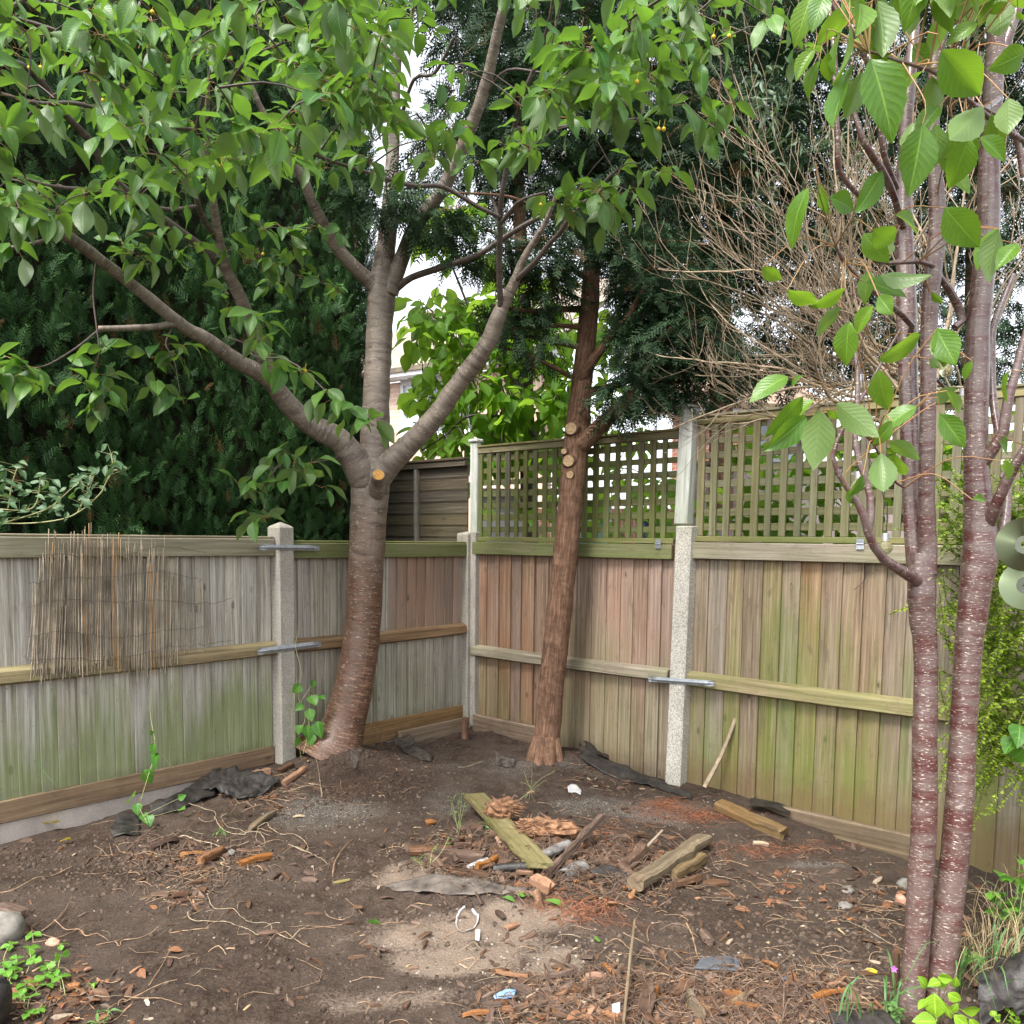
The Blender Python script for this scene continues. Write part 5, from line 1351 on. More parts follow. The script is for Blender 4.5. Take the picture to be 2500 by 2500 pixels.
def mat_tiles(name, c):
    m, nt, out = new_mat(name)
    g = N(nt)
    uv = g.n('ShaderNodeUVMap').outputs[0]
    b = g.n('ShaderNodeTexBrick')
    g.l(uv, b.inputs['Vector'])
    b.inputs['Scale'].default_value = 1.0
    b.inputs['Brick Width'].default_value = .30; b.inputs['Row Height'].default_value = .14; b.inputs['Mortar Size'].default_value = .012
    b.inputs['Color1'].default_value = (*c, 1); b.inputs['Color2'].default_value = tuple(.75 * q for q in c) + (1,); b.inputs['Mortar'].default_value = tuple(.35 * q for q in c) + (1,)
    n1 = g.noise(pos_out(g), 3, 4)
    col = g.mix(g.rng(n1, .45, .65, 0, .5), b.outputs['Color'], (.26, .22, .13))
    g.l(g.pbsdf(col, .9, g.bump(b.outputs['Fac'], -.5, .02), .2), out.inputs[0])
    return m
M_BRICK_P = mat_brick('pale_pink_brick', (.52, .36, .28), (.60, .44, .35), (.62, .56, .5))
M_BRICK_R = mat_brick('red_brick', (.34, .14, .09), (.42, .19, .13), (.45, .4, .36))
M_TILE = mat_tiles('roof_tile', (.36, .31, .26))
M_TILE2 = mat_tiles('red_roof_tile', (.33, .23, .18))
M_WHITE = mat_plain('white_frame', (.75, .76, .78), rough=.4, var=.06, bump=.02)
M_GLASS = mat_plain('window_glass', (.10, .12, .14), rough=.05, spec=.8, var=.2, scale=2, bump=0)
M_BLIND = mat_plain('window_blind', (.55, .62, .68), rough=.25, spec=.6, var=.08, bump=0)

def wallbox(acc, a, b, z0, z1, thick=.2):
    """upright slab from plan point a to b, its face at the line, thickness away from the camera"""
    a, b = np.array([a[0], a[1], 0.]), np.array([b[0], b[1], 0.])
    L = np.linalg.norm(b - a); u = (b - a) / L
    n = np.array([-u[1], u[0], 0]); n = n if n[1] < 0 else -n
    box(acc, a, u, n, 0, L, -thick, 0, z0, z1, uvo=0.0)
    return a, u, n, L

hs_ = thing('brick_house', 'pale pink brick house with white framed windows behind the lime green leaves', 'house', (-1.2, 15.3, 0))
pa, pb = W(880, 1100, 16.4)[:2], W(1330, 1100, 14.0)[:2]
A = Acc(); a, u, n, L = wallbox(A, pa, pb, -.1, 3.38)
box(A, a, u, n, 0, 1.0, -.2, 0, 3.3815, 4.4, uvo=.3); box(A, a, u, n, 2.72, L, -.2, 0, 3.3815, 4.4, uvo=.3); A.build('wall', M_BRICK_P, hs_)
A = Acc()
wx0, wx1 = 1.0, 2.72
box(A, a, u, n, wx0, wx1, -.06, .04, 3.38, 3.46)
fr_ = A.build('window_sill', M_WHITE, hs_)
A = Acc()
for x in (wx0, wx0 + .62, wx0 + 1.12, wx1 - .07): box(A, a, u, n, x, x + .07, -.1, -.01, 3.4615, 4.33)
box(A, a, u, n, wx0, wx1, -.1, -.012, 4.3315, 4.42)
fw = A.build('window_frame', M_WHITE, hs_)
A = Acc(); box(A, a, u, n, wx0 + .02, wx0 + .66, -.09, -.06, 3.4615, 4.33); A.build('blind', M_BLIND, fw)
A = Acc(); box(A, a, u, n, wx0 + .68, wx1 - .02, -.09, -.06, 3.4615, 4.33); A.build('pane', M_GLASS, fw)
A = Acc()
box(A, a, u, n, -.3, L + .3, -.05, .32, 4.425, 4.56); A.build('gutter', M_WHITE, hs_)
A = Acc()
r0, r1 = a + u * -.4 + n * .36 + UP * 4.57, a + u * (L + .4) + n * .36 + UP * 4.57
up_ = -n * 2.6 + UP * 1.75
V = [r0, r1, r1 + up_, r0 + up_, r0 - UP * .08 , r1 - UP * .08, r1 + up_ - UP * .08, r0 + up_ - UP * .08]
ll = np.linalg.norm(up_)
A.add(V, Q=[(0, 1, 2, 3), (5, 4, 7, 6), (0, 4, 5, 1), (3, 2, 6, 7), (0, 3, 7, 4), (1, 5, 6, 2)], uv=[(0, 0), (L, 0), (L, ll), (0, ll)] * 2)
A.build('roof', M_TILE, hs_)

h2 = thing('brick_house', 'brick house with brownish tiled roof and white gutter beyond the white flaking post', 'house', (4.2, 14.4, 0))
pa, pb = W(1650, 1100, 14.5)[:2], W(1960, 1100, 14.8)[:2]
A = Acc(); a, u, n, L = wallbox(A, pa, pb, -.1, 3.72); A.build('wall', M_BRICK_R, h2)
A = Acc(); box(A, a, u, n, -.2, L + .2, .0, .25, 3.725, 3.86); A.build('gutter', M_WHITE, h2)
A = Acc(); box(A, a, u, n, 1.3, 2.1, -.03, .03, 2.6, 3.6); A.build('window', M_GLASS, h2)
A = Acc()
r0, r1 = a + u * -.3 + n * .3 + UP * 3.87, a + u * (L + .3) + n * .3 + UP * 3.87
up_ = -n * 2.6 + UP * 1.25; ll = np.linalg.norm(up_)
V = [r0, r1, r1 + up_, r0 + up_, r0 - UP * .08, r1 - UP * .08, r1 + up_ - UP * .08, r0 + up_ - UP * .08]
A.add(V, Q=[(0, 1, 2, 3), (5, 4, 7, 6), (0, 4, 5, 1), (3, 2, 6, 7), (0, 3, 7, 4), (1, 5, 6, 2)], uv=[(0, 0), (L, 0), (L, ll), (0, ll)] * 2)
A.build('roof', M_TILE2, h2)

A = Acc(); wallbox(A, W(1165, 1300, 11.2)[:2], W(1760, 1300, 10.4)[:2], -.1, 1.93, .22)
box(A, np.array([*W(1165, 1300, 11.2)[:2], 0]), unit(np.array([*(W(1760, 1300, 10.4) - W(1165, 1300, 11.2))[:2], 0])), np.array([0, -1., 0]), 0, 2.9, -.25, .03, 1.9315, 1.99)
tag(A.build('garden_wall', M_BRICK_R), 'low red brick garden wall glimpsed through the greenish trellis', 'wall', kind='thing')
sh_ = thing('garden_shed', 'pale lilac boarded shed glimpsed through the trellis beside the corner post', 'shed', tuple(W(1205, 1400, 9.6)))
M_LILAC = mat_plain('lilac_paint', (.55, .53, .60), rough=.6, var=.1, scale=6)
A = Acc()
for k in range(11): box(A, np.array([*W(1150, 1300, 9.6)[:2], 0]), np.array([1., 0, 0]), np.array([0, -1., 0]), 0, .56, -1.2, .004 * (k % 2), k * .2 - .1, k * .2 + .098)
A.build('wall', M_LILAC, sh_)
A = Acc(); box(A, np.array([*W(1140, 1300, 9.6)[:2], 0]), np.array([1., 0, 0]), np.array([0, -1., 0]), -.05, .68, -1.3, .12, 2.105, 2.15); A.build('roof', M_CONC, sh_)
gd = thing('garden_gate', 'pale turquoise plank door glimpsed through the trellis right of the conifer trunk', 'door', tuple(W(1450, 1400, 9.8)))
M_TURQ = mat_plain('turquoise_paint', (.42, .66, .62), rough=.5, var=.1, scale=6)
A = Acc()
for k in range(4): box(A, np.array([*W(1412, 1300, 9.8)[:2], 0]), np.array([1., 0, 0]), np.array([0, -1., 0]), k * .095, k * .095 + .088, -.03, 0, -.05, 2.05)
A.build('planks', M_TURQ, gd)
A = Acc()
for z in (.3, 1.0, 1.8):
    A = Acc(); box(A, np.array([*W(1412, 1300, 9.8)[:2], 0]), np.array([1., 0, 0]), np.array([0, -1., 0]), 0, .375, .001, .025, z, z + .08); A.build('cross_bar', M_WHITE, gd)
M_NAVY = mat_plain('navy_plastic', (.03, .045, .10), rough=.4, var=.15)
bn = thing('wheelie_bin', 'dark navy bin glimpsed through the trellis left of the white flaking post', 'bin', tuple(W(1600, 1400, 9.2)))
c = W(1598, 1300, 9.3)
A = Acc(); o_ = np.array([c[0], c[1], 0.]); box(A, o_, np.array([1., 0, 0]), np.array([0, -1., 0]), -.13, .13, -.5, 0, 0.0, 1.82); A.build('body', M_NAVY, bn, bevel=.02)
A = Acc(); box(A, o_, np.array([1., 0, 0]), np.array([0, -1., 0]), -.15, .15, -.54, .03, 1.825, 1.88); A.build('lid', M_NAVY, bn, bevel=.015)

# lime green leafy tree beyond the corner
lt = thing('leafy_tree', 'lime green leafy tree glowing behind the gap between hedge and conifer', 'tree', tuple(W(1255, 1420, 8.3)))
A = Acc(); LS = []
for rows in [[(1300, 1400, 8.5, 34), (1296, 1200, 8.4, 30), (1290, 1000, 8.3, 26), (1280, 800, 8.3, 22), (1240, 600, 8.2, 14), (1200, 480, 8.2, 8)],
             [(1229, 1130, 8.0, 12), (1226, 1060, 8.0, 12), (1224, 1019, 8.0, 13), (1240, 985, 8.0, 13), (1261, 954, 8.05, 13), (1289, 898, 8.1, 14), (1286, 850, 8.2, 14)],
             [(1314, 1085, 8.0, 7), (1284, 1010, 8.0, 8), (1266, 949, 8.0, 8), (1219, 884, 8.0, 8), (1180, 830, 8.0, 7), (1140, 740, 8.0, 6), (1100, 640, 8.0, 5)],
             [(1030, 1100, 7.9, 4), (1090, 1060, 7.9, 5), (1145, 1016, 7.9, 6), (1224, 1018, 8.0, 7)],
             [(1270, 760, 8.2, 12), (1180, 680, 8.1, 9), (1090, 610, 8.0, 6)], [(1285, 900, 8.2, 9), (1340, 840, 8.2, 8), (1400, 800, 8.2, 6)], [(1290, 960, 8.2, 9), (1350, 980, 8.2, 8), (1420, 1000, 8.2, 6)]]:
    P, R = trace(rows); tube(A, P, R, 8, rough=.06); LS.append(P)
A.build('trunk', M_BARK_TWIG, lt, smooth=True)
r6 = np.random.default_rng(66)
CL = []
for x0, x1, y0, y1, nn in [(1010, 1250, 740, 1130, 190), (1230, 1400, 780, 1130, 110), (1010, 1160, 480, 600, 20), (1040, 1240, 600, 780, 26), (1160, 1380, 640, 840, 30), (1370, 1660, 880, 1300, 50), (1440, 1640, 740, 900, 26), (1130, 1400, 1120, 1300, 14)]:
    for _ in range(nn):
        px, py = r6.uniform(x0, x1), r6.uniform(y0, y1)
        if px < 1010 + max(0, (1120 - py)) * .0: continue
        if ((px - 1090) / 75) ** 2 + ((py - 1000) / 45) ** 2 < 1 and r6.random() < .5: continue
        if ((px - 1110) / 100) ** 2 + ((py - 665) / 62) ** 2 < 1 and r6.random() < .8: continue
        CL.append(W(px, py, r6.uniform(7.7, 8.8)))
P, A_, U, S, ST = clusters_on(CL, r6, (3, 6), (.13, .20), droop=-.6, stalk_len=.07)
lf = Acc(); put_leaves(lf, LEAFT, P, A_, U, S, r6.random(len(P)), r6.uniform(1.1, 1.5, len(P)), 7)
lf.build('crown', M_LEAF_LIME, lt, smooth=True)
tw = Acc(); nd = np.concatenate(LS)
for c in CL:
    q = nd[np.argmin(np.sum((nd - c) ** 2, 1))]
    tube(tw, catmull(np.array([q, (q + c) / 2 + UP * .06, c]), 6), np.linspace(.006, .003, 6), 4, cap=False); nd = np.vstack([nd, c[None]])
tw.build('twigs', M_BARK_TWIG, lt)

# broad-leaved shrub right behind the browner trellis
bs = thing('leafy_shrub', 'broad leaved green shrub showing through the browner trellis', 'shrub', tuple(FR(3.0, -.6)))
CL = []
for _ in range(400):
    t_ = r6.uniform(2.15, 5.4); CL.append(FR(t_, -r6.uniform(.25, .9), r6.uniform(1.2, 2.3) + .32 * max(0, r6.random() - .55) * (t_ > 2.5)))
P, A_, U, S, ST = clusters_on(CL, r6, (3, 6), (.10, .16), droop=-.4, stalk_len=.06)
lf = Acc(); put_leaves(lf, LEAFT, P, A_, U, S, r6.random(len(P)), r6.uniform(1.2, 1.6, len(P)), 8); lf.build('foliage', M_LEAF_LIME, bs, smooth=True)
tw = Acc()
for k in range(14):
    b_ = FR(3.2 + r6.normal(0, .3), -.6, 0); e_ = CL[r6.integers(0, len(CL))]
    tube(tw, catmull(np.array([b_, (b_ + e_) / 2 + UP * .3, e_]), 10), np.linspace(.012, .004, 10), 5)
tw.build('stems', M_BARK_TWIG, bs)
nf_ = thing('lap_fence', 'greyish pink board fence of the next garden glimpsed through the browner trellis', 'fence panel', tuple(W(2100, 1400, 8.2)))
A = Acc(); o_ = np.array([*W(1690, 1300, 8.3)[:2], 0.])
for k in range(34): box(A, o_, np.array([1., 0, 0]), np.array([0, -1., 0]), k * .125, k * .125 + .118, -.02, .004 * (k % 2), -.1, 2.32)
A.build('boards', mat_plain('greyish_pink_board', (.27, .22, .21), rough=.8, var=.3, scale=8), nf_)
A = Acc(); box(A, o_, np.array([1., 0, 0]), np.array([0, -1., 0]), 0, 4.25, -.04, .03, 2.3215, 2.36); A.build('top_rail', M_DARKWOOD, nf_)
# more greenery for the gaps low behind the trellis by the corner
bs = thing('leafy_shrub', 'bright green shrub low behind the greenish trellis near the corner', 'shrub', tuple(FR(.9, -1.2)))
CL = [FR(r6.uniform(.5, 1.9), -r6.uniform(.8, 1.6), r6.uniform(1.2, 2.2)) for _ in range(34)]
P, A_, U, S, ST = clusters_on(CL, r6, (3, 6), (.09, .15), droop=-.4, stalk_len=.06)
lf = Acc(); put_leaves(lf, LEAFT, P, A_, U, S, r6.random(len(P)), r6.uniform(1.2, 1.6, len(P)), 9); lf.build('foliage', M_LEAF_LIME, bs, smooth=True)
tw = Acc()
for k in range(10):
    b_ = FR(1.2 + r6.normal(0, .2), -1.2, 0); e_ = CL[r6.integers(0, len(CL))]
    tube(tw, catmull(np.array([b_, (b_ + e_) / 2 + UP * .3, e_]), 10), np.linspace(.012, .004, 10), 5)
tw.build('stems', M_BARK_TWIG, bs)

# ------------------------------------------------------------------ the bare twiggy shrub leaning over the right-hand fence
M_TWIG = mat_plain('bare_tan_twig', (.29, .225, .155), rough=.7, var=.35, scale=20, spec=.2, bump=.3)
M_BUDD = mat_leaf('grey_green_leaf', (.09, .14, .085), (.14, .19, .12), trans=(.12, .2, .06), tfac=.25, veins=10)
sb_ = thing('twiggy_shrub', 'bare tan twiggy shrub fanning out over the fence on the right', 'shrub', tuple(W(2290, 1330, 5.35)))
r7 = np.random.default_rng(77)
ST_, TWG = Acc(), Acc()
tips_b = []
def shoot(a, d, L, r, lvl, curve):
    n_ = max(6, int(L / .05))
    pts = [a]; dd = unit(d)
    for k in range(n_ - 1):
        dd = unit(dd + curve * (1.0 / n_) + r7.normal(0, .085, 3))
        pts.append(pts[-1] + dd * L / (n_ - 1))
    pts = np.array(pts)
    tube(ST_ if lvl == 0 else TWG, pts, np.linspace(r, max(r * .32, .0012), n_), 7 if lvl == 0 else 5, cap=False, rnd=r7.random())
    if lvl == 0: tips_b.append(pts[-1])
    if lvl < 3:
        m = [r7.integers(6, 9), r7.integers(3, 6), r7.integers(0, 3)][lvl]
        for q in range(m):
            k = int(n_ * r7.uniform(.22 if lvl == 0 else .12, .92))
            tdir = unit(pts[min(k + 1, n_ - 1)] - pts[max(k - 1, 0)])
            side = unit(np.cross(tdir, r7.normal(0, 1, 3)))
            shoot(pts[k], tdir + side * r7.uniform(.45, 1.15) + UP * .22, L * r7.uniform(.28, .5) * (1.0 if lvl else .8), max(r * (1 - .7 * k / n_) * .55, .0014), lvl + 1, curve * .6 + UP * .25)
STEMS = [(1640, 540, 4.9), (1610, 690, 5.0), (1680, 450, 5.0), (1720, 330, 5.1), (1780, 230, 5.2), (1830, 150, 5.2), (1900, 110, 5.3), (1640, 830, 5.0), (1700, 600, 5.1), (1760, 460, 5.3), (1820, 380, 5.4), (1690, 770, 5.1), (1740, 850, 5.1), (1990, 200, 5.3), (2060, 120, 5.4), (1900, 500, 5.5), (1850, 640, 5.4), (1930, 700, 5.3), (1760, 690, 5.2), (2130, 300, 5.4), (2220, 150, 5.4), (2320, 180, 5.4), (2430, 250, 5.4), (2480, 420, 5.2), (2360, 450, 5.5), (1980, 420, 5.5), (1640, 840, 5.0), (1700, 800, 5.1), (1840, 820, 5.2), (1700, 240, 5.1), (1760, 140, 5.2), (1950, 40, 5.3), (1880, 800, 5.2), (1660, 740, 5.0), (1960, 820, 5.2), (1990, 760, 5.3), (1600, 620, 4.9), (2050, 640, 5.4), (2440, 600, 5.3), (2500, 300, 5.3)]
for x, y, d in STEMS:
    b0 = W(2250 + r7.normal(0, 60), 955 + r7.normal(0, 40), 5.3 + r7.normal(0, .15))
    e0 = W(x, y, d)
    v = e0 - b0; L = np.linalg.norm(v)
    shoot(b0, v / L - UP * .22, L * 1.0, r7.uniform(.006, .013), 0, UP * .45)
for k in range(9):
    a0 = W(2290 + r7.normal(0, 30), 1420, 5.4); e0 = W(2255 + r7.normal(0, 55), 1000 + r7.normal(0, 30), 5.3)
    tube(ST_, catmull(np.array([a0, (a0 + e0) / 2 + r7.normal(0, .04, 3), e0]), 14), np.linspace(.03, .017, 14), 8, rough=.08, rnd=r7.random())
ST_.build('stems', M_TWIG, sb_, smooth=True); TWG.build('twigs', M_TWIG, sb_, smooth=True)
lf = Acc(); P = []
for _ in range(170): P.append(W(r7.normal(1880, 45), r7.normal(270, 75), r7.uniform(5.0, 5.4)))
for _ in range(60): P.append(W(r7.normal(2060, 40), r7.normal(380, 60), r7.uniform(5.2, 5.5)))
P = np.array(P); put_leaves(lf, LEAFT, P, r7.normal(0, 1, P.shape) + UP * .1, UP + r7.normal(0, .6, P.shape), r7.uniform(.05, .10, len(P)), r7.random(len(P)), np.full(len(P), .42), 10)
lf.build('leaves', M_BUDD, sb_, smooth=True)

# ------------------------------------------------------------------ yellow green small-leaved shrub at the right edge
M_LON = mat_leaf('small_shrub_leaf', (.085, .19, .02), (.36, .46, .035), trans=(.3, .5, .03), tfac=.3, rough=.4, veins=3, vein_gain=.15)
lon = thing('small_leaved_shrub', 'yellow green small leaved shrub spilling over the fence at the right edge', 'shrub', tuple(W(2530, 1980, 4.1)))
r8 = np.random.default_rng(88)
SMALL = [leaf_template(4, .62, .1, .1, .0, seed=40, nx=2)]
lf, tw = Acc(), Acc()
P, A_, U, S, Rn = [], [], [], [], []
def lon_shoot(rows, leaves=True, step=.013, bright=.5):
    Pp = catmull(np.array([W(*q) for q in rows]), 30)
    tube(tw, Pp, np.linspace(.003, .001, 30), 4, cap=False)
    L = np.linalg.norm(np.diff(Pp, axis=0), axis=1).sum(); m = int(L / step)
    for k in range(m):
        f = k / m
        i = min(int(f * 29), 28); p = Pp[i] + (Pp[i + 1] - Pp[i]) * (f * 29 - i); tdir = unit(Pp[i + 1] - Pp[i])
        sd_ = unit(np.cross(tdir, UP * .9 + r8.normal(0, .25, 3)))
        for s_ in (-1, 1):
            P.append(p); A_.append(sd_ * s_ + tdir * .5 + r8.normal(0, .2, 3)); U.append(UP + r8.normal(0, .35, 3)); S.append(r8.uniform(.019, .032) * (1.05 - .4 * f)); Rn.append(np.clip(bright + .25 * f + r8.normal(0, .15), 0, 1))
for _ in range(200):
    y0 = r8.uniform(1180, 1900); x0 = r8.uniform(2440, 2580); d = r8.uniform(3.75, 4.15)
    dx = -r8.uniform(30, 135) * (1.15 if y0 > 1500 else .8); dy = r8.normal(-10, 60)
    lon_shoot([(x0, y0, d + .1), (x0 + dx * .5, y0 + dy * .5 - 25, d), (x0 + dx, y0 + dy + 20, d - .08), (x0 + dx * 1.15, y0 + dy + 50, d - .1)], bright=.45 if y0 > 1450 else .25)
for _ in range(80):   # darker inner and higher shoots, seen between the trunks
    y0 = r8.uniform(1150, 1650); x0 = r8.uniform(2300, 2420); d = r8.uniform(4.25, 4.5)
    lon_shoot([(x0 + 60, y0 + 50, d + .05), (x0, y0, d), (x0 - 30 + r8.normal(0, 20), y0 + r8.normal(0, 40), d - .05)], bright=.22)
for rows in [[(2500, 1880, 3.8), (2460, 1940, 3.75), (2430, 1975, 3.72), (2395, 1990, 3.7)], [(2520, 1700, 3.8), (2440, 1720, 3.75), (2400, 1760, 3.7), (2390, 1800, 3.7)], [(2330, 1820, 4.2), (2310, 1850, 4.2), (2290, 1940, 4.15)], [(2260, 1470, 4.3), (2210, 1485, 4.25), (2165, 1503, 4.2)], [(2540, 1600, 3.9), (2440, 1590, 3.8), (2410, 1640, 3.8), (2390, 1700, 3.75)], [(2330, 1600, 4.2), (2310, 1560, 4.2), (2290, 1420, 4.2)], [(2340, 1860, 4.1), (2310, 1840, 4.1), (2290, 1830, 4.1)], [(2520, 1330, 4.1), (2430, 1300, 4.1), (2380, 1320, 4.05)], [(2300, 1320, 4.3), (2260, 1300, 4.3), (2180, 1290, 4.3)], [(2330, 1780, 4.1), (2300, 1700, 4.1), (2290, 1620, 4.1)]]:
    lon_shoot(rows, bright=.6)
P = np.array(P); put_leaves(lf, SMALL, P, np.array(A_), np.array(U), np.array(S), np.array(Rn), None, 11)
lf.build('foliage', M_LON, lon, smooth=True); tw.build('stems', M_BARK_TWIG, lon)
# a darker broad leaf poking out of it
gl = thing('bindweed', 'dark heart leaved climber inside the yellow green shrub', 'climber', tuple(W(2460, 1990, 4.0)))
M_BIND = mat_leaf('bindweed_leaf', (.04, .14, .02), (.09, .22, .03), trans=(.2, .42, .03), tfac=.33, veins=4, vein_gain=.5)
HEART = [leaf_template(8, .82, d_, .12, .02, seed=50 + k, tip=2.6, base=.45) for k, d_ in enumerate((.1, .25))]
def climber(th, stems, leaves, size=(.06, .09), seed=0, mat=M_BIND, T=HEART, r_=.0016):
    r = np.random.default_rng(seed); tw = Acc(); nd = []
    for rows in stems:
        Pp = catmull(np.array([W(*q) for q in rows]), 40); tube(tw, Pp, r_, 5, cap=False, rnd=r.random()); nd.append(Pp)
    nd = np.concatenate(nd); P, A_, U, S = [], [], [], []
    for q in leaves:
        p = W(*q[:3]); d = np.array([q[3], r.normal(-.3, .3), q[4]])
        n0 = nd[np.argmin(np.sum((nd - p) ** 2, 1))]; stalk(tw, n0, p, .0011)
        P.append(p); A_.append(d); U.append(unit(EYE - p) * .8 + UP * .6 + r.normal(0, .4, 3)); S.append(q[5] if len(q) > 5 else r.uniform(*size))
    tw.build('stems', M_STEMG, th, smooth=True)
    lf = Acc(); put_leaves(lf, T, np.array(P), np.array(A_), np.array(U), np.array(S), r.random(len(P)), r.uniform(.85, 1.1, len(P)), seed); lf.build('leaves', mat, th, smooth=True)
M_STEMG = mat_plain('pale_green_stem', (.30, .30, .14), rough=.5, var=.25)
climber(gl, [[(2500, 1900, 3.9), (2480, 1830, 3.85), (2490, 1760, 3.8), (2520, 1700, 3.8)]], [(2490, 1770, 3.7, -.6, -.8, .12), (2480, 1800, 3.7, -.7, -.6, .10), (2500, 1830, 3.7, -.4, -.9, .09)], seed=3)
bw = thing('bindweed', 'bindweed with heart leaves climbing in front of the plain grey fence', 'climber', tuple(G(385, 2045)))
d_ = 4.75
climber(bw, [[(330, 2010, d_), (345, 1950, d_ - .02), (360, 1900, d_), (372, 1860, d_ + .05), (378, 1815, d_ + .1), (368, 1750, d_ + .2), (367, 1690, d_ + .22), (371, 1660, d_ + .22)], [(360, 2010, d_ - .2), (340, 1970, d_ - .1), (345, 1945, d_)], [(385, 1835, d_ + .05), (410, 1860, d_ + .1), (425, 1875, d_ + .15)]],
        [(378, 1815, d_, -.2, -.9, .085), (385, 1838, d_, -.3, -1, .10), (350, 1880, d_, .5, -.9, .10), (330, 1940, d_ - .1, -.8, -.5, .09), (335, 1960, d_ - .1, .2, -1, .07), (345, 1985, d_ - .1, .7, -.7, .06), (360, 1990, d_ - .15, .4, -.5, .07), (440, 1975, 4.7, .3, .1, .05), (435, 1950, 4.7, .4, .2, .05), (372, 1795, d_ + .05, .0, .6, .04)], seed=4)
b2 = thing('bindweed', 'tangled bindweed growing up beside the cherry trunk and pointed post', 'climber', tuple(G(735, 1855)))
d_ = 5.62
climber(b2, [[(735, 1850, d_), (730, 1800, d_), (745, 1750, d_), (728, 1700, d_), (735, 1640, d_), (722, 1580, d_ + .05), (728, 1540, d_ + .08)], [(740, 1840, d_ - .05), (755, 1770, d_), (735, 1720, d_), (750, 1690, d_), (765, 1665, d_)], [(720, 1820, d_), (712, 1760, d_), (720, 1700, d_), (710, 1690, d_), (728, 1660, d_)]],
        [(735, 1672, d_, -.5, -.5, .08), (765, 1660, d_, .1, -.9, .06), (760, 1698, d_, .5, -.6, .09), (740, 1720, d_, -.6, -.4, .07), (755, 1730, d_, .3, -1, .09), (750, 1770, d_, .3, -1, .10), (775, 1760, d_, .2, -.9, .12), (760, 1790, d_, .0, -1, .09), (735, 1770, d_, -.4, -1, .07), (730, 1800, d_, -.3, -1, .07), (768, 1820, d_, .2, -.7, .05), (780, 1700, d_, .9, -.2, .06)], seed=5)
# rose at the left edge
ro = thing('rose_bush', 'rose stems with grey green leaflets reaching in over the fence at the left edge', 'shrub', tuple(W(-90, 1500, 4.35)))
M_ROSE = mat_leaf('rose_leaf', (.055, .12, .055), (.10, .18, .075), trans=(.15, .3, .05), tfac=.28, rough=.45, veins=7, spec=.45)
r9 = np.random.default_rng(99); d_ = 4.25
lv = []
for cx, cy in [(40, 1145), (15, 1175), (60, 1190), (100, 1170), (105, 1205), (55, 1225), (10, 1215), (120, 1235), (130, 1190), (205, 1195), (190, 1215), (225, 1160), (240, 1170), (265, 1105), (285, 1120), (270, 1140), (180, 1170), (85, 1250), (30, 1250), (-10, 1230), (10, 1130), (150, 1225)]:
    for k in range(5): lv.append((cx + r9.normal(0, 14), cy + r9.normal(0, 12), d_ + r9.normal(0, .06), r9.normal(0, 1), r9.normal(-.4, .6), r9.uniform(.04, .065)))
climber(ro, [[(-40, 1275, d_), (60, 1278, d_), (150, 1268, d_), (200, 1245, d_), (245, 1205, d_), (258, 1180, d_), (275, 1150, d_), (300, 1148, d_)], [(-40, 1290, d_ + .05), (60, 1262, d_), (120, 1240, d_), (150, 1215, d_)], [(-40, 1240, d_), (60, 1245, d_), (90, 1225, d_), (100, 1160, d_)], [(190, 1250, d_), (215, 1200, d_), (230, 1160, d_)], [(258, 1180, d_), (275, 1145, d_), (272, 1110, d_)], [(20, 1240, d_), (30, 1180, d_), (45, 1135, d_)]],
        lv, seed=6, mat=M_ROSE, T=LEAFT, r_=.0035)

# ------------------------------------------------------------------ things lying on the dug ground
M_ROT = mat_wood('rotten_orange_wood', (.07, .03, .014), (.19, .085, .038), (.32, .17, .083), algae=0, var=.5, knots=False, dirt=0)
M_BARKP = mat_wood('brown_bark_piece', (.025, .014, .009), (.080, .044, .027), (.155, .096, .064), algae=0, var=.6, knots=False)
M_PALEW = mat_wood('pale_splintered_wood', (.15, .10, .055), (.31, .22, .135), (.45, .35, .235), algae=0, var=.4, knots=False)
M_MOSSP = mat_wood('mossy_plank_timber', (.045, .034, .018), (.13, .10, .05), (.25, .20, .115), algae=.45, algae_lo=0, algae_hi=1.2, algae_col=(.145, .14, .026), algae_patch=9, var=.1, knots=False)
M_LOGB = mat_wood('old_branch_wood', (.05, .032, .02), (.13, .088, .052), (.245, .175, .105), algae=.1, algae_lo=0, algae_hi=1.0, algae_patch=8, var=.2, knots=False, red=.6, red_col=(.22, .10, .045))
M_SLEEP = mat_wood('dirty_edging_timber', (.09, .06, .036), (.20, .14, .088), (.29, .215, .145), algae=0.25, algae_lo=-.4, algae_hi=.3, var=.2, dirt=.8, dirt_z=-.04)
M_FIBRE = mat_plain('red_rotten_fibre', (.15, .06, .03), rough=.9, var=.5, scale=30, c2=(.34, .185, .10), bump=.8, bdist=.01)
M_BLACKP = mat_plain('black_polythene', (.010, .010, .011), rough=.5, spec=.4, var=.4, scale=18, c2=(.045, .038, .033), bump=.5, bdist=.01)
M_MEMB = mat_plain('grey_weed_membrane', (.035, .031, .028), rough=.85, spec=.15, var=.5, scale=25, c2=(.11, .09, .075), bump=.3)
M_MEMB2 = mat_plain('pale_weed_membrane', (.085, .072, .062), rough=.85, spec=.15, var=.4, scale=14, c2=(.16, .135, .115), bump=.3)
M_PIPE = mat_plain('grey_pipe_plastic', (.085, .075, .068), rough=.45, var=.5, scale=26, c2=(.24, .225, .21), bump=.15)
M_ROOT = mat_plain('pale_root', (.27, .20, .125), rough=.7, var=.4, scale=40, c2=(.44, .35, .23))
M_ROOTB = mat_plain('brown_root', (.24, .135, .075), rough=.7, var=.4, scale=40, c2=(.36, .24, .14))
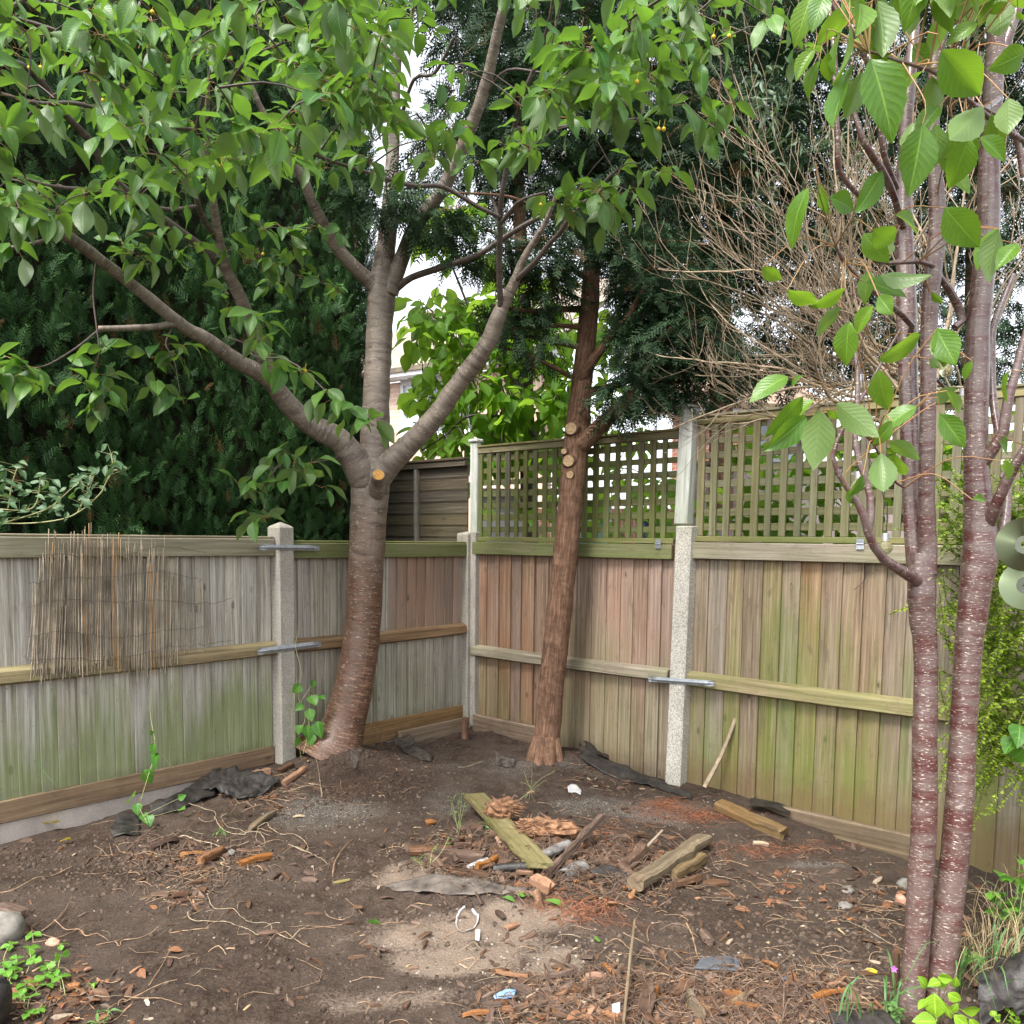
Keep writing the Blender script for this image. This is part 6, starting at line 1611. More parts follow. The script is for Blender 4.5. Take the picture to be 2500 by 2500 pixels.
M_DEADL = mat_leaf('dead_leaf', (.15, .065, .035), (.27, .13, .065), back=(.25, .15, .10), trans=(.2, .08, .03), tfac=.15, rough=.6, veins=6, vein_gain=.25, spec=.2)
M_YEL = mat_leaf('yellow_leaf', (.55, .42, .03), (.62, .50, .05), trans=(.5, .4, .03), tfac=.3, veins=6)
M_GREENL = mat_leaf('fallen_green_leaf', (.07, .20, .03), (.14, .28, .05), trans=(.2, .4, .04), tfac=.3, veins=8, vein_gain=.5)
M_STRAW = mat_leaf('strawberry_leaf', (.08, .22, .025), (.15, .33, .04), back=(.2, .3, .14), trans=(.22, .45, .03), tfac=.33, veins=7, vein_gain=.4)
M_GRASS = mat_leaf('grass_blade', (.06, .15, .045), (.14, .26, .09), trans=(.15, .3, .06), tfac=.3, veins=0.1, vein_gain=.2)
M_DRYG = mat_leaf('dry_grass', (.38, .28, .15), (.52, .40, .24), trans=(.3, .22, .1), tfac=.25, veins=.1, vein_gain=.1)
M_SLATE = mat_plain('slate', (.075, .08, .09), rough=.6, var=.3, scale=18, bump=.3)
M_STONE = mat_plain('rough_stone', (.17, .155, .135), rough=.9, var=.35, scale=20, bump=.6)
M_BRICKB = mat_plain('broken_brick', (.42, .16, .085), rough=.9, var=.3, scale=30, c2=(.55, .33, .24), bump=.5)
M_BLUE = mat_plain('blue_plastic', (.10, .22, .40), rough=.35, var=.3, scale=30, c2=(.25, .38, .55))
M_WHITEP = mat_plain('white_plastic_scrap', (.40, .39, .39), rough=.4, var=.15, scale=30)
rg = np.random.default_rng(123)

def slab(acc, a, b, w, h, seed=0, rough=.25, taper=.25, n=9, bend=0.0, roll=None, rnd=None, ring=8):
    """an irregular splintered length of wood from a to b: flattened section, uneven edges, broken ends"""
    r = np.random.default_rng(seed)
    a, b = np.asarray(a, float), np.asarray(b, float)
    u = unit(b - a); L = np.linalg.norm(b - a)
    s = unit(np.cross(u, UP)); up = np.cross(s, u)
    ro = r.normal(0, .25) if roll is None else roll
    s, up = s * math.cos(ro) + up * math.sin(ro), up * math.cos(ro) - s * math.sin(ro)
    th = np.linspace(0, 2 * np.pi, ring, endpoint=False) + np.pi / ring
    sq = lambda c: np.sign(c) * np.abs(c) ** .45
    V, uv = [], []
    fz = np.stack([np.linspace(0, L * 14, n), np.full(n, seed * 1.7), np.zeros(n)], -1)
    nw, nh, ns_ = fbm(fz, 3, seed), fbm(fz + 31, 3, seed), fbm(fz * .6 + 57, 2, seed)
    for k in range(n):
        f = k / (n - 1)
        wk = w * (1 - taper * abs(2 * f - 1) ** 3 * r.uniform(.3, 1)) * (1 + rough * nw[k])
        hk = h * (1 + rough * 1.2 * nh[k])
        c = a + u * L * f + up * bend * math.sin(math.pi * f) + s * ns_[k] * w * .12
        for q in th:
            x, y = sq(math.cos(q)) * wk / 2, sq(math.sin(q)) * hk / 2
            e = 0
            if k in (0, n - 1): e = r.normal(0, w * .3) * rough
            V.append(c + s * x + up * y * (1 + rough * .4 * r.normal()) + u * e); uv.append((x + y, L * f))
    Q = []
    for k in range(n - 1):
        for q in range(ring):
            i0, i1 = k * ring + q, k * ring + (q + 1) % ring
            Q.append((i0, i1, i1 + ring, i0 + ring))
    T = []
    for k, fl in ((0, 1), (n - 1, 0)):
        c = np.mean(V[k * ring:(k + 1) * ring], axis=0); V.append(c); uv.append((0, L * k / (n - 1))); ci = len(V) - 1
        for q in range(ring):
            t = (ci, k * ring + q, k * ring + (q + 1) % ring)
            T.append(t[::-1] if fl else t)
    acc.add(V, Q=[q[::-1] for q in Q], T=[t[::-1] for t in T], uv=uv, rnd=r.random() if rnd is None else rnd)

def lump(acc, c, rx, ry, rz, seed=0, rough=.35, n=9, freq=2.0, rnd=.5):
    r = np.random.default_rng(seed)
    m = n * 2
    V, Q, T = [], [], []
    for i in range(n + 1):
        ph = math.pi * i / n
        for j in range(m):
            t = 2 * math.pi * j / m
            V.append((math.sin(ph) * math.cos(t), math.sin(ph) * math.sin(t), math.cos(ph)))
    V = np.array(V)
    d = 1 + rough * fbm(V * freq + seed * 7.3, 3, seed)
    V = V * d[:, None] * np.array([rx, ry, rz])
    az = r.random() * 6.28
    R_ = np.array([[math.cos(az), -math.sin(az), 0], [math.sin(az), math.cos(az), 0], [0, 0, 1]])
    for i in range(n):
        for j in range(m):
            a_ = i * m + j; b_ = i * m + (j + 1) % m
            Q.append((a_, a_ + m, b_ + m, b_))
    acc.add(V @ R_.T + np.asarray(c), Q=Q, rnd=rnd)

def wood(name, label, cat, p0, p1, wpx, h, mat, lift=0.0, l1=None, group=None, seed=0, rough=.22, taper=.25, bend=0.0, roll=None):
    a, b = G(*p0), G(*p1)
    d = (a[1] + b[1]) / 2
    w = wpx * d / FPX
    a[2] += h * .35 + lift; b[2] += h * .35 + (lift if l1 is None else l1)
    A = Acc(); slab(A, a, b, w, h, seed, rough, taper, n=max(8, int(np.linalg.norm(b - a) / .03)), bend=bend, roll=roll)
    return tag(A.build(name, mat, smooth=False), label, cat, group)

# the heap in the middle
A = Acc()
a, b = G(1158, 1978), G(1322, 2140); a[2] += .075; b[2] += .05
u = unit(b - a); L = np.linalg.norm(b - a); s_ = unit(np.cross(u, UP)); up = np.cross(s_, u)
nb = 26; V, uv, Q = [], [], []
prof = [(-.5, 0), (-.5, .5), (-.48, 1), (-.2, 1.02), (.2, .98), (.48, 1), (.5, .45), (.5, 0)]
for k in range(nb):
    f = k / (nb - 1)
    for x, y in prof:
        e = (.006 * rg.normal() - .02 * x) if k in (0, nb - 1) else 0
        V.append(a + u * (L * f + e) + s_ * (x * .118 + .002 * rg.normal()) + up * (y * .028 + .0012 * rg.normal())); uv.append((x * .118 + y * .03, L * f))
m_ = len(prof)
for k in range(nb - 1):
    for q in range(m_): Q.append((k * m_ + q, k * m_ + (q + 1) % m_, (k + 1) * m_ + (q + 1) % m_, (k + 1) * m_ + q))
T = []
for k in (0, nb - 1):
    for q in range(1, m_ - 1): T.append((k * m_, k * m_ + q, k * m_ + q + 1))
A.add(V, Q=[q[::-1] for q in Q], T=T, uv=uv, rnd=.6)
tag(A.build('wooden_plank', M_MOSSP), 'yellow mossy plank lying askew on top of the debris heap', 'plank')

wood('branch_log', 'rough half rotten branch lying right of the debris heap, orange at its near end', 'log', (1552, 2185), (1722, 2068), 46, .055, M_LOGB, .03, seed=11, rough=.16, taper=.15)
wood('timber_offcut', 'short split timber block under the rough branch', 'timber', (1640, 2145), (1712, 2100), 40, .05, M_LOGB, 0, seed=12, rough=.1)
wood('bark_slab', 'dark reddish bark slab beside the lower end of the rough branch', 'bark', (1640, 2170), (1705, 2150), 34, .035, M_BARKP, 0, seed=13)
wood('splintered_timber', 'long dark splintered stick rising from the plank\'s near end', 'timber', (1338, 2150), (1466, 2055), 20, .035, M_BARKP, .02, .12, seed=14, rough=.4)
wood('bark_slab', 'dark brown bark slab left of the mossy plank', 'bark', (1000, 2090), (1105, 2085), 26, .04, M_BARKP, .01, seed=15)
wood('bark_slab', 'orange brown bark slab just left of the mossy plank', 'bark', (1060, 2095), (1185, 2110), 30, .045, M_BARKP, .015, seed=16)
wood('bark_slab', 'thick dark bark piece between the heap and the rough branch', 'bark', (1525, 2135), (1570, 2098), 30, .05, M_BARKP, .02, .04, seed=17)
wood('thin_stake', 'pale thin wooden stake leaning across the heap\'s right side', 'stick', (1575, 2098), (1616, 2075), 7, .014, M_PALEW, .05, .10, seed=18, rough=.1)
wood('rotten_wood', 'orange split rotten wood at the plank\'s near end', 'rotten wood', (1300, 2160), (1345, 2185), 30, .05, M_ROT, .01, seed=19, rough=.35)
wood('rotten_wood', 'orange splinter of rotten wood beside the white pipe piece', 'rotten wood', (1165, 2130), (1215, 2108), 16, .025, M_ROT, .02, seed=20, rough=.35)
wood('rotten_wood', 'small orange rotten wood lying under the mossy plank', 'rotten wood', (1262, 2142), (1300, 2140), 14, .025, M_ROT, .015, seed=21)
wood('rotten_wood', 'short reddish rotten stump piece below the heap by the green scrap', 'rotten wood', (1312, 2190), (1318, 2222), 22, .05, M_ROT, .0, seed=22)
# two lumps of fibrous rot
def fibrous(label, px, py, rx, ry, rz, lift, seed):
    c = G(px, py, lift); A = Acc(); lump(A, c, rx, ry, rz, seed, .45, 12, 2.5)
    r = np.random.default_rng(seed)
    for k in range(190):
        v = unit(r.normal(0, 1, 3) * np.array([1.2, .9, .6]) + UP * .35)
        p = c + v * np.array([rx, ry, rz]) * .9
        q = p + unit(v * .12 + np.array([r.normal(0, 1), r.normal(0, .45), r.normal(-.1, .22)])) * r.uniform(.02, .075)
        tube(A, np.array([p, (p + q) / 2 + r.normal(0, .004, 3), q]), [.003, .0028, .001], 4, cap=False, rnd=r.random())
    return tag(A.build('fibrous_wood', M_FIBRE), label, 'rotten wood')
fibrous('tuft of pale red rotten wood fibre lying on the mossy plank', 1228, 2018, .085, .07, .05, .10, 3)
fibrous('long reddish fibrous rotten wood right of the mossy plank', 1335, 2045, .15, .06, .05, .05, 4)

M_PIPE2 = mat_plain('dirty_white_pipe', (.20, .19, .175), rough=.4, var=.5, scale=30, c2=(.45, .44, .43))
def pipe(name, label, p0, p1, rad, mat, l0=.03, l1=.03, hollow=True):
    a, b = G(*p0), G(*p1); a[2] += l0; b[2] += l1
    A = Acc(); P = catmull(np.array([a, (a + b) / 2 + UP * .003, b]), 14)
    tube(A, P, rad, 18, cap=not hollow, rough=.02)
    if hollow:
        tube(A, P, rad * .84, 18, cap=False, rough=.02)
        for e in (0, -1):                                     # the pipe wall at each end
            t = unit(P[1] - P[0]); tube(A, np.array([P[e] - t * .0005, P[e] + t * .0005]), [rad * .84, rad], 18, cap=False)
    return tag(A.build(name, mat, smooth=True), label, 'pipe', 'broken pipes in the debris heap')
pipe('plastic_pipe', 'grey plastic pipe with an open end right of the plank', (1318, 2108), (1388, 2083), .026, M_PIPE, .03, .045)
pipe('plastic_pipe', 'wider pale grey pipe piece behind the dark splintered stick', (1375, 2140), (1425, 2122), .036, M_PIPE, .005, .015)
pipe('plastic_pipe', 'thin black pipe lying under the mossy plank', (1205, 2132), (1290, 2128), .022, M_BLACKP, .02, .025)
pipe('plastic_pipe', 'shiny white split pipe piece left of the plank', (1140, 2125), (1190, 2110), .015, M_PIPE2, .008, .022)

def sheet(name, label, top, bot, mat, nu=40, nv=10, amp=.02, freq=9, seed=0, cat='plastic sheet', group=None):
    """a crumpled sheet between two edges given as (px, py, lift)"""
    tp = catmull(np.array([G(x, y, l) for x, y, l in top]), nu); bt = catmull(np.array([G(x, y, l) for x, y, l in bot]), nu)
    f = np.linspace(0, 1, nv)[None, :, None]
    V = tp[:, None] * (1 - f) + bt[:, None] * f
    V = V + np.array([.3, .3, 1]) * (amp * fbm(V * freq + seed, 3, seed))[..., None]
    V[..., 2] = np.maximum(V[..., 2], gz(V[..., 0], V[..., 1]) + .004 + .004 * np.abs(vnoise(V * 30, seed)))
    i, j = np.meshgrid(np.arange(nu - 1), np.arange(nv - 1), indexing='ij'); a = (i * nv + j).ravel()
    A = Acc(); A.add(V.reshape(-1, 3), Q=np.stack([a, a + nv, a + nv + 1, a + 1], -1))
    o = A.build(name, mat, smooth=True)
    so = o.modifiers.new('thickness', 'SOLIDIFY'); so.thickness = .0016
    return tag(o, label, cat, group)
MG = 'scraps of torn weed membrane'
sheet('weed_membrane', 'long pale grey membrane strip in front of the debris heap', [(940, 2166, .0), (1050, 2150, .03), (1150, 2155, .02), (1290, 2172, .01)], [(960, 2176, .0), (1060, 2188, .015), (1130, 2190, .01), (1285, 2180, .01)], M_MEMB2, amp=.012, seed=1, group=MG)
sheet('weed_membrane', 'black polythene crumpled against the plinth left of the pointed post', [(480, 1925, .06), (520, 1912, .085), (600, 1912, .07), (685, 1905, .04)], [(480, 1945, .03), (540, 1950, .06), (600, 1955, .02), (680, 1925, .03)], M_BLACKP, amp=.028, freq=16, seed=2, nu=60, nv=20, group=MG)
sheet('weed_membrane', 'black polythene strip trailing along the grey plinth', [(365, 1985, .05), (420, 1968, .06), (480, 1935, .07), (520, 1925, .05)], [(370, 2000, .01), (430, 1985, .02), (490, 1960, .02), (525, 1948, .02)], M_BLACKP, amp=.02, seed=3, group=MG)
sheet('weed_membrane', 'black membrane scrap half buried where the plinth meets the soil', [(268, 2030, .03), (300, 2010, .06), (340, 2000, .03)], [(275, 2048, .0), (310, 2045, .02), (345, 2040, .0)], M_BLACKP, amp=.02, seed=4, nu=20, group=MG)
sheet('weed_membrane', 'dark membrane flap sticking up between cherry trunk and corner', [(958, 1790, .08), (985, 1810, .07), (1020, 1835, .05), (1055, 1848, .02)], [(965, 1820, .02), (990, 1840, .02), (1020, 1852, .01), (1052, 1862, .0)], M_MEMB, amp=.02, seed=5, nu=30, group=MG)
sheet('weed_membrane', 'dark membrane flap hanging off the mound at the cherry\'s foot', [(812, 1818, .05), (840, 1815, .06), (870, 1820, .05), (885, 1838, .02)], [(822, 1855, .0), (845, 1862, .01), (866, 1866, .01), (882, 1850, .0)], M_MEMB, amp=.03, seed=6, nu=24, group=MG)
sheet('weed_membrane', 'small dark membrane tip left of the conifer\'s foot', [(1210, 1846, .05), (1225, 1856, .04), (1258, 1860, .02)], [(1212, 1868, .0), (1230, 1873, .01), (1255, 1875, .01)], M_MEMB, amp=.012, seed=7, nu=18, group=MG)
sheet('weed_membrane', 'long black membrane roll running from the conifer to the speckled post', [(1412, 1838, .06), (1450, 1862, .06), (1520, 1888, .05), (1600, 1912, .03), (1690, 1945, .02)], [(1415, 1858, .01), (1450, 1880, .02), (1520, 1906, .02), (1600, 1926, .01), (1690, 1955, .0)], M_BLACKP, amp=.02, seed=8, nu=60, group=MG)
sheet('weed_membrane', 'crumpled black plastic bunch at the fence foot behind the conifer', [(1425, 1830, .09), (1445, 1822, .10), (1485, 1838, .06)], [(1428, 1850, .02), (1450, 1855, .03), (1485, 1856, .02)], M_BLACKP, amp=.04, seed=9, nu=20, group=MG)
sheet('weed_membrane', 'black plastic strip resting on the edging boards by the fence', [(1830, 1972, .06), (1870, 1975, .05), (1930, 1988, .05)], [(1832, 1985, .05), (1870, 1990, .05), (1928, 2003, .04)], M_BLACKP, amp=.008, seed=10, nu=30, group=MG)
sheet('weed_membrane', 'black plastic strip at the right of the debris heap', [(1440, 2136, .03), (1490, 2130, .04), (1530, 2140, .02)], [(1445, 2150, .0), (1490, 2150, .01), (1530, 2150, .0)], M_BLACKP, amp=.012, seed=11, nu=24, group=MG)
sheet('plastic_sack', 'glossy black plastic sack crumpled at the bottom right corner', [(2380, 2442, .06), (2430, 2425, .10), (2500, 2430, .12), (2570, 2420, .1)], [(2390, 2500, .0), (2440, 2510, .05), (2500, 2510, .06), (2570, 2510, .03)], M_BLACKP, amp=.05, freq=12, seed=12, nu=50, nv=26, cat='plastic sack')
sheet('plastic_sack', 'black plastic showing behind the bright sucker leaves at the bottom edge', [(2020, 2486, .01), (2100, 2482, .02), (2200, 2484, .02)], [(2030, 2510, .0), (2100, 2512, .01), (2200, 2510, .01)], M_BLACKP, amp=.015, freq=12, seed=13, nu=40, nv=12, cat='plastic sack')
sheet('blue_scrap', 'torn blue and black plastic wrapper near the bottom edge', [(1205, 2438, .015), (1235, 2428, .02), (1260, 2424, .015)], [(1212, 2446, .0), (1238, 2446, .01), (1255, 2440, .005)], M_BLUE, amp=.01, seed=14, nu=20, cat='scrap')
sheet('blue_scrap', 'tiny bright blue plastic chip by a reddish dead leaf', [(1906, 2396, .01), (1918, 2392, .012)], [(1906, 2410, .003), (1916, 2408, .004)], M_BLUE, amp=.004, seed=15, nu=8, nv=5, cat='scrap')
sheet('white_scrap', 'white plastic scrap below the plastic loop', [(1160, 2279, .015), (1172, 2278, .012)], [(1160, 2298, .0), (1170, 2300, .0)], M_WHITEP, amp=.008, seed=16, nu=10, nv=8, cat='scrap')
sheet('white_scrap', 'white and black torn plastic right of the conifer\'s foot', [(1385, 1932, .03), (1400, 1926, .03), (1420, 1935, .02)], [(1388, 1938, .01), (1402, 1938, .01), (1418, 1944, .01)], M_WHITEP, amp=.012, seed=17, nu=14, nv=8, cat='scrap')
sheet('white_scrap', 'white torn paper among bark chips near the bottom edge', [(1492, 2470, .02), (1512, 2466, .02)], [(1494, 2482, .0), (1514, 2480, .0)], M_WHITEP, amp=.012, seed=18, nu=12, nv=8, cat='scrap')
# the plastic loop
A = Acc(); c = G(1141, 2248)
t = np.linspace(.35, 2 * np.pi - .35, 46) - np.pi / 2
P = np.stack([c[0] + .043 * np.cos(t) * (1 + .12 * np.sin(t)), c[1] + .105 * np.sin(-t), 0 * t], -1)
V, Q = [], []
for k, p in enumerate(P):
    z = gz(p[0], p[1]); n_ = unit(np.array([p[0] - c[0], (p[1] - c[1]) * .35, 0]))
    V += [np.array([p[0], p[1], z + .003]) - n_ * .004, np.array([p[0], p[1], z + .012 + .003 * math.sin(k * .7)]) + n_ * .005]
    if k: Q.append((2 * k - 2, 2 * k, 2 * k + 1, 2 * k - 1))
A.add(V, Q=Q); o = A.build('plastic_loop', M_WHITEP, smooth=True); so = o.modifiers.new('thickness', 'SOLIDIFY'); so.thickness = .001
tag(o, 'pale translucent plastic loop lying on the sandy patch', 'plastic strip')

# timbers along the fence
wood('timber_offcut', 'broken edging timber with a rotten orange end at the fence foot', 'timber', (1752, 1975), (1915, 2048), 46, .06, M_LOGB, .01, seed=31, rough=.2, taper=.25)
A = Acc(); box(A, CORNER, UR, NR, 2.42, 3.66, .088, .135, -.34, -.135); tag(A.build('edging_board', M_SLEEP, bevel=.009), 'lower dirty edging board along the foot of the green stained fence', 'board')
A = Acc(); box(A, CORNER, UR, NR, 2.62, 3.62, .03, .078, -.30, -.045); tag(A.build('edging_board', M_SLEEP, bevel=.008), 'upper edging board standing against the green stained fence', 'board')
A = Acc(); box(A, CORNER, UR, NR, .12, .92, .035, .075, -.1, .155); tag(A.build('edging_board', M_GRAVEL, bevel=.006), 'board on edge between the corner post and the conifer', 'board')
A = Acc(); box(A, CORNER, UL, NL, .10, .85, .06, .10, -.1, .13); tag(A.build('edging_board', M_SLEEP, bevel=.006), 'dirty board on edge between the cherry trunk and the corner post', 'board')
A = Acc(); P, R = trace([(1135, 1836, 6.7, 20), (1135, 1800, 6.7, 18), (1137, 1752, 6.7, 17)]); tube(A, P, R, 14, rough=.06, seed=9)
tag(A.build('tree_stump', M_BARK_CON, smooth=True), 'short brown sawn stem standing at the foot of the corner post', 'stump')
A = Acc(); P, R = trace([(1720, 1922, 5.45, 13), (1760, 1845, 5.5, 11), (1790, 1770, 5.52, 10), (1818, 1680, 5.6, 7)]); tube(A, P, R, 8, rough=.08, seed=8)
tag(A.build('leaning_stick', M_TWIG, smooth=True), 'bare stick leaning against the green stained fence', 'stick')
wood('garden_cane', 'long pale split stake pointing away from the bottom edge', 'stick', (1548, 2308), (1522, 2520), 8, .012, M_LOGB, .10, .03, seed=34, rough=.08, taper=.3)
A = Acc(); c = G(2183, 2410); tube(A, np.array([c - UP * .03, c + UP * .06, c + UP * .13]), [.017, .016, .013], 12, rough=.15); tag(A.build('rotten_stake', M_BARKP), 'short dark rotten stake beside the red-barked cherry\'s foot', 'stake')

# stones, brick
def stone(name, label, px, py, r3_, mat, seed, rough=.3, cat='stone', lift=.3):
    c = G(px, py); c[2] += r3_[2] * lift; A = Acc(); lump(A, c, *r3_, seed=seed, rough=rough); return tag(A.build(name, mat, smooth=True), label, cat)
stone('rounded_stone', 'pale grey rounded stone at the left edge under rotten bark', 12, 2285, (.085, .07, .075), M_STONE, 41, .12)
stone('broken_brick', 'orange and white broken brick beside the red-barked cherry', 2200, 2205, (.03, .028, .03), M_BRICKB, 42)
stone('grey_stone', 'square grey stone on the soil left of the broken brick', 2068, 2178, (.03, .03, .022), M_STONE, 43)
stone('grey_stone', 'low grey stone below the square one', 2063, 2215, (.032, .03, .018), M_STONE, 44)
stone('grey_stone', 'pale stone right under the edging boards by the cherry stems', 2205, 2165, (.04, .03, .03), M_STONE, 45)
stone('clay_lump', 'reddish clay lump near the strawberry plant', 130, 2304, (.032, .022, .015), M_BRICKB, 46)
stone('grey_stone', 'small pale snail shaped stone among the white roots', 565, 2085, (.022, .02, .016), M_STONE, 47)
A = Acc(); c = G(1756, 2362, .012)
V = [c + np.array([x, y, z + .02 * x]) for z in (-.004, .005) for x, y in ((-.10, -.03), (-.06, .045), (.05, .06), (.085, .02), (.06, -.05))]
A.add(V, Q=[(k, (k + 1) % 5, 5 + (k + 1) % 5, 5 + k) for k in range(5)], T=[(5, 6, 7), (5, 7, 8), (5, 8, 9), (0, 2, 1), (0, 3, 2), (0, 4, 3)])
tag(A.build('slate_shard', M_SLATE, bevel=.002), 'flat dark slate shard at the top of the litter heap', 'slate')

# individual bits of bark and wood
BITS = [  # kind, label, from, to, width px, thickness, material
 ('bark_chip', 'large curled rust coloured bark flake above the strawberry plant', (-20, 2225), (60, 2240), 40, .03, M_BARKP), ('bark_chip', 'purple brown bark strip hanging beside the rounded stone', (45, 2255), (62, 2285), 26, .015, M_BARKP),
 ('bark_chip', 'brown crinkled bark flake at the head of the white root', (370, 2075), (430, 2055), 24, .03, M_BARKP), ('rotten_wood', 'orange rotten wood stub beside the white root', (492, 2112), (545, 2082), 22, .04, M_ROT),
 ('bark_chip', 'reddish bark strip parallel to the white root', (440, 2092), (505, 2088), 14, .02, M_ROT), ('rotten_wood', 'long tapering orange brown wood splinter left of the sandy patch', (585, 2115), (665, 2095), 18, .025, M_ROT),
 ('bark_chip', 'reddish bark crumble on the bare soil, left one', (370, 2190), (415, 2192), 18, .02, M_BARKP), ('bark_chip', 'reddish bark crumble on the bare soil, right one', (420, 2192), (460, 2190), 18, .025, M_BARKP),
 ('branch_piece', 'grey brown dead branch end near the pale chip', (610, 2035), (670, 1988), 15, .03, M_LOGB), ('wood_chip', 'flat pale square wood chip left of the ash grey patch', (716, 1997), (744, 1996), 10, .008, M_PALEW),
 ('wood_chip', 'flat yellow green sliver on the soil left of the heap', (814, 2158), (855, 2150), 10, .006, M_MOSSP), ('rotten_wood', 'orange rotten chip left of the heap\'s weeds', (1042, 2015), (1064, 2012), 16, .02, M_ROT),
 ('wood_chip', 'reddish orange chip on the sandy patch right of the loop', (1235, 2272), (1265, 2262), 20, .015, M_ROT), ('bark_chip', 'dark ragged bark bit on the sandy patch', (1268, 2300), (1310, 2285), 20, .02, M_BARKP),
 ('rotten_wood', 'long flat orange plank splinter at the left of the bottom litter heap', (1210, 2378), (1290, 2392), 22, .02, M_ROT), ('rotten_wood', 'orange speckled stick near the black hollow at the bottom', (1785, 2458), (1870, 2475), 14, .02, M_ROT),
 ('rotten_wood', 'plump orange chip beside the speckled stick', (1768, 2442), (1812, 2440), 20, .03, M_ROT), ('branch_piece', 'mossy bent branch piece over the speckled stick', (1790, 2460), (1840, 2432), 14, .025, M_LOGB),
 ('rotten_wood', 'orange flat chip near the lone purple flower\'s heap', (1985, 2440), (2060, 2425), 22, .02, M_ROT), ('rotten_wood', 'small orange chip left of the purple flower', (2020, 2412), (2065, 2410), 12, .015, M_ROT),
 ('rotten_wood', 'curved orange splinter above the blue chip', (1862, 2350), (1900, 2368), 9, .012, M_ROT), ('branch_piece', 'thick brown bark branch lying lengthwise in the bottom litter', (1680, 2440), (1712, 2500), 24, .04, M_LOGB),
 ('bark_slab', 'broad dark bark slab in the bottom litter', (1640, 2445), (1690, 2420), 36, .04, M_BARKP), ('bark_slab', 'upright brown bark slab right of the long pale stake', (1575, 2490), (1585, 2425), 38, .05, M_BARKP),
 ('rotten_wood', 'orange stub standing right of the brown bark slab', (1600, 2450), (1606, 2420), 14, .025, M_ROT), ('bark_chip', 'round purple brown leaf-like bark flake in the bottom litter', (1395, 2410), (1435, 2425), 34, .015, M_BARKP),
 ('wood_strip', 'curled pale wood shaving above the blue wrapper', (1285, 2440), (1330, 2405), 8, .006, M_PALEW), ('wood_strip', 'straight pale wood shaving right of the blue wrapper', (1282, 2475), (1302, 2448), 10, .008, M_PALEW),
 ('rotten_wood', 'long orange chip cut by the photo\'s bottom edge', (1130, 2485), (1195, 2478), 14, .015, M_ROT), ('rotten_wood', 'yellow orange rotten lump near the bottom edge', (1226, 2470), (1256, 2476), 18, .02, M_ROT),
 ('branch_piece', 'dark bark branch across the left of the bottom litter', (1315, 2395), (1400, 2385), 14, .025, M_BARKP), ('rotten_wood', 'reddish orange chip under the loose roots in the bottom litter', (1430, 2390), (1480, 2395), 20, .02, M_ROT),
 ('rotten_wood', 'pinkish bark roll leaning in the bottom litter', (1475, 2360), (1500, 2385), 14, .015, M_ROT), ('bark_chip', 'dark purple bark tangle on bare soil right of the litter', (1715, 2280), (1735, 2310), 24, .03, M_BARKP),
 ('bark_chip', 'small rust bark clump on bare soil below the rough branch', (1795, 2222), (1820, 2228), 16, .015, M_ROT), ('bark_chip', 'pale brown curled chip below the heap', (1480, 2210), (1505, 2212), 20, .015, M_ROT),
 ('wood_chip', 'pale angular chip by the square grey stone', (2135, 2160), (2150, 2145), 12, .01, M_PALEW), ('rotten_wood', 'pale fibrous chip under the edging timber', (1838, 2062), (1875, 2068), 14, .02, M_PALEW),
 ('rotten_wood', 'orange shredded wood by the foot of the pointed post', (600, 1905), (660, 1892), 26, .05, M_ROT), ('bark_chip', 'dark bark strip below the pointed post', (680, 1890), (715, 1875), 14, .03, M_BARKP),
 ('rotten_wood', 'rust brown splinter below the cherry\'s roots', (690, 1918), (745, 1880), 16, .03, M_ROT), ('rotten_wood', 'orange crumb of rotten wood above the white roots', (462, 1945), (490, 1950), 26, .03, M_ROT),
 ('wood_chip', 'long pale chip at the photo\'s bottom left edge', (130, 2490), (175, 2485), 22, .012, M_PALEW), ('bark_chip', 'reddish leaf of bark above the pale chip at bottom left', (165, 2455), (195, 2450), 26, .012, M_BARKP),
 ('rotten_wood', 'short orange chip right of the strawberry plant', (205, 2375), (222, 2370), 10, .012, M_ROT), ('bark_chip', 'orange brown chip below the strawberry plant', (165, 2415), (195, 2412), 14, .015, M_ROT),
]
for k, (nm, lb, p0, p1, w_, h_, mt) in enumerate(BITS):
    wood(nm, lb, nm.replace('_', ' '), p0, p1, w_, h_, mt, .004, seed=200 + k, rough=.3, taper=.45, bend=rg.uniform(-.004, .008))

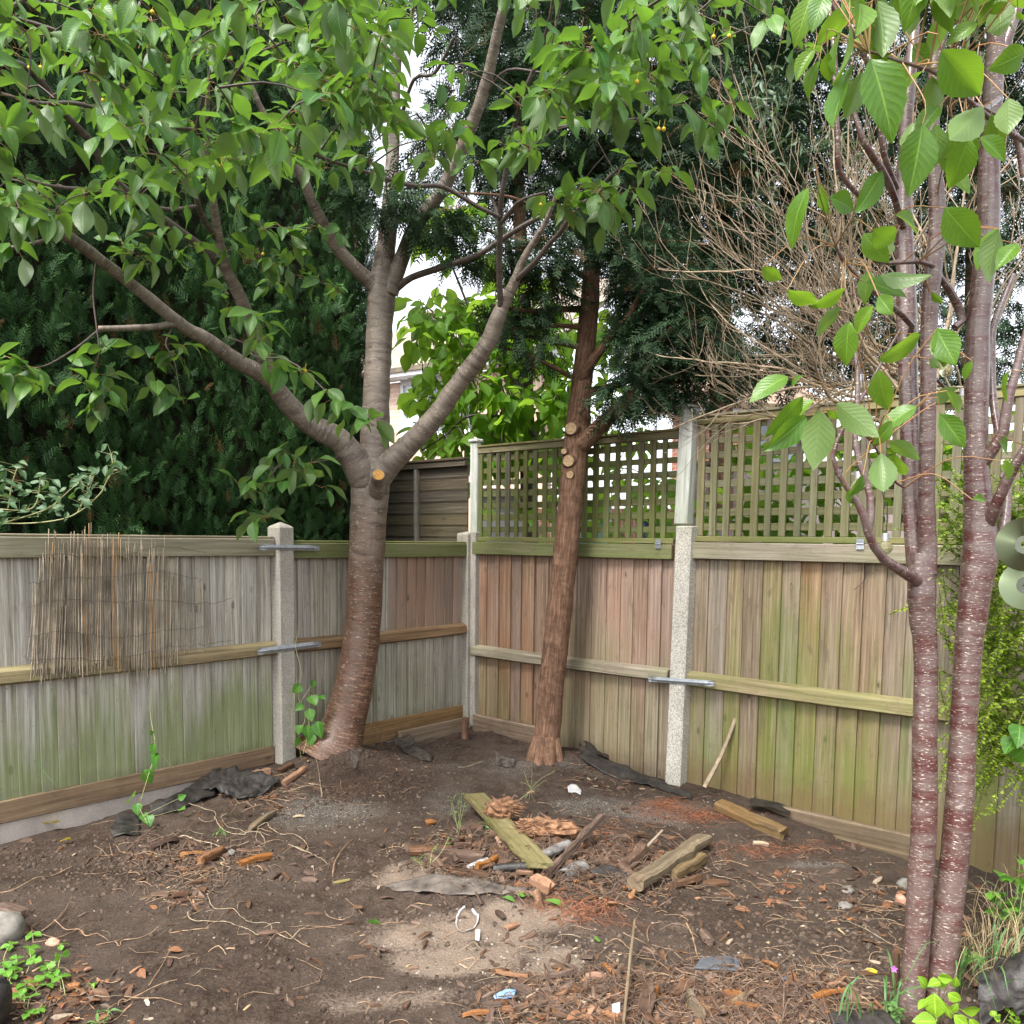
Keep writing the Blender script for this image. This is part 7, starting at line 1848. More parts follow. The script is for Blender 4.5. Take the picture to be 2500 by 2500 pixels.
# dead leaves and green leaves one can point to
def fallen(name, label, cat, px, py, ang, size, mat, wd=1.0, lift=.012, tilt=.3, T=LEAFT):
    c = G(px, py, lift); A = Acc()
    d = np.array([math.cos(ang), math.sin(ang), rg.normal(0, .12)])
    put_leaves(A, T, c[None] - d * size * .5, d[None], (UP + rg.normal(0, tilt, 3))[None], np.array([size]), np.array([rg.random()]), np.array([wd]), int(px))
    return tag(A.build(name, mat, smooth=True), label, cat)
for a in [('dead_leaf', 'big rust brown dead leaf near the tiny blue chip', 'leaf', 1955, 2412, .2, .13, M_DEADL, 1.4), ('dead_leaf', 'brown dead leaf behind the rough branch\'s lower end', 'leaf', 1560, 2140, 1.0, .07, M_DEADL, 1.2), ('dead_leaf', 'tan folded dead leaf at the heap\'s middle', 'leaf', 1490, 2105, 1.8, .08, M_DEADL, .8),
          ('dead_leaf', 'pale dead leaf bunch near the bottom left twigs', 'leaf', 430, 2325, .4, .06, M_DEADL, 1.3), ('dead_leaf', 'small pale dead leaf left of the thin twig fan', 'leaf', 345, 2382, -.9, .05, M_DEADL, 1.3), ('dead_leaf', 'light brown crumpled dead leaf behind the bright sucker leaves', 'leaf', 2410, 2410, .2, .12, M_DEADL, 1.2),
          ('yellow_leaf', 'bright yellow crumpled leaf at the plinth, left one', 'leaf', 128, 2030, .3, .085, M_YEL, 1.2, .05, .8), ('yellow_leaf', 'bright yellow crumpled leaf at the plinth, right one', 'leaf', 160, 2062, 1.4, .075, M_YEL, 1.1, .03, .8), ('yellow_leaf', 'yellow green fallen leaf near the purple flower', 'leaf', 2130, 2378, -.4, .055, M_YEL, .9),
          ('green_leaf', 'lone green leaf standing on the soil left of the sandy patch', 'leaf', 912, 2262, .6, .06, M_GREENL, 1.0, .025, .8), ('green_leaf', 'bright green leaf on the soil right of the sandy patch', 'leaf', 1460, 2300, .3, .035, M_GREENL, 1.6), ('green_leaf', 'vivid green leaf scrap in front of the heap', 'leaf', 1365, 2212, -.1, .12, M_GREENL, .9), ('green_leaf', 'dull green leaf at the pale membrane\'s end', 'leaf', 1280, 2190, -.2, .09, M_GREENL, .9),
          ('green_leaf', 'pale green leaf below the pale membrane', 'leaf', 1250, 2200, -.3, .09, M_GREENL, .7)]:
    fallen(*a)

# roots: pale strings and brown ones one can follow
def root(label, pts, w=.0028, mat=M_ROOT, lift=.006, seed=0, group='loose roots on the dug soil', name='plant_root', arch=.012):
    r = np.random.default_rng(seed)
    P = np.array([G(x, y, lift + max(0, arch * r.normal(.4, .8))) for x, y in pts])
    P = catmull(P, max(24, len(P) * 9)); P = P + .0015 * fbm(P * 40, 2, seed)[:, None]
    g0 = gz(P[:, 0], P[:, 1]); P[:, 2] = np.maximum(P[:, 2], g0 + w * .8) - .009 * np.clip(fbm(P * 9 + seed, 2, seed + 3) + .1, 0, 1); w = w * .85
    A = Acc(); tube(A, P, np.linspace(w, w * .4, len(P)) * (1 + .3 * fbm(P * 30, 2, seed)), 6, rough=.2, rfreq=60, seed=seed, rnd=r.random()); return tag(A.build(name, mat, smooth=True), label, 'root', group)
c3g = lambda L_: [(x * .44, 1650 + y * .44) for x, y in L_]
root('thick wavy white root running across the dark soil beside bark flakes', c3g([(970, 918), (1030, 905), (1100, 925), (1150, 920), (1190, 955), (1240, 968), (1310, 950), (1380, 925)]), .0045, seed=1)
root('long white root snaking from the tangle towards the sandy patch', c3g([(1430, 850), (1480, 820), (1500, 850), (1560, 880), (1640, 910), (1700, 950), (1700, 970), (1620, 965), (1570, 1000)]), .0035, seed=2)
root('white root continuing down the slope past the brown twig', c3g([(1600, 965), (1690, 975), (1730, 1000), (1790, 1025), (1815, 1050)]), .003, seed=3)
root('pale root looping round on the bare soil', c3g([(1105, 1290), (1060, 1310), (1045, 1350), (1065, 1375), (1160, 1370), (1280, 1380), (1370, 1410), (1430, 1445), (1500, 1420), (1505, 1395), (1460, 1385), (1400, 1400), (1340, 1350), (1290, 1310), (1190, 1295), (1155, 1260), (1155, 1220), (1180, 1205)]), .0026, seed=4)
root('pale root running on to a hooked end on the bare soil', c3g([(1430, 1445), (1510, 1425), (1560, 1450), (1610, 1460), (1660, 1440), (1715, 1395)]), .0026, seed=5)
root('looped white root tangle below the black polythene, upper loop', c3g([(1130, 655), (1080, 640), (1040, 670), (1045, 720), (1120, 750), (1190, 770), (1190, 810), (1130, 830), (1105, 800)]), .0026, seed=6)
root('looped white root tangle below the black polythene, lower loop', c3g([(1190, 790), (1220, 850), (1280, 880), (1360, 885), (1330, 860), (1260, 840), (1230, 800), (1260, 780), (1220, 790)]), .003, seed=7)
root('white root tangle end hooking beside the grey branch', c3g([(1360, 880), (1440, 870), (1470, 920), (1440, 950), (1420, 900), (1430, 850), (1380, 860), (1250, 920)]), .0026, seed=8)
root('short arched white root near the bark flake', c3g([(880, 1070), (910, 1035), (970, 1015), (1035, 1040)]), .003, seed=9)
root('curled white root beside the orange stub', c3g([(1220, 1010), (1245, 1030), (1225, 1045), (1275, 1075), (1230, 1100), (1160, 1125), (1135, 1150)]), .0024, seed=10)
root('long thin root at the cherry\'s foot drooping from the vine', [(690, 1938), (735, 1930), (780, 1918), (785, 1895), (775, 1870), (760, 1840), (740, 1820)], .0032, seed=11)
root('forked brown root across the soil at far left', c3g([(230, 1425), (300, 1380), (330, 1350), (370, 1300), (400, 1255)]), .0028, M_ROOTB, seed=12)
root('wavy brown root on the soil right of the forked root', c3g([(300, 1390), (370, 1415), (440, 1430), (480, 1455), (540, 1462), (600, 1490)]), .003, M_ROOTB, seed=13)
root('zigzag brown root on the soil above the twig fan', c3g([(640, 1500), (665, 1505), (680, 1475), (760, 1465), (830, 1440), (880, 1420)]), .0024, M_ROOTB, seed=14)
root('straight red twig slanting up from the twig fan', c3g([(740, 1790), (800, 1750), (860, 1680), (900, 1610), (945, 1540)]), .0026, M_ROOTB, seed=15, group='thin twigs fanned on the soil', name='thin_twig')
root('longest brown twig of the fan at lower left', c3g([(680, 1815), (780, 1790), (880, 1740), (985, 1710)]), .0024, M_ROOTB, seed=16, group='thin twigs fanned on the soil', name='thin_twig')
root('drooping brown twig of the fan at lower left', c3g([(690, 1805), (800, 1805), (900, 1800), (1010, 1835)]), .0026, M_ROOTB, seed=17, group='thin twigs fanned on the soil', name='thin_twig')
root('tan dry stalk lying from the left edge over dark soil', c3g([(-20, 1205), (70, 1195), (200, 1140), (300, 1110), (400, 1090)]), .0034, M_ROOTB, seed=18, group='thin twigs fanned on the soil', name='thin_twig')
root('thin straight root left of the mossy plank over dark soil', [(812, 2145), (818, 2110), (840, 2075), (862, 2050)], .004, M_ROOTB, seed=19)
root('long thin pale twig slanting towards the red-barked cherry', [(2050, 2245), (2100, 2275), (2150, 2305), (2205, 2328)], .0032, M_ROOT, seed=20, group='thin twigs fanned on the soil', name='thin_twig')
root('grey twig bent over bare soil beside the slate', [(1676, 2262), (1690, 2300), (1705, 2340), (1720, 2356)], .004, M_ROOTB, seed=21, group='thin twigs fanned on the soil', name='thin_twig')
root('long thin twig running from the slate to the bottom right', [(1790, 2365), (1850, 2395), (1900, 2425), (1960, 2460)], .003, M_ROOTB, seed=22, group='thin twigs fanned on the soil', name='thin_twig')
root('arching grey root over the bottom litter heap', [(1478, 2320), (1500, 2304), (1520, 2308), (1560, 2340), (1600, 2362), (1640, 2378)], .004, M_ROOTB, seed=23, arch=.03)
root('thin hooked root standing above the bottom litter heap', [(1582, 2310), (1580, 2280), (1590, 2258), (1610, 2255)], .003, M_ROOTB, seed=24)
root('pale thin twig at the end of the rough branch', [(1740, 2140), (1775, 2148), (1800, 2152)], .003, M_ROOT, seed=25, group='thin twigs fanned on the soil', name='thin_twig')
root('pale curved root on the soil behind the debris heap', [(1120, 1875), (1150, 1870), (1178, 1866)], .003, M_ROOT, seed=26)
root('wiry root arching along the fence foot beside the black strip', [(1830, 1970), (1850, 1952), (1880, 1960), (1930, 1985)], .0022, M_ROOT, seed=27, arch=.03)
root('wiry root arching behind the conifer\'s foot', [(1395, 1815), (1420, 1800), (1460, 1815), (1500, 1850), (1515, 1875)], .0022, M_ROOT, seed=28, arch=.03)

# litter nobody could count
def rpos(r, n, spots):
    """ground points: spots = (px, py, spread x px, spread y px, weight)"""
    w = np.array([q[4] for q in spots], float); w /= w.sum()
    k = r.choice(len(spots), n, p=w)
    out = []
    for q in k:
        px, py = spots[q][0] + r.normal(0, spots[q][2]), spots[q][1] + r.normal(0, spots[q][3])
        if py < 1750 or px < -150 or px > 2650 or py > 2640: continue
        P = G(px, py)
        if np.dot(P - CORNER, NL) < .10 or np.dot(P - CORNER, NR) < .10: continue
        out.append(P)
    return np.array(out)
ALLS = [(1250, 2200, 800, 220, 3), (600, 2250, 400, 150, 1), (1900, 2250, 250, 130, 1.2)]
HEAPS = [(1560, 2440, 150, 45, 4), (1800, 2450, 130, 40, 3), (1380, 2440, 90, 35, 1.6), (2000, 2430, 90, 40, 1), (1400, 2110, 130, 40, 3), (1120, 2090, 80, 40, 1.2), (1560, 2120, 90, 40, 1.2), (470, 2100, 110, 35, 1.5), (640, 1930, 60, 25, 1.2), (430, 2190, 40, 15, .5), (1500, 1890, 90, 35, .8), (870, 1880, 80, 40, .8), (150, 2440, 90, 40, 1.2), (1950, 2170, 150, 40, .8), (2150, 2230, 60, 60, .8)]
r10 = np.random.default_rng(1010)
# chips: a bent splinter template
CH = []
for k in range(4):
    A_ = Acc(); slab(A_, np.array([0, 0, 0.]), np.array([0, 1., 0]), .34, .14, 300 + k, .4, .6, n=5, bend=.06, roll=0., ring=6)
    CH.append((np.concatenate(A_.V), np.concatenate(A_.Q), np.concatenate(A_.T), np.concatenate(A_.U)))
def put_chips(acc, pos, size, r, lift=.3):
    n = len(pos); k = r.integers(0, 4, n)
    az = r.random(n) * 6.28; el = r.normal(.05, .3, n)
    ax = np.stack([np.cos(az) * np.cos(el), np.sin(az) * np.cos(el), np.sin(el)], -1)
    up = UP + r.normal(0, .35, (n, 3)); rn = r.random(n); wd = r.uniform(.5, 1.3, n)
    for q in range(4):
        s = k == q
        a = unit(ax[s]); u2 = unit(up[s] - a * np.sum(up[s] * a, -1, keepdims=True)); x = np.cross(a, u2)
        V0, Q0, T0, U0 = CH[q]; m = len(V0); sz = size[s][:, None, None]
        V = pos[s][:, None, :] + UP * (size[s] * .06 * lift)[:, None, None] + sz * (V0[None, :, 0:1] * wd[s][:, None, None] * x[:, None, :] + (V0[None, :, 1:2] - .5) * a[:, None, :] + V0[None, :, 2:3] * u2[:, None, :])
        off = (np.arange(s.sum()) * m)[:, None, None]
        acc.add(V.reshape(-1, 3), Q=(Q0[None] + off).reshape(-1, 4), T=(T0[None] + off).reshape(-1, 3), uv=(U0[None] * sz + np.array([0, 0])).reshape(-1, 2), rnd=np.repeat(rn[s], m))
def litter(name, label, spots, n, lo, hi, mat, seed, gamma=2.0):
    r = np.random.default_rng(seed); pos = rpos(r, n, spots); A = Acc()
    put_chips(A, pos, lo + (hi - lo) * r.random(len(pos)) ** gamma, r)
    return tag(A.build(name, mat), label, 'litter', kind='stuff')
litter('bark_litter', 'dark brown bark crumbs strewn over the dug soil', HEAPS + [(1250, 2200, 800, 220, 3), (1400, 2105, 110, 35, 4), (1700, 2450, 260, 45, 5)], 4600, .010, .085, M_BARKP, 1)
litter('wood_litter', 'orange rotten wood crumbs strewn over the dug soil', HEAPS, 700, .008, .055, M_ROT, 2, 2.4)
HEAP2 = [(1400, 2100, 95, 30, 3), (1290, 2080, 80, 30, 2), (1130, 2092, 70, 26, 1.4), (1540, 2125, 60, 26, 1)]
litter('bark_debris', 'matted dark red brown bark and rotten wood heaped under the plank', HEAP2, 420, .03, .15, M_BARKP, 21, 1.3)
litter('rotten_wood_debris', 'matted orange brown rotten wood in the middle heap', HEAP2 + [(1650, 2450, 200, 35, 2)], 130, .03, .11, M_ROT, 22, 1.4)
litter('splinter_litter', 'pale wood splinters strewn over the dug soil', HEAPS + ALLS, 620, .008, .05, M_PALEW, 3, 2.6)
# crumbs of soil
r = np.random.default_rng(4)
pos = rpos(r, 12000, [(900, 1880, 110, 50, 2), (1250, 2200, 800, 240, 4), (250, 2120, 250, 40, 1.5), (1450, 2100, 200, 60, 1.2), (1650, 2440, 250, 60, 1.5), (2000, 2280, 170, 90, 1)])
ii, jj = np.searchsorted(gx, pos[:, 0]) - 1, np.searchsorted(gy, pos[:, 1]) - 1; pos = pos[(sand[ii, jj] < .35) | (r.random(len(pos)) < .25)]
CL_ = Acc(); lump(CL_, np.zeros(3), 1, 1, .8, 5, .4, 4, 1.6); cv, cq = np.concatenate(CL_.V), np.concatenate(CL_.Q)
A = Acc(); n_ = len(pos); az = r.random(n_) * 6.28
scatter(A, cv, cq, np.zeros((len(cv), 2)), pos, np.stack([np.cos(az), np.sin(az), 0 * az], -1), np.tile(UP, (n_, 1)) + r.normal(0, .3, (n_, 3)), .0025 + .0125 * r.random(n_) ** 3, r.random(n_))
M_CLOD = mat_plain('soil_crumb', (.055, .038, .028), rough=.95, var=.6, scale=40, c2=(.13, .095, .072), spec=.1, bump=.6)
tag(A.build('soil_crumbs', M_CLOD), 'loose crumbs of dark soil', 'soil', kind='stuff')
pos = rpos(r, 1700, [(1240, 2320, 140, 60, 1.5), (1560, 1975, 160, 30, 2), (850, 1985, 110, 25, 1.5), (1250, 2200, 800, 240, 2), (2050, 2230, 130, 80, .8)])
A = Acc(); n_ = len(pos); az = r.random(n_) * 6.28
scatter(A, cv, cq, np.zeros((len(cv), 2)), pos, np.stack([np.cos(az), np.sin(az), 0 * az], -1), np.tile(UP, (n_, 1)), .0016 + .0055 * r.random(n_) ** 4, r.random(n_))
tag(A.build('gravel', mat_plain('soil_grit', (.22, .19, .16), rough=.9, var=.4, scale=30)), 'small pale stones and grit on the soil', 'gravel', kind='stuff')
# fine roots and twig bits
def fibres(name, label, spots, n, lo, hi, w, mat, seed, lift=.01, kind='stuff', curl=.5):
    r = np.random.default_rng(seed); pos = rpos(r, n, spots); A = Acc()
    for p in pos:
        L = r.uniform(lo, hi); az = r.random() * 6.28; d = np.array([math.cos(az), math.sin(az), 0])
        s = np.array([-d[1], d[0], 0]) * r.normal(0, curl) * L
        pts = np.array([p - d * L / 2, p + s * .5 - d * L * .1, p + s * .4 + d * L * .2, p + d * L / 2 + s * r.normal(0, .5)])
        pts = catmull(pts, 7); pts[:, 2] = gz(pts[:, 0], pts[:, 1]) + w + np.abs(r.normal(0, lift)) * np.sin(np.linspace(0, np.pi, 7))
        tube(A, pts, w * r.uniform(.5, 1.2), 4, cap=False, rnd=r.random())
    return tag(A.build(name, mat), label, 'roots', kind=kind)
fibres('twig_litter', 'thin brown twig bits strewn over the soil', HEAPS + ALLS, 850, .04, .20, .0016, M_ROOTB, 6)
fibres('root_litter', 'thin pale root bits strewn over the soil', HEAPS + ALLS, 260, .03, .14, .0009, M_ROOT, 7)
M_DTW = mat_plain('dark_twig_bit', (.075, .045, .03), rough=.85, var=.5, scale=20, c2=(.17, .11, .075))
fibres('dark_twig_litter', 'dark twig and bark fibres heaped in the debris', [(1400, 2100, 120, 38, 3), (1130, 2090, 80, 35, 1), (1560, 2120, 80, 35, 1), (1600, 2440, 170, 45, 2.5), (1880, 2440, 100, 40, 1), (450, 2090, 100, 30, 1)], 1100, .05, .20, .002, M_DTW, 17, .035)
M_REDR = mat_plain('red_fibrous_root', (.20, .07, .035), rough=.85, var=.4, scale=30, c2=(.34, .14, .07))
fibres('red_fibrous_roots', 'mat of fine red roots in the soil', [(1690, 1990, 70, 12, 2), (1620, 1965, 30, 8, 1), (1430, 2225, 50, 20, 1), (1900, 2075, 90, 10, 1), (1440, 2060, 70, 25, 1.6), (1360, 2200, 40, 15, .6)], 1050, .03, .10, .0009, M_REDR, 8, .015)
M_DARKR = mat_plain('dark_fibrous_root', (.075, .045, .032), rough=.9, var=.4, scale=30)
fibres('dark_fibrous_roots', 'mat of fine dark roots round the cherry\'s foot', [(930, 1890, 70, 28, 2), (860, 1870, 60, 30, 1.5), (1380, 1890, 60, 25, .8), (1300, 2070, 90, 35, .8)], 900, .03, .12, .001, M_DARKR, 9, .02)
# dead leaf litter in the bottom heap
pos = rpos(r10, 190, [(1560, 2440, 170, 45, 3), (1950, 2200, 150, 50, 1), (2380, 2300, 60, 60, 1), (150, 2440, 90, 40, .8), (1450, 2110, 90, 35, 1)])
A = Acc(); n_ = len(pos); az = r10.random(n_) * 6.28
put_leaves(A, LEAFT, pos + UP * .008, np.stack([np.cos(az), np.sin(az), r10.normal(.05, .2, n_)], -1), UP + r10.normal(0, .5, (n_, 3)), r10.uniform(.025, .07, n_), r10.random(n_), r10.uniform(.7, 1.3, n_), 12)
tag(A.build('leaf_litter', M_DEADL, smooth=True), 'brown dead leaves mixed into the bark litter', 'leaves', kind='stuff')

# ------------------------------------------------------------------ plants on the ground
TRI = [leaf_template(8, .80, d_, .15, .03, seed=70 + k, serr=.06, nx=4, tip=3, base=1.0) for k, d_ in enumerate((.15, .3, .05))]
def trifoliate(th, leaves, seed, mat, size=(.03, .045)):
    r = np.random.default_rng(seed); lf, st = Acc(), Acc(); P, A_, U, S = [], [], [], []
    for px, py, h in leaves:
        b = G(px + r.normal(0, 14), py + 12 + r.normal(0, 8)); tip = G(px, py); tip[2] = max(tip[2] + h * .6, tip[2] + .01)
        stalk(st, b, tip, .0014, .01)
        az = r.random() * 6.28; s = r.uniform(*size); nrm = unit(UP + r.normal(0, .35, 3))
        for k in (-1, 0, 1):
            a2 = az + k * 1.75; P.append(tip); A_.append(np.array([math.cos(a2), math.sin(a2), r.normal(-.05, .15)])); U.append(nrm); S.append(s * r.uniform(.85, 1.1))
    put_leaves(lf, TRI, np.array(P), np.array(A_), np.array(U), np.array(S), r.random(len(P)), r.uniform(.9, 1.1, len(P)), seed)
    lf.build('leaves', mat, th, smooth=True); st.build('stems', M_STEMG, th, smooth=True)
t_ = thing('strawberry_plant', 'bright green strawberry plants with toothed leaves at the bottom left', 'plant', G(90, 2400))
trifoliate(t_, [(72, 2335, .05), (42, 2360, .05), (38, 2372, .04), (18, 2390, .05), (30, 2395, .04), (8, 2370, .05), (85, 2365, .06), (115, 2380, .06), (140, 2395, .07), (150, 2360, .07), (110, 2400, .05), (60, 2435, .06), (70, 2425, .06), (75, 2450, .04), (48, 2440, .04), (110, 2420, .04), (25, 2318, .03), (80, 2290, .03), (95, 2480, .04), (70, 2490, .04), (225, 2410, .02), (148, 2318, .03), (10, 2420, .04), (150, 2405, .05)], 1, M_STRAW)
t_ = thing('cherry_sucker', 'bright lime green sucker leaves at the foot of the red-barked cherry', 'plant', G(2285, 2500))
lf, st = Acc(), Acc(); P, A_, U, S, W_ = [], [], [], [], []
cb = lambda x, y: (2050 + x * .3106, 1900 + y * .3106)
for x0, y0, x1, y1, roll, wd, d in [(745, 1690, 750, 1900, .1, 1.55, 2.5), (850, 1690, 960, 1760, .3, 1.6, 2.5), (770, 1560, 900, 1600, .5, 1.2, 2.58), (680, 1650, 655, 1570, .9, 1.2, 2.58), (840, 1640, 800, 1540, .5, 1.5, 2.6), (700, 1740, 610, 1780, .9, 1.2, 2.52), (760, 1915, 600, 1900, .3, 1.3, 2.45), (900, 1860, 1010, 1960, .2, 1.5, 2.42), (960, 1820, 1120, 1840, .8, 1.4, 2.5), (1020, 1890, 1100, 1990, .4, 1.4, 2.42), (870, 1840, 930, 1790, .5, 1.2, 2.5), (790, 1600, 700, 1620, .5, 1.2, 2.56), (900, 1640, 920, 1580, .4, 1.3, 2.6), (820, 1760, 880, 1900, .6, 1.0, 2.5)]:
    p0, p1 = W(*cb(x0, y0), d), W(*cb(x1, y1), d - .02); ax = p1 - p0; view = unit(EYE - p0); sdv = unit(np.cross(ax, view)); nr = unit(np.cross(sdv, ax)); nr = nr if np.dot(nr, view) > 0 else -nr
    P.append(p0); A_.append(ax); U.append(nr * math.cos(roll) + sdv * math.sin(roll)); S.append(np.linalg.norm(ax)); W_.append(wd)
    stalk(st, G(2290, 2500), p0, .0018, .03)
M_SUCK = mat_leaf('lime_sucker_leaf', (.15, .30, .02), (.24, .42, .03), trans=(.3, .5, .03), tfac=.35, rough=.35, veins=7, vein_gain=.6, spec=.45)
put_leaves(lf, LEAFTB, np.array(P), np.array(A_), np.array(U), np.array(S), r10.random(len(P)), np.array(W_), 21)
lf.build('leaves', M_SUCK, t_, smooth=True); st.build('stems', M_STEMG, t_, smooth=True)
def grass_tuft(name, label, spots, n, hgt, mat, seed, w=.0022, lean=.6, cat='grass'):
    t_ = thing(name, label, cat, G(*spots[0][:2])); r = np.random.default_rng(seed); A = Acc()
    for k in range(n):
        s = spots[r.integers(0, len(spots))]
        b = G(s[0] + r.normal(0, s[2]), s[1] + r.normal(0, s[3]), -.004); h = r.uniform(*hgt); az = r.random() * 6.28
        d = np.array([math.cos(az), math.sin(az), 0]) * r.uniform(.2, 1.2) * lean
        pts = catmull(np.array([b, b + (UP * .55 + d * .22) * h, b + (UP * .8 + d * .65) * h, b + (UP * r.uniform(.35, .9) + d * 1.15) * h]), 9)
        tdir = unit(np.gradient(pts, axis=0)); sd_ = unit(np.cross(tdir, UP + r.normal(0, .3, 3))); ww = w * np.sin(np.linspace(.5, np.pi - .05, 9))[:, None] * r.uniform(.6, 1.3)
        V = np.stack([pts - sd_ * ww, pts + sd_ * ww], 1).reshape(-1, 3)
        uv = np.stack([np.tile([0., 1.], 9), np.repeat(np.linspace(0, 1, 9), 2)], -1)
        A.add(V, Q=[(2 * q, 2 * q + 1, 2 * q + 3, 2 * q + 2) for q in range(8)], uv=uv, rnd=r.random())
    A.build('blades', mat, t_, smooth=True)
    return t_
grass_tuft('dry_grass', 'dry tan grass stalks tangled right of the red-barked cherry', [(2420, 2290, 40, 45), (2470, 2340, 30, 40), (2380, 2360, 30, 40)], 150, (.10, .30), M_DRYG, 1, .0012, 1.1)
grass_tuft('grass_tuft', 'green grass blades right of the red-barked cherry', [(2430, 2420, 40, 25), (2490, 2330, 20, 60), (2350, 2430, 25, 15)], 46, (.10, .32), M_GRASS, 2, .0035, 1.0)
grass_tuft('grass_tuft', 'few green grass blades left of the sucker leaves at the bottom edge', [(2170, 2480, 20, 10), (2110, 2490, 25, 8)], 14, (.08, .2), M_GRASS, 3, .004, 1.0)
grass_tuft('grass_tuft', 'pale dry tuft at the cherry\'s foot by the fence', [(905, 1810, 14, 8)], 40, (.10, .24), M_DRYG, 4, .0014, 1.0)
grass_tuft('grass_tuft', 'long green blades reaching in at the left edge before the fence', [(-15, 1990, 10, 10)], 7, (.3, .55), M_GRASS, 5, .003, 1.3)
def herb(name, label, base, tips, mat, seed, size=(.02, .035), T=TRI, wd=1.0, cat='weed', nl=9, rr=.0016):
    t_ = thing(name, label, cat, G(*base)); r = np.random.default_rng(seed); st, lf = Acc(), Acc(); P, A_, U, S = [], [], [], []
    for px, py, h in tips:
        b = G(base[0] + r.normal(0, 10), base[1] + r.normal(0, 5)); e = G(px, py); e = np.array([e[0], e[1], e[2]])
        e = W(px, py, b[1] + r.normal(0, .06)); pts = catmull(np.array([b, (b + e) / 2 + r.normal(0, .015, 3), e]), 10); tube(st, pts, np.linspace(rr, rr * .5, 10), 5, cap=False)
        for k in range(nl):
            q = pts[r.integers(3, 10)]; az = r.random() * 6.28; P.append(q); A_.append(np.array([math.cos(az), math.sin(az), r.normal(.2, .4)])); U.append(UP + r.normal(0, .4, 3)); S.append(r.uniform(*size))
    put_leaves(lf, T, np.array(P), np.array(A_), np.array(U), np.array(S), r.random(len(P)), np.full(len(P), wd), seed)
    st.build('stems', M_STEMG, t_, smooth=True); lf.build('leaves', mat, t_, smooth=True)
    return t_
M_WEED = mat_leaf('weed_leaf', (.07, .16, .04), (.14, .26, .07), trans=(.2, .38, .05), tfac=.3, veins=5)
herb('geranium_plant', 'dark green lobed leaf plant at the right edge near the ground', (2470, 2270), [(2420, 2165, .1), (2440, 2140, .1), (2460, 2120, .1), (2490, 2110, .1), (2510, 2150, .1), (2420, 2190, .1), (2470, 2170, .1), (2500, 2200, .1), (2450, 2210, .1), (2480, 2230, .1), (2520, 2260, .1)], M_STRAW, 1, (.04, .065), nl=6)
herb('small_weed', 'wispy green weed left of the mossy plank\'s far end', (1122, 2035), [(1112, 1940, .1), (1128, 1938, .1), (1105, 1965, .1), (1135, 1960, .1), (1118, 1955, .1)], M_WEED, 2, (.012, .03), T=LEAFT, wd=.5, nl=12)
herb('small_weed', 'sparse grey green weed on the soil above the mossy plank', (1285, 1950), [(1280, 1885, .1), (1300, 1880, .1), (1330, 1905, .1), (1270, 1910, .1), (1355, 1880, .1)], M_WEED, 3, (.01, .02), T=LEAFT, wd=.4, nl=8)
herb('small_weed', 'limp weed in front of the dark bark slab left of the plank', (1045, 2115), [(1010, 2095, .1), (1030, 2090, .1), (1055, 2098, .1), (1075, 2110, .1), (1070, 2060, .1), (1095, 2045, .1)], M_WEED, 4, (.012, .03), T=LEAFT, wd=.45, nl=10)
herb('small_weed', 'weed sprig lying on top of the mossy plank', (1185, 2030), [(1178, 2010, .1), (1195, 2000, .1), (1200, 2020, .1)], M_WEED, 5, (.02, .035), T=LEAFT, wd=.5, nl=6)
herb('small_weed', 'tiny green weed below the black polythene', (535, 2045), [(530, 2025, .1), (545, 2030, .1), (525, 2035, .1)], M_WEED, 6, (.015, .03), T=LEAFT, wd=.6, nl=6)
herb('small_weed', 'herb robert weed with small lobed leaves at the foot of the red-barked cherry', (2185, 2480), [(2165, 2450, .1), (2180, 2440, .1), (2195, 2460, .1), (2175, 2470, .1), (2205, 2470, .1)], M_WEED, 7, (.015, .03), nl=7)
herb('small_weed', 'creeping green leaves right of the red-barked cherry\'s foot', (2360, 2350), [(2345, 2320, .1), (2370, 2335, .1), (2395, 2345, .1), (2360, 2360, .1)], M_STRAW, 8, (.03, .045), nl=4)
herb('small_weed', 'pale feathery green weed at the bottom right corner', (2450, 2500), [(2430, 2480, .1), (2450, 2470, .1), (2490, 2450, .1), (2480, 2490, .1)], M_SUCK, 9, (.015, .03), nl=8)
herb('small_weed', 'grey green sprig at the photo\'s bottom left litter', (262, 2490), [(262, 2480, .1), (280, 2485, .1), (255, 2490, .1)], M_WEED, 10, (.03, .05), T=LEAFT, wd=.5, nl=4)
# yellowing strappy leaves
for k, (p, q, lb) in enumerate([((2440, 2375), (2472, 2400), 'yellowing strap leaf beside the black sack, shorter one'), ((2470, 2355), (2510, 2395), 'yellowing strap leaf beside the black sack, longer one')]):
    A = Acc(); a, b = G(*p, .05), G(*q, .09); put_leaves(A, [LEAFT[0]], a[None], (b - a)[None], UP[None] + .2, np.array([np.linalg.norm(b - a) * 1.2]), np.array([.5]), np.array([.55]), 3)
    tag(A.build('yellow_strap_leaf', mat_leaf('yellow_strap_leaf', (.45, .42, .10), (.50, .47, .14), trans=(.4, .4, .08), tfac=.3, veins=.2), smooth=True), lb, 'leaf')
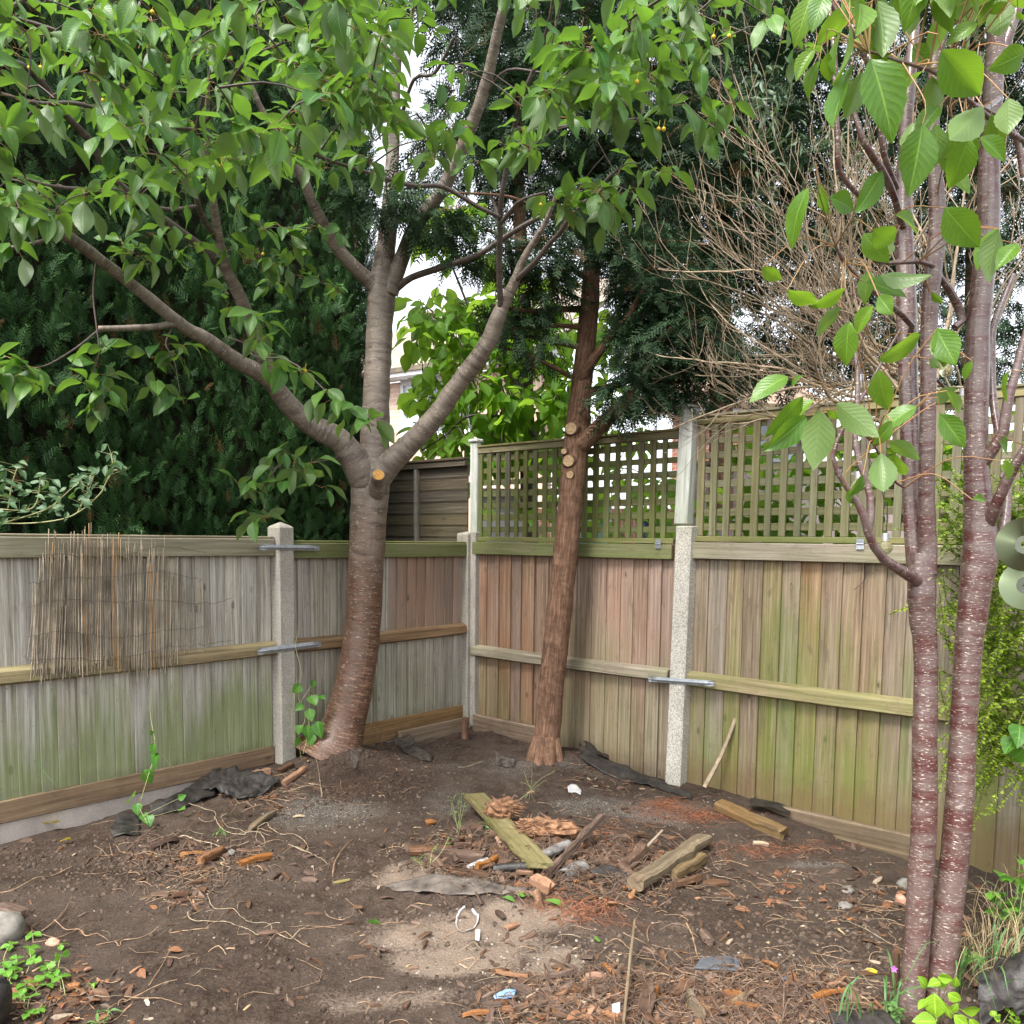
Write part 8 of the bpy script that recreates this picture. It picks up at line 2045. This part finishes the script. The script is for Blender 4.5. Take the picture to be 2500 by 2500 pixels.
# purple flower
fl = thing('purple_flower', 'single small purple five petalled flower beside the cherry\'s foot', 'flower', G(2190, 2455))
c = W(2183, 2366, 2.72); A = Acc(); stalk(A, G(2188, 2455), c, .001, .01); A.build('stem', M_STEMG, fl)
A = Acc(); az = np.arange(5) * 1.2566 + .3; vw = unit(EYE - c); e1 = unit(np.cross(vw, UP)); e2 = np.cross(e1, vw)
put_leaves(A, [leaf_template(5, .55, -.1, .05, .0, seed=2)], np.tile(c, (5, 1)), np.cos(az)[:, None] * e1 + np.sin(az)[:, None] * e2 + vw * .15, np.tile(vw, (5, 1)), np.full(5, .0125), np.full(5, .5), np.ones(5), 1)
A.build('petals', mat_leaf('purple_petal', (.42, .10, .48), (.5, .15, .55), trans=(.4, .1, .4), tfac=.3, veins=1, vein_gain=0), fl, smooth=True)
# black pot at the left edge
pt_ = thing('plant_pot', 'glossy black rounded pot cut off by the bottom left corner', 'pot', G(-28, 2492))
A = Acc(); c = G(-32, 2500); zz = np.array([0, .02, .05, .09, .12, .135, .14]); rr_ = np.array([.055, .066, .073, .076, .070, .055, .030])
tube(A, np.stack([np.full(7, c[0]), np.full(7, c[1]), c[2] + zz], -1), rr_, 28, rough=.02); A.build('body', M_BLACKP, pt_, smooth=True)

# ------------------------------------------------------------------ things hung on fence and trees
rs_ = thing('reed_screen', 'ragged remnant of reed screening hung on the plain grey fence', 'screen', tuple(FL(2.9, .06, .9)))
M_REED = mat_plain('reed_stalk', (.25, .20, .145), rough=.7, var=.35, scale=8, c2=(.40, .335, .25), spec=.2)
M_REEDO = mat_plain('orange_reed_stalk', (.48, .28, .12), rough=.65, var=.25, scale=8)
M_WIRE = mat_plain('rusty_wire', (.06, .05, .045), rough=.6, var=.3)
def tl(px):   # distance along the left fence seen at a pixel column (at mid height)
    lo, hi = 0., 4.
    for _ in range(40):
        m = (lo + hi) / 2
        lo, hi = (lo, m) if pix(FL(m, .08, 1.2))[0] < px else (m, hi)
    return lo
r11 = np.random.default_rng(11)
A, B = Acc(), Acc()
px = 62.
while px < 492:
    t = tl(px)
    zt = np.interp(px, [60, 120, 200, 275, 330, 400, 480], [1.34, 1.53, 1.55, 1.575, 1.48, 1.46, 1.30]) + r11.normal(0, .05)
    zb = np.interp(px, [60, 200, 260, 330, 420, 480], [.84, .86, .88, .79, .86, .92]) + r11.normal(0, .025)
    if r11.random() < .10: zt -= r11.uniform(.1, .4)
    if r11.random() < .08: zb += r11.uniform(.05, .3)
    lean = np.interp(px, [60, 130, 250, 400, 480], [.05, .035, .01, .03, 0]) + r11.normal(0, .012)
    nn = .082 + r11.uniform(0, .016)
    p0, p1 = FL(t, nn + .002, zb), FL(t - lean, nn + r11.uniform(-.004, .012) + (.0 if zt < 1.5 else .0), zt)
    tgt = B if (abs(px - 275) < 7 and r11.random() < .7) or (abs(px - 365) < 6 and r11.random() < .6) or r11.random() < .03 else A
    tube(tgt, catmull(np.array([p0, (p0 + p1) / 2 + UL * r11.normal(0, .004), p1]), 5), r11.uniform(.0014, .0030), 5, rnd=r11.random())
    px += r11.uniform(.9, 2.9) if px < 420 else r11.uniform(2.5, 7)
for px in (505, 520, 545):
    t = tl(px); tube(A, np.array([FL(t, .085, .93), FL(t - .02, .085, .93 + r11.uniform(.1, .3))]), .003, 5, rnd=.8)
A.build('reeds', M_REED, rs_, smooth=True); B.build('orange_reeds', M_REEDO, rs_, smooth=True)
A = Acc()
for z, x0, x1 in ((1.50, 85, 500), (1.36, 68, 480), (1.22, 62, 560), (1.05, 60, 490), (.93, 42, 560)):
    ts = np.linspace(tl(x0), tl(x1), 40); P = np.array([FL(t, .106 + .004 * math.sin(k * 1.3), z + .022 * math.sin(t * 5 + z * 9) - .012 * math.sin(t * 11) + .004 * r11.normal()) for k, t in enumerate(ts)]); tube(A, P, .0013, 4, cap=False)
A.build('wires', M_WIRE, rs_)

# light bulbs on a cord
M_BULB = bpy.data.materials.new('bulb_glass'); M_BULB.use_nodes = True
b_ = M_BULB.node_tree.nodes['Principled BSDF']; b_.inputs['Base Color'].default_value = (.93, .90, .62, 1); b_.inputs['Roughness'].default_value = .12; b_.inputs['Transmission Weight'].default_value = .85; b_.inputs['IOR'].default_value = 1.15
M_CAP = mat_plain('bulb_cap', (.55, .56, .58), rough=.4, var=.1, metallic=.3)
def bulb(label, px, py, d, r):
    th = thing('hanging_bulb', label, 'light bulb', tuple(W(px, py, d)), 'bulbs hung in the red-barked cherry')
    c = W(px, py, d)
    zz = np.linspace(-1, 1.05, 14); rr_ = np.sqrt(np.maximum(1 - zz ** 2, .0)) * r; rr_[-3:] = np.maximum(rr_[-3:], r * .42); rr_[0] = r * .02
    A = Acc(); tube(A, c + np.outer(zz * r, UP), rr_, 20); A.build('glass', M_BULB, th, smooth=True)
    A = Acc(); zz = np.linspace(1.0, 2.05, 22) * r; tube(A, c + np.outer(zz, UP), r * .46 * (1 + .07 * np.cos(np.arange(22) * 2.0)), 18); A.build('screw_cap', M_CAP, th, smooth=True)
    A = Acc(); tube(A, catmull(np.array([c + UP * 2.04 * r, c + UP * 3.2 * r + np.array([.002, 0, 0]), c + UP * 6.5 * r]), 8), .0016, 5); A.build('lead', M_BLACKP, th)
bulb('clear yellowish bulb hanging in front of the trellis base', 2161, 1337, 2.95, .024)
bulb('clear bulb hanging behind the forked twig beside the big leaf', 2096, 1185, 3.1, .024)
bulb('grey bulb hanging left of the red-barked trunks among twigs', 2101, 945, 3.2, .022)
bulb('clear bulb hanging between the two red-barked trunks', 2350, 985, 3.2, .026)
bulb('pale bulb half hidden behind the front leaves of the right stem', 2310, 905, 3.2, .024)
A = Acc(); P, R = trace([(2040, 780, 3.2, 4), (2098, 880, 3.2, 4), (2115, 1080, 3.1, 4), (2122, 1120, 3.1, 4)]); tube(A, P, .002, 5)
P, R = trace([(2122, 1120, 3.1, 4), (2150, 1180, 3.0, 4), (2160, 1240, 2.95, 4)]); tube(A, P, .002, 5)
P, R = trace([(2098, 880, 3.2, 4), (2200, 845, 3.2, 4), (2310, 840, 3.2, 4), (2350, 905, 3.2, 4)]); tube(A, P, .002, 5)
tag(A.build('light_cord', M_BLACKP), 'thin black cord linking the hanging bulbs', 'cord')
A = Acc(); ts = [(2117, 1330, 4.98), (2116, 1390, 4.98), (2108, 1420, 4.99), (2085, 1440, 5.0)]; P = catmull(np.array([W(*q) for q in ts]), 20); tube(A, P, .0022, 5)
tag(A.build('loose_cord', M_BLACKP), 'loose thin black cord end hanging down the green stained fence', 'cord')
A = Acc(); box(A, FR(2.82), UR, NR, -.024, .024, .045, .050, 2.235, 2.285); o = A.build('teal_tag', mat_plain('teal_plastic', (.02, .40, .36), rough=.4, var=.25), bevel=.002); tag(o, 'small square teal tag stuck on the browner trellis', 'tag')

# two old discs on strings
def mat_disc():
    m, nt, out = new_mat('tinted_disc_mirror'); g = N(nt)
    x = nt.nodes.new('ShaderNodeBsdfPrincipled')
    x.inputs['Base Color'].default_value = (.27, .33, .20, 1); x.inputs['Metallic'].default_value = 1.0; x.inputs['Roughness'].default_value = .32  # green tint painted in for the reflection of greenery
    x.inputs['Anisotropic'].default_value = .9
    x.inputs['Thin Film Thickness'].default_value = 560; x.inputs['Thin Film IOR'].default_value = 1.6
    tg = nt.nodes.new('ShaderNodeTangent'); tg.direction_type = 'UV_MAP'; tg.uv_map = 'UVMap'
    g.l(tg.outputs[0], x.inputs['Tangent']); g.l(x.outputs[0], out.inputs[0]); return m
M_DISC = mat_disc(); M_HUB = mat_plain('clear_hub', (.14, .155, .12), rough=.2, var=.05)
def disc(label, px, py, d, n, r=.06):
    c = W(px, py, d); n = unit(n); e1 = unit(np.cross(n, UP)); e2 = np.cross(e1, n)
    th = thing('compact_disc', label, 'disc', tuple(c), 'old discs hung up as bird scarers'); th_ = np.linspace(0, 2 * np.pi, 65)
    def ringm(r0, r1, mat, name, off):
        A = Acc(); V, uv, Q = [], [], []
        for k, t in enumerate(th_):
            e = e1 * math.cos(t) + e2 * math.sin(t)
            for rr_, o_ in ((r0, off), (r1, off), (r1, -off), (r0, -off)): V.append(c + e * rr_ + n * o_); uv.append((t / 6.283, rr_ * 8))
        for k in range(64):
            for q in range(4): Q.append((4 * k + q, 4 * k + (q + 1) % 4, 4 * k + 4 + (q + 1) % 4, 4 * k + 4 + q))
        A.add(V, Q=[q[::-1] for q in Q], uv=uv); return A.build(name, mat, th)
    ringm(.0205, r, M_DISC, 'mirror_ring', .0006); ringm(.0078, .0203, M_HUB, 'hub_ring', .0007)
    A = Acc(); tube(A, catmull(np.array([c + e2 * .0078, c + e2 * .06 + n * .004, c + UP * .16]), 10), .0006, 4); A.build('string', M_WHITEP, th)
disc('rainbow sheened disc hanging at the right edge, upper one', 2502, 1330, 1.92, np.array([-.70, -.70, -.16]))
disc('rainbow sheened disc hanging at the right edge, lower tilted one', 2506, 1429, 1.98, np.array([-.62, -.72, .02]), .057)
